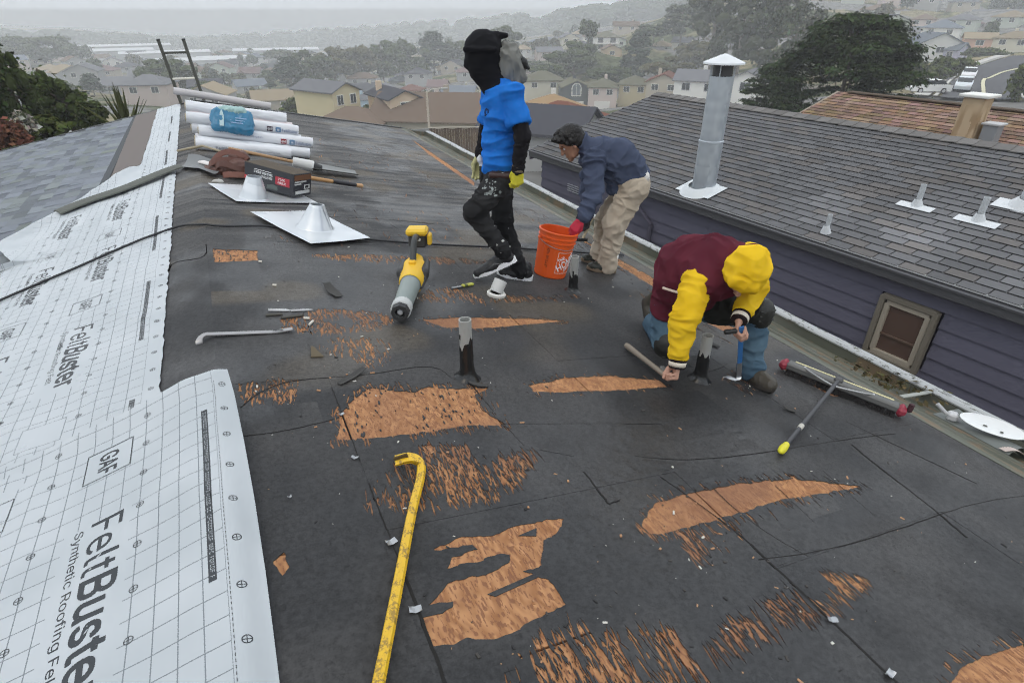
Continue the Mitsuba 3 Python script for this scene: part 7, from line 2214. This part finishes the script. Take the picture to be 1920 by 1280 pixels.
spots(k, jm, (2.03, 3.66, -0.12), 0.2, 9, (0.4, 0.4, 0.4), 6)
put(k, 'belt', blob([('c', off((1.95, 3.69, 0.435), -0.06, -0.165, 0), off((1.95, 3.69, 0.435), 0.07, -0.165, -0.005), 0.022, 0.022)], 0.006, 0.01), (0.045, 0.022, 0.02), 'satin', True)
gp = hand(wrn + (wrn - eln) * 0.02, off((0, 0, 0), -0.05, 0.0, -1.0), SIDE * -0.25 + HEAD * 1.0, -1, (0.95, 1.15, 0.8), 1.0, 0.8, 1.22)
put(k, 'glove', blob(gp, 0.0038, 0.008, 0.002, (40, 40, 40), 3), (0.62, 0.56, 0.05), 'cloth', True, label='yellow work glove on the near hand')
put(k, 'glove_cuff', tube([wrn + (eln - wrn) * 0.10, wrn + (wrn - eln) * 0.06], [0.043, 0.040], 18), (0.30, 0.24, 0.17), 'cloth', True)
gp = hand(wrf + (wrf - elf) * 0.05, (-0.2, -0.1, -1.0), -HEAD, 1, (0.5, 0.6, 0.5), 1.0, 0.5, 1.2)
put(k, 'glove', blob(gp, 0.0042, 0.008), (0.42, 0.40, 0.20), 'cloth', True, label='pale work glove on the far hand')
put(k, 'tool_holster', moved(boxm(0.05, 0.06, 0.17, b=0.012), BF, off((1.95, 3.69, 0.37), -0.13, 0.06, 0)), (0.015, 0.015, 0.015), 'satin', 30)
put(k, 'cloth_rag', blob([('c', off((1.95, 3.69, 0.475), -0.15, 0.06, 0.02), off((1.95, 3.69, 0.44), -0.135, 0.05, 0), 0.018, 0.014)], 0.005, 0.01, 0.006, (40, 40, 40), 2), (0.6, 0.6, 0.6), 'cloth', True)
shoe(k, (1.990, 3.542, -0.205), (1.722, 3.644, -0.330), (0.25, 0.0, 0.9), (0.014, 0.014, 0.015), (0.72, 0.72, 0.72), None, False, 0.047, (0.18, 0.18, 0.18))
shoe(k, (2.170, 3.642, rz(2.17) + 0.004), (1.945, 3.748, rz(1.945) + 0.004), (SA, 0, CA), (0.014, 0.014, 0.015), (0.72, 0.72, 0.72), None, False, 0.047, (0.18, 0.18, 0.18))

# ---- the man bending over the bucket
k = thing('person', 'dark haired person in a slate blue sweater and khaki trousers bending over the orange bucket', 'person')
shn, shf = np.array((2.885, 3.925, 0.352)), np.array((3.030, 4.205, 0.330))
eln, wrn, han = np.array((2.812, 3.808, 0.112)), np.array((2.672, 3.742, -0.035)), np.array((2.60, 3.715, -0.075))
elf, wrf = np.array((2.995, 4.165, 0.06)), np.array((2.935, 4.055, -0.13))
c1, c2, c3 = off((3.000, 4.055, 0.355), 0.0, 0, 0.0), np.array((3.125, 3.99, 0.325)), np.array((3.235, 3.93, 0.215))
hipn, hipf = np.array((3.225, 3.83, 0.120)), np.array((3.325, 4.000, 0.095))
knn, ann = np.array((3.075, 3.845, -0.165)), np.array((3.045, 3.86, -0.50))
knf, anf = np.array((3.150, 4.075, -0.200)), np.array((3.105, 4.07, -0.53))
hc = np.array((2.795, 4.150, 0.455))
HP, hq, HR = head_prims(hc, -SIDE * 0.80 - UP * 0.60 - HEAD * 0.12, UP * 0.80 - SIDE * 0.60)
bodyP = HP + [('c', c1, c2, 0.12, 0.13), ('c', c2, c3, 0.13, 0.12), ('c', c1, hq(-0.055, 0, -0.06), 0.07, 0.052), ('c', shn, shf, 0.055, 0.055), ('c', shn, eln, 0.045, 0.036), ('c', eln, wrn, 0.036, 0.026), ('c', shf, elf, 0.045, 0.036), ('c', elf, wrf, 0.036, 0.026)] + leg(hipn, knn, ann, (0.075, 0.055, 0.04)) + leg(hipf, knf, anf, (0.075, 0.055, 0.04))
bm_ = blob(bodyP, 0.0075, 0.012)
put(k, 'body', bm_, SKIN, 'skin', True)
eyes(k, hq, HR)
hairP = [('e', hq(-0.020, 0, 0.040), (0.108, 0.089, 0.104), HR), ('e', hq(-0.050, 0, -0.010), (0.078, 0.083, 0.085), HR), ('c', hq(0.060, 0.045, 0.082), hq(0.062, -0.045, 0.080), 0.022, 0.020), ('c', hq(0.035, 0.078, 0.03), hq(0.0, 0.082, 0.035), 0.014, 0.02), ('c', hq(0.035, -0.078, 0.03), hq(0.0, -0.082, 0.035), 0.014, 0.02)]
ri = np.random.default_rng(12)
for _ in range(60):
    a, b = ri.uniform(-1, 1), ri.uniform(-1, 1)
    p = hq(0.02 + 0.075 * a, 0.066 * b, 0.115 + 0.018 - 0.04 * a * a - 0.05 * b * b)
    hairP.append(('c', p, p + HR @ np.array([0.022 + 0.012 * ri.random(), 0.012 * ri.normal(), 0.004]), 0.014, 0.007, {'k': 0.014}))
hm = blob(hairP, 0.006, 0.016, 0.006, (44, 44, 30), 3, extra=lambda p, f: np.maximum(f, np.minimum(((p - hq(0.062, 0, 0.05)) @ (HR @ unit(np.array([1.0, 0, -0.9])))), 9)))
put(k, 'hair', hm, (0.011, 0.009, 0.008), 'hairy', True)
swP = [('c', c1, c2, 0.142, 0.158), ('c', c2, c3, 0.156, 0.150), ('c', off(shn, 0, 0.04), off(shf, 0, -0.04), 0.085, 0.085), ('c', c2, off(c2, -0.01, -0.02, -0.10), 0.12, 0.085), ('c', c3, off(c3, -0.10, -0.03, -0.10), 0.12, 0.075), ('c', c1, hq(-0.075, 0, -0.055), 0.095, 0.070),
       ('c', shn, eln, 0.074, 0.062), ('c', eln, wrn, 0.060, 0.044), ('c', shf, elf, 0.072, 0.060), ('c', elf, wrf, 0.058, 0.044)]
sm = blob(swP, 0.0085, 0.035, 0.022, (9, 9, 13), 21)
put(k, 'sweater', sm, vnoise_col(sm, (0.050, 0.062, 0.100), (0.064, 0.078, 0.122), 5, 2), 'cloth', True)
for w_, e_ in ((wrn, eln), (wrf, elf)):
    put(k, 'cuff', tube([w_ + (e_ - w_) * 0.16, w_ + (w_ - e_) * 0.08], [0.048, 0.042], 18), (0.02, 0.022, 0.03), 'cloth', True)
tm = blob([('c', c3 - (0, 0, 0.05), off(c3, 0.03, 0.03, -0.10), 0.140, 0.145), ('c', hipn, knn, 0.112, 0.090), ('c', knn, ann, 0.088, 0.070), ('c', ann, ann + (0.0, 0.0, -0.045), 0.070, 0.072), ('c', hipf, knf, 0.108, 0.088), ('c', knf, anf, 0.085, 0.068), ('c', anf, anf + (0, 0, -0.04), 0.068, 0.07)], 0.0085, 0.035, 0.017, (11, 11, 13), 31)
put(k, 'trousers', tm, vnoise_col(tm, (0.40, 0.335, 0.255), (0.48, 0.41, 0.32), 7, 1), 'cloth', True)
put(k, 'waistband', blob([('c', off(c3, 0.115, -0.10, -0.01), off(c3, 0.135, 0.05, 0.02), 0.034, 0.03)], 0.006, 0.01, 0.005, (30, 30, 30), 1), (0.62, 0.60, 0.57), 'cloth', True)
shoe(k, (3.115, 3.845, rz(3.115) + 0.004), (2.875, 3.905, rz(2.875) + 0.004), (SA, 0, CA), (0.022, 0.024, 0.018), (0.17, 0.125, 0.085), None, False, 0.05)
shoe(k, (3.185, 4.045, rz(3.185) + 0.004), (2.950, 4.120, rz(2.95) + 0.004), (SA, 0, CA), (0.022, 0.024, 0.018), (0.17, 0.125, 0.085), None, False, 0.05)
gp = hand(wrn + (wrn - eln) * 0.10, (-0.62, -0.10, -0.55), (-0.35, 0.10, -0.8), 1, (0.75, 1.0, 0.7), 1.0, 0.7, 1.2)
put(k, 'glove', blob(gp, 0.0038, 0.008), (0.46, 0.035, 0.06), 'cloth', True, label='red work glove gripping the bucket rim')
gp = hand(wrf + (wrf - elf) * 0.08, (-0.25, -0.25, -0.9), (-0.9, 0, -0.1), -1, (1.0, 1.2, 0.8), 1.0, 0.8, 1.2)
put(k, 'glove', blob(gp, 0.0042, 0.008), (0.05, 0.045, 0.05), 'cloth', True, label='dark work glove on the far hand')
hk2 = thing('hammer', 'small hammer with a black head in the far hand of the bending man', 'hammer')
a, b = wrf + (wrf - elf) * 0.30 + (0.06, 0.02, 0.03), wrf + (wrf - elf) * 0.42 + (-0.06, -0.03, -0.10)
put(hk2, 'handle', along(a, b, xlathe([(0, 0), (0, 0.014), (0.22, 0.012), (0.22, 0)], 12)), (0.45, 0.38, 0.25), 'satin', 40)
d = unit(b - a)
hb = a + d * 0.215
put(hk2, 'head', along(hb - SIDE * 0.07, hb + SIDE * 0.05, cat([boxm(0.06, 0.028, 0.028, (0.085, 0, 0), 0.005), prism(Polygon([(0, -0.004), (0.06, -0.013), (0.06, 0.013), (0, 0.004)]), 0.024, -0.012)])), (0.02, 0.02, 0.02), 'satin', 30)
single('light_offcut', 'pale flat offcut lying by the gutter behind the khaki legs', 'offcut', onroof(boxm(0.16, 0.05, 0.012, b=0.003), 3.42, 4.25, 0.9, 0.015), (0.62, 0.60, 0.56), 'matte', False)

# ---- the kneeling man
k = thing('person', 'person kneeling in a maroon jacket with yellow sleeves and yellow hood, prying felt', 'person')
c1, c2, c3 = np.array((2.600, 2.215, 0.145)), np.array((2.585, 2.400, 0.045)), np.array((2.655, 2.530, -0.200))
shr, shl = np.array((2.425, 2.165, 0.090)), np.array((2.790, 2.145, 0.130))
elr, wrr, har = np.array((2.280, 2.070, -0.060)), np.array((2.232, 2.018, -0.270)), np.array((2.212, 2.000, -0.350))
ell, wrl = np.array((2.770, 2.075, 0.030)), np.array((2.592, 1.970, -0.055))
hipr, hipl = np.array((2.565, 2.515, -0.255)), np.array((2.750, 2.530, -0.255))
knr, anr = np.array((2.495, 2.400, -0.425)), np.array((2.62, 2.70, -0.450))
knl, anl = np.array((2.870, 2.105, -0.165)), np.array((2.838, 2.020, -0.470))
hc = np.array((2.592, 2.005, 0.172))
HP, hq, HR = head_prims(hc, -HEAD * 0.50 - SIDE * 0.30 - UP * 0.80, UP * 0.50 - HEAD * 0.78 - SIDE * 0.15)
rh = hand(wrr + (wrr - elr) * 0.08, (-0.10, -0.10, -1.0), (-0.75, 0.45, 0.0), 1, (1.3, 1.6, 1.1), 0.95, 0.95, 1.15)
lh = hand(wrl + (wrl - ell) * 0.10, (-0.35, -0.25, -0.9), (0.60, -0.70, -0.1), -1, (1.0, 1.3, 0.9), 0.95, 0.85, 1.12)
bodyP = HP[:7] + [('c', c1, c2, 0.13, 0.14), ('c', c2, c3, 0.14, 0.13), ('c', c1, hc + HR @ np.array([-0.06, 0, -0.05]), 0.07, 0.055), ('c', shr, shl, 0.06, 0.06), ('c', shr, elr, 0.047, 0.038), ('c', elr, wrr, 0.038, 0.027), ('c', wrr, wrr + (wrr - elr) * 0.1, 0.027, 0.026), ('c', shl, ell, 0.047, 0.038), ('c', ell, wrl, 0.038, 0.027), ('c', wrl, wrl + (wrl - ell) * 0.1, 0.027, 0.026)] + leg(hipr, knr, anr, (0.08, 0.055, 0.04)) + leg(hipl, knl, anl, (0.08, 0.055, 0.04))
put(k, 'body', cat([blob(bodyP, 0.011, 0.02), blob(rh, 0.0032, 0.007), blob(lh, 0.0032, 0.007)]), (0.46, 0.26, 0.185), 'skin', True)
jk = blob([('c', c1, c2, 0.165, 0.185), ('c', c2, c3, 0.185, 0.155), ('c', off(shr, 0.05, 0.03), off(shl, -0.05, 0.02), 0.110, 0.105), ('c', c3, off(c3, -0.08, -0.08, -0.06), 0.13, 0.095), ('c', c1, hc + HR @ np.array([-0.085, 0, -0.02]), 0.11, 0.09), ('c', c2, off(c2, 0.03, -0.10, -0.10), 0.13, 0.10)], 0.009, 0.05, 0.020, (8, 8, 11), 41)
put(k, 'jacket', jk, vnoise_col(jk, (0.075, 0.012, 0.022), (0.10, 0.017, 0.028), 5, 3), 'cloth', True)
for a_, b_, c_, r in ((shr, elr, wrr, (0.082, 0.068, 0.052)), (shl, ell, wrl, (0.078, 0.066, 0.050))):
    m = blob([('c', a_, b_, r[0], r[1]), ('c', b_, c_ - unit(c_ - b_) * 0.045, r[1], r[2])], 0.008, 0.025, 0.013, (9, 9, 21), 53)
    put(k, 'sleeve', m, vnoise_col(m, (0.60, 0.37, 0.010), (0.70, 0.45, 0.018), 9), 'cloth', True)
    d = unit(c_ - b_)
    for o, ln, rr, col in ((-0.012, 0.014, 0.050, (0.02, 0.012, 0.012)), (0.002, 0.026, 0.048, (0.66, 0.60, 0.50)), (0.028, 0.012, 0.045, (0.02, 0.012, 0.012))):
        put(k, 'cuff_band', tube([c_ + d * (o + 0.004), c_ + d * (o + 0.004 + ln)], [rr, rr * 0.97], 22), col, 'cloth', True)
put(k, 'pocket_piping', tube(spline([(2.372, 2.372, -0.010), (2.383, 2.298, -0.002), (2.390, 2.245, 0.006)], 12), 0.008, 8), (0.62, 0.50, 0.42), 'cloth', True)
fw_ = HR[:, 0]


def hood_cut(p, f):
    inner = field([('e', hc + HR @ np.array([0.055, 0, -0.02]), (0.125, 0.080, 0.105), HR)], p, 0.01)
    return np.maximum(f, -inner)


hm = blob([('e', hc + HR @ np.array([-0.022, 0, 0.022]), (0.132, 0.112, 0.128), HR), ('c', hc + HR @ np.array([-0.05, 0.03, -0.05]), hc + HR @ np.array([-0.10, 0.02, -0.10]), 0.095, 0.10), ('c', hc + HR @ np.array([0.075, 0.05, 0.095]), hc + HR @ np.array([0.075, -0.05, 0.095]), 0.025, 0.025)], 0.007, 0.03, 0.012, (11, 11, 14), 61, extra=hood_cut)
put(k, 'hood', hm, vnoise_col(hm, (0.62, 0.38, 0.010), (0.72, 0.465, 0.018), 9, 5), 'cloth', True)
put(k, 'hood_tag', moved(boxm(0.03, 0.004, 0.05, b=0.001), BF, off(c1, 0.215, -0.05, 0.085)), (0.7, 0.62, 0.5), 'matte', False)
tr_ = [('c', off(c3, 0, 0, -0.02), off(c3, 0.02, 0.02, -0.08), 0.140, 0.135), ('c', hipr, knr, 0.098, 0.075), ('c', knr, anr, 0.070, 0.058), ('c', hipl, knl, 0.100, 0.076), ('c', knl, anl, 0.070, 0.062), ('c', anl, anl + (0.0, 0.0, -0.03), 0.062, 0.066)]
tm = blob(tr_, 0.0085, 0.03, 0.016, (12, 12, 17), 71)
put(k, 'jeans', tm, vnoise_col(tm, (0.055, 0.098, 0.140), (0.085, 0.140, 0.185), 6, 7), 'cloth', True)
for kn, dn in ((knr, np.array((-0.25, -0.55, -0.35))), (knl, np.array((-0.15, -0.75, 0.25)))):
    d = unit(dn)
    pm = blob([('e', kn + d * 0.025 + (0, 0, 0.005), (0.084, 0.084, 0.098)), ('c', kn + d * 0.04 + (0, 0, 0.03), kn + d * 0.025 + (0, 0, -0.09), 0.062, 0.054)], 0.008, 0.03, 0.004, (20, 20, 20), 8)
    pk = put(k, 'knee_pad', pm, (0.020, 0.020, 0.017), 'satin', True)
    put(pk, 'rib', cat([tube([kn + d * 0.104 + unit(np.cross(d, UP)) * q + (0, 0, z) for q in (-0.05, 0, 0.05)], 0.006, 6) for z in (-0.03, 0.0, 0.03)]), (0.03, 0.03, 0.027), 'satin')
m = blob([('c', hipl + (knl - hipl) * 0.45, hipl + (knl - hipl) * 0.95, 0.104, 0.084)], 0.009, 0.02, 0.012, (14, 14, 14), 9)
put(k, 'thigh_shade', m, (0.030, 0.031, 0.027), 'cloth', True)  # dark shell over the thigh, its colour painting the shadow there
shoe(k, (2.838, 2.085, rz(2.838) + 0.004), (2.826, 1.840, rz(2.826) + 0.004), (SA, 0, CA), (0.060, 0.052, 0.040), (0.035, 0.03, 0.026), None, True, 0.052)
shoe(k, (2.70, 2.90, rz(2.70) + 0.150), (2.66, 2.76, rz(2.66) + 0.03), (0.0, -0.75, 0.5), (0.055, 0.048, 0.036), (0.035, 0.03, 0.026), None, True, 0.05)
# his tools
hk3 = thing('hammer', 'wooden handled hammer held flat against the felt by the kneeling man', 'hammer')
fist = wrr + (wrr - elr) * 0.08 + np.array((-0.045, 0.0, -0.085))
h0 = W(2.235, 2.475, 0.03)
put(hk3, 'handle', along(h0, fist, xlathe([(0, 0), (0, 0.017), (0.03, 0.019), (0.20, 0.015), (0.42, 0.014), (0.42, 0)], 14)), (0.22, 0.185, 0.145), 'satin', 40)
d = unit(fist - h0)
hb = h0 + d * 0.40
wv = unit(np.cross(d, UP))
put(hk3, 'head', along(hb - wv * 0.02 - d * 0.0, hb + d * 0.1, moved(cat([boxm(0.10, 0.030, 0.034, (0.045, 0, 0), 0.006)]), None, (-0.05, 0, 0))), (0.13, 0.13, 0.125), 'satin', 30)
pk2 = thing('pry_bar', 'blue and silver flat pry bar in the other hand of the kneeling man', 'pry bar')
pa = wrl + (wrl - ell) * 0.10 + unit((-0.35, -0.25, -0.9)) * 0.085 + np.array((0.012, -0.026, 0.01))
tipb = W(2.735, 2.005, 0.025)
top = pa + (pa - tipb) * 0.13
S = spline([top, pa, pa + (tipb - pa) * 0.55, tipb], 24)
t = np.gradient(S, axis=0)
t /= np.linalg.norm(t, axis=1, keepdims=True)
wv = unit(np.cross(t[12], HEAD))
def flat(S, w, th):
    P = np.stack([S - wv * w, S, S + wv * w], 1)
    return sheet(P, th, N=unit(np.cross(t[12], wv)))
put(pk2, 'painted_bar', flat(S[:17], 0.013, 0.007), (0.045, 0.17, 0.42), 'satin', 30)
S2 = np.vstack([S[16:], spline([S[-1], S[-1] + (-0.012, -0.006, -0.014), S[-1] - SIDE * 0.05 + (0, 0, -0.006), S[-1] - SIDE * 0.085 - (0, 0, 0.002)], 12)[1:]])
put(pk2, 'bare_end', flat(S2, 0.014, 0.006), (0.60, 0.61, 0.62), 'metal', 30)
put(pk2, 'black_end', along(top - SIDE * 0.085 - (0, 0, 0.03), top - SIDE * 0.01 - (0, 0, 0.02), boxm(0.07, 0.026, 0.024, (0.03, 0, 0), 0.006)), (0.02, 0.02, 0.02), 'satin', 30)

# ---------------------------------------------------------------- the mist: one closed box of pale air round everything
scene['misty_air'] = {'type': 'homogeneous', 'albedo': {'type': 'rgb', 'value': [0.955, 0.963, 0.97]}, 'sigma_t': 0.0014, 'scale': 1.0}
scene['haze'] = {'type': 'cube', 'to_world': T().translate([0, 0, 0]).scale([1420, 1420, 58]), 'bsdf': {'type': 'null'}, 'interior': {'type': 'ref', 'id': 'misty_air'}}
labels['haze'] = {'kind': 'stuff', 'label': 'pale mist over the valley', 'category': 'mist'}
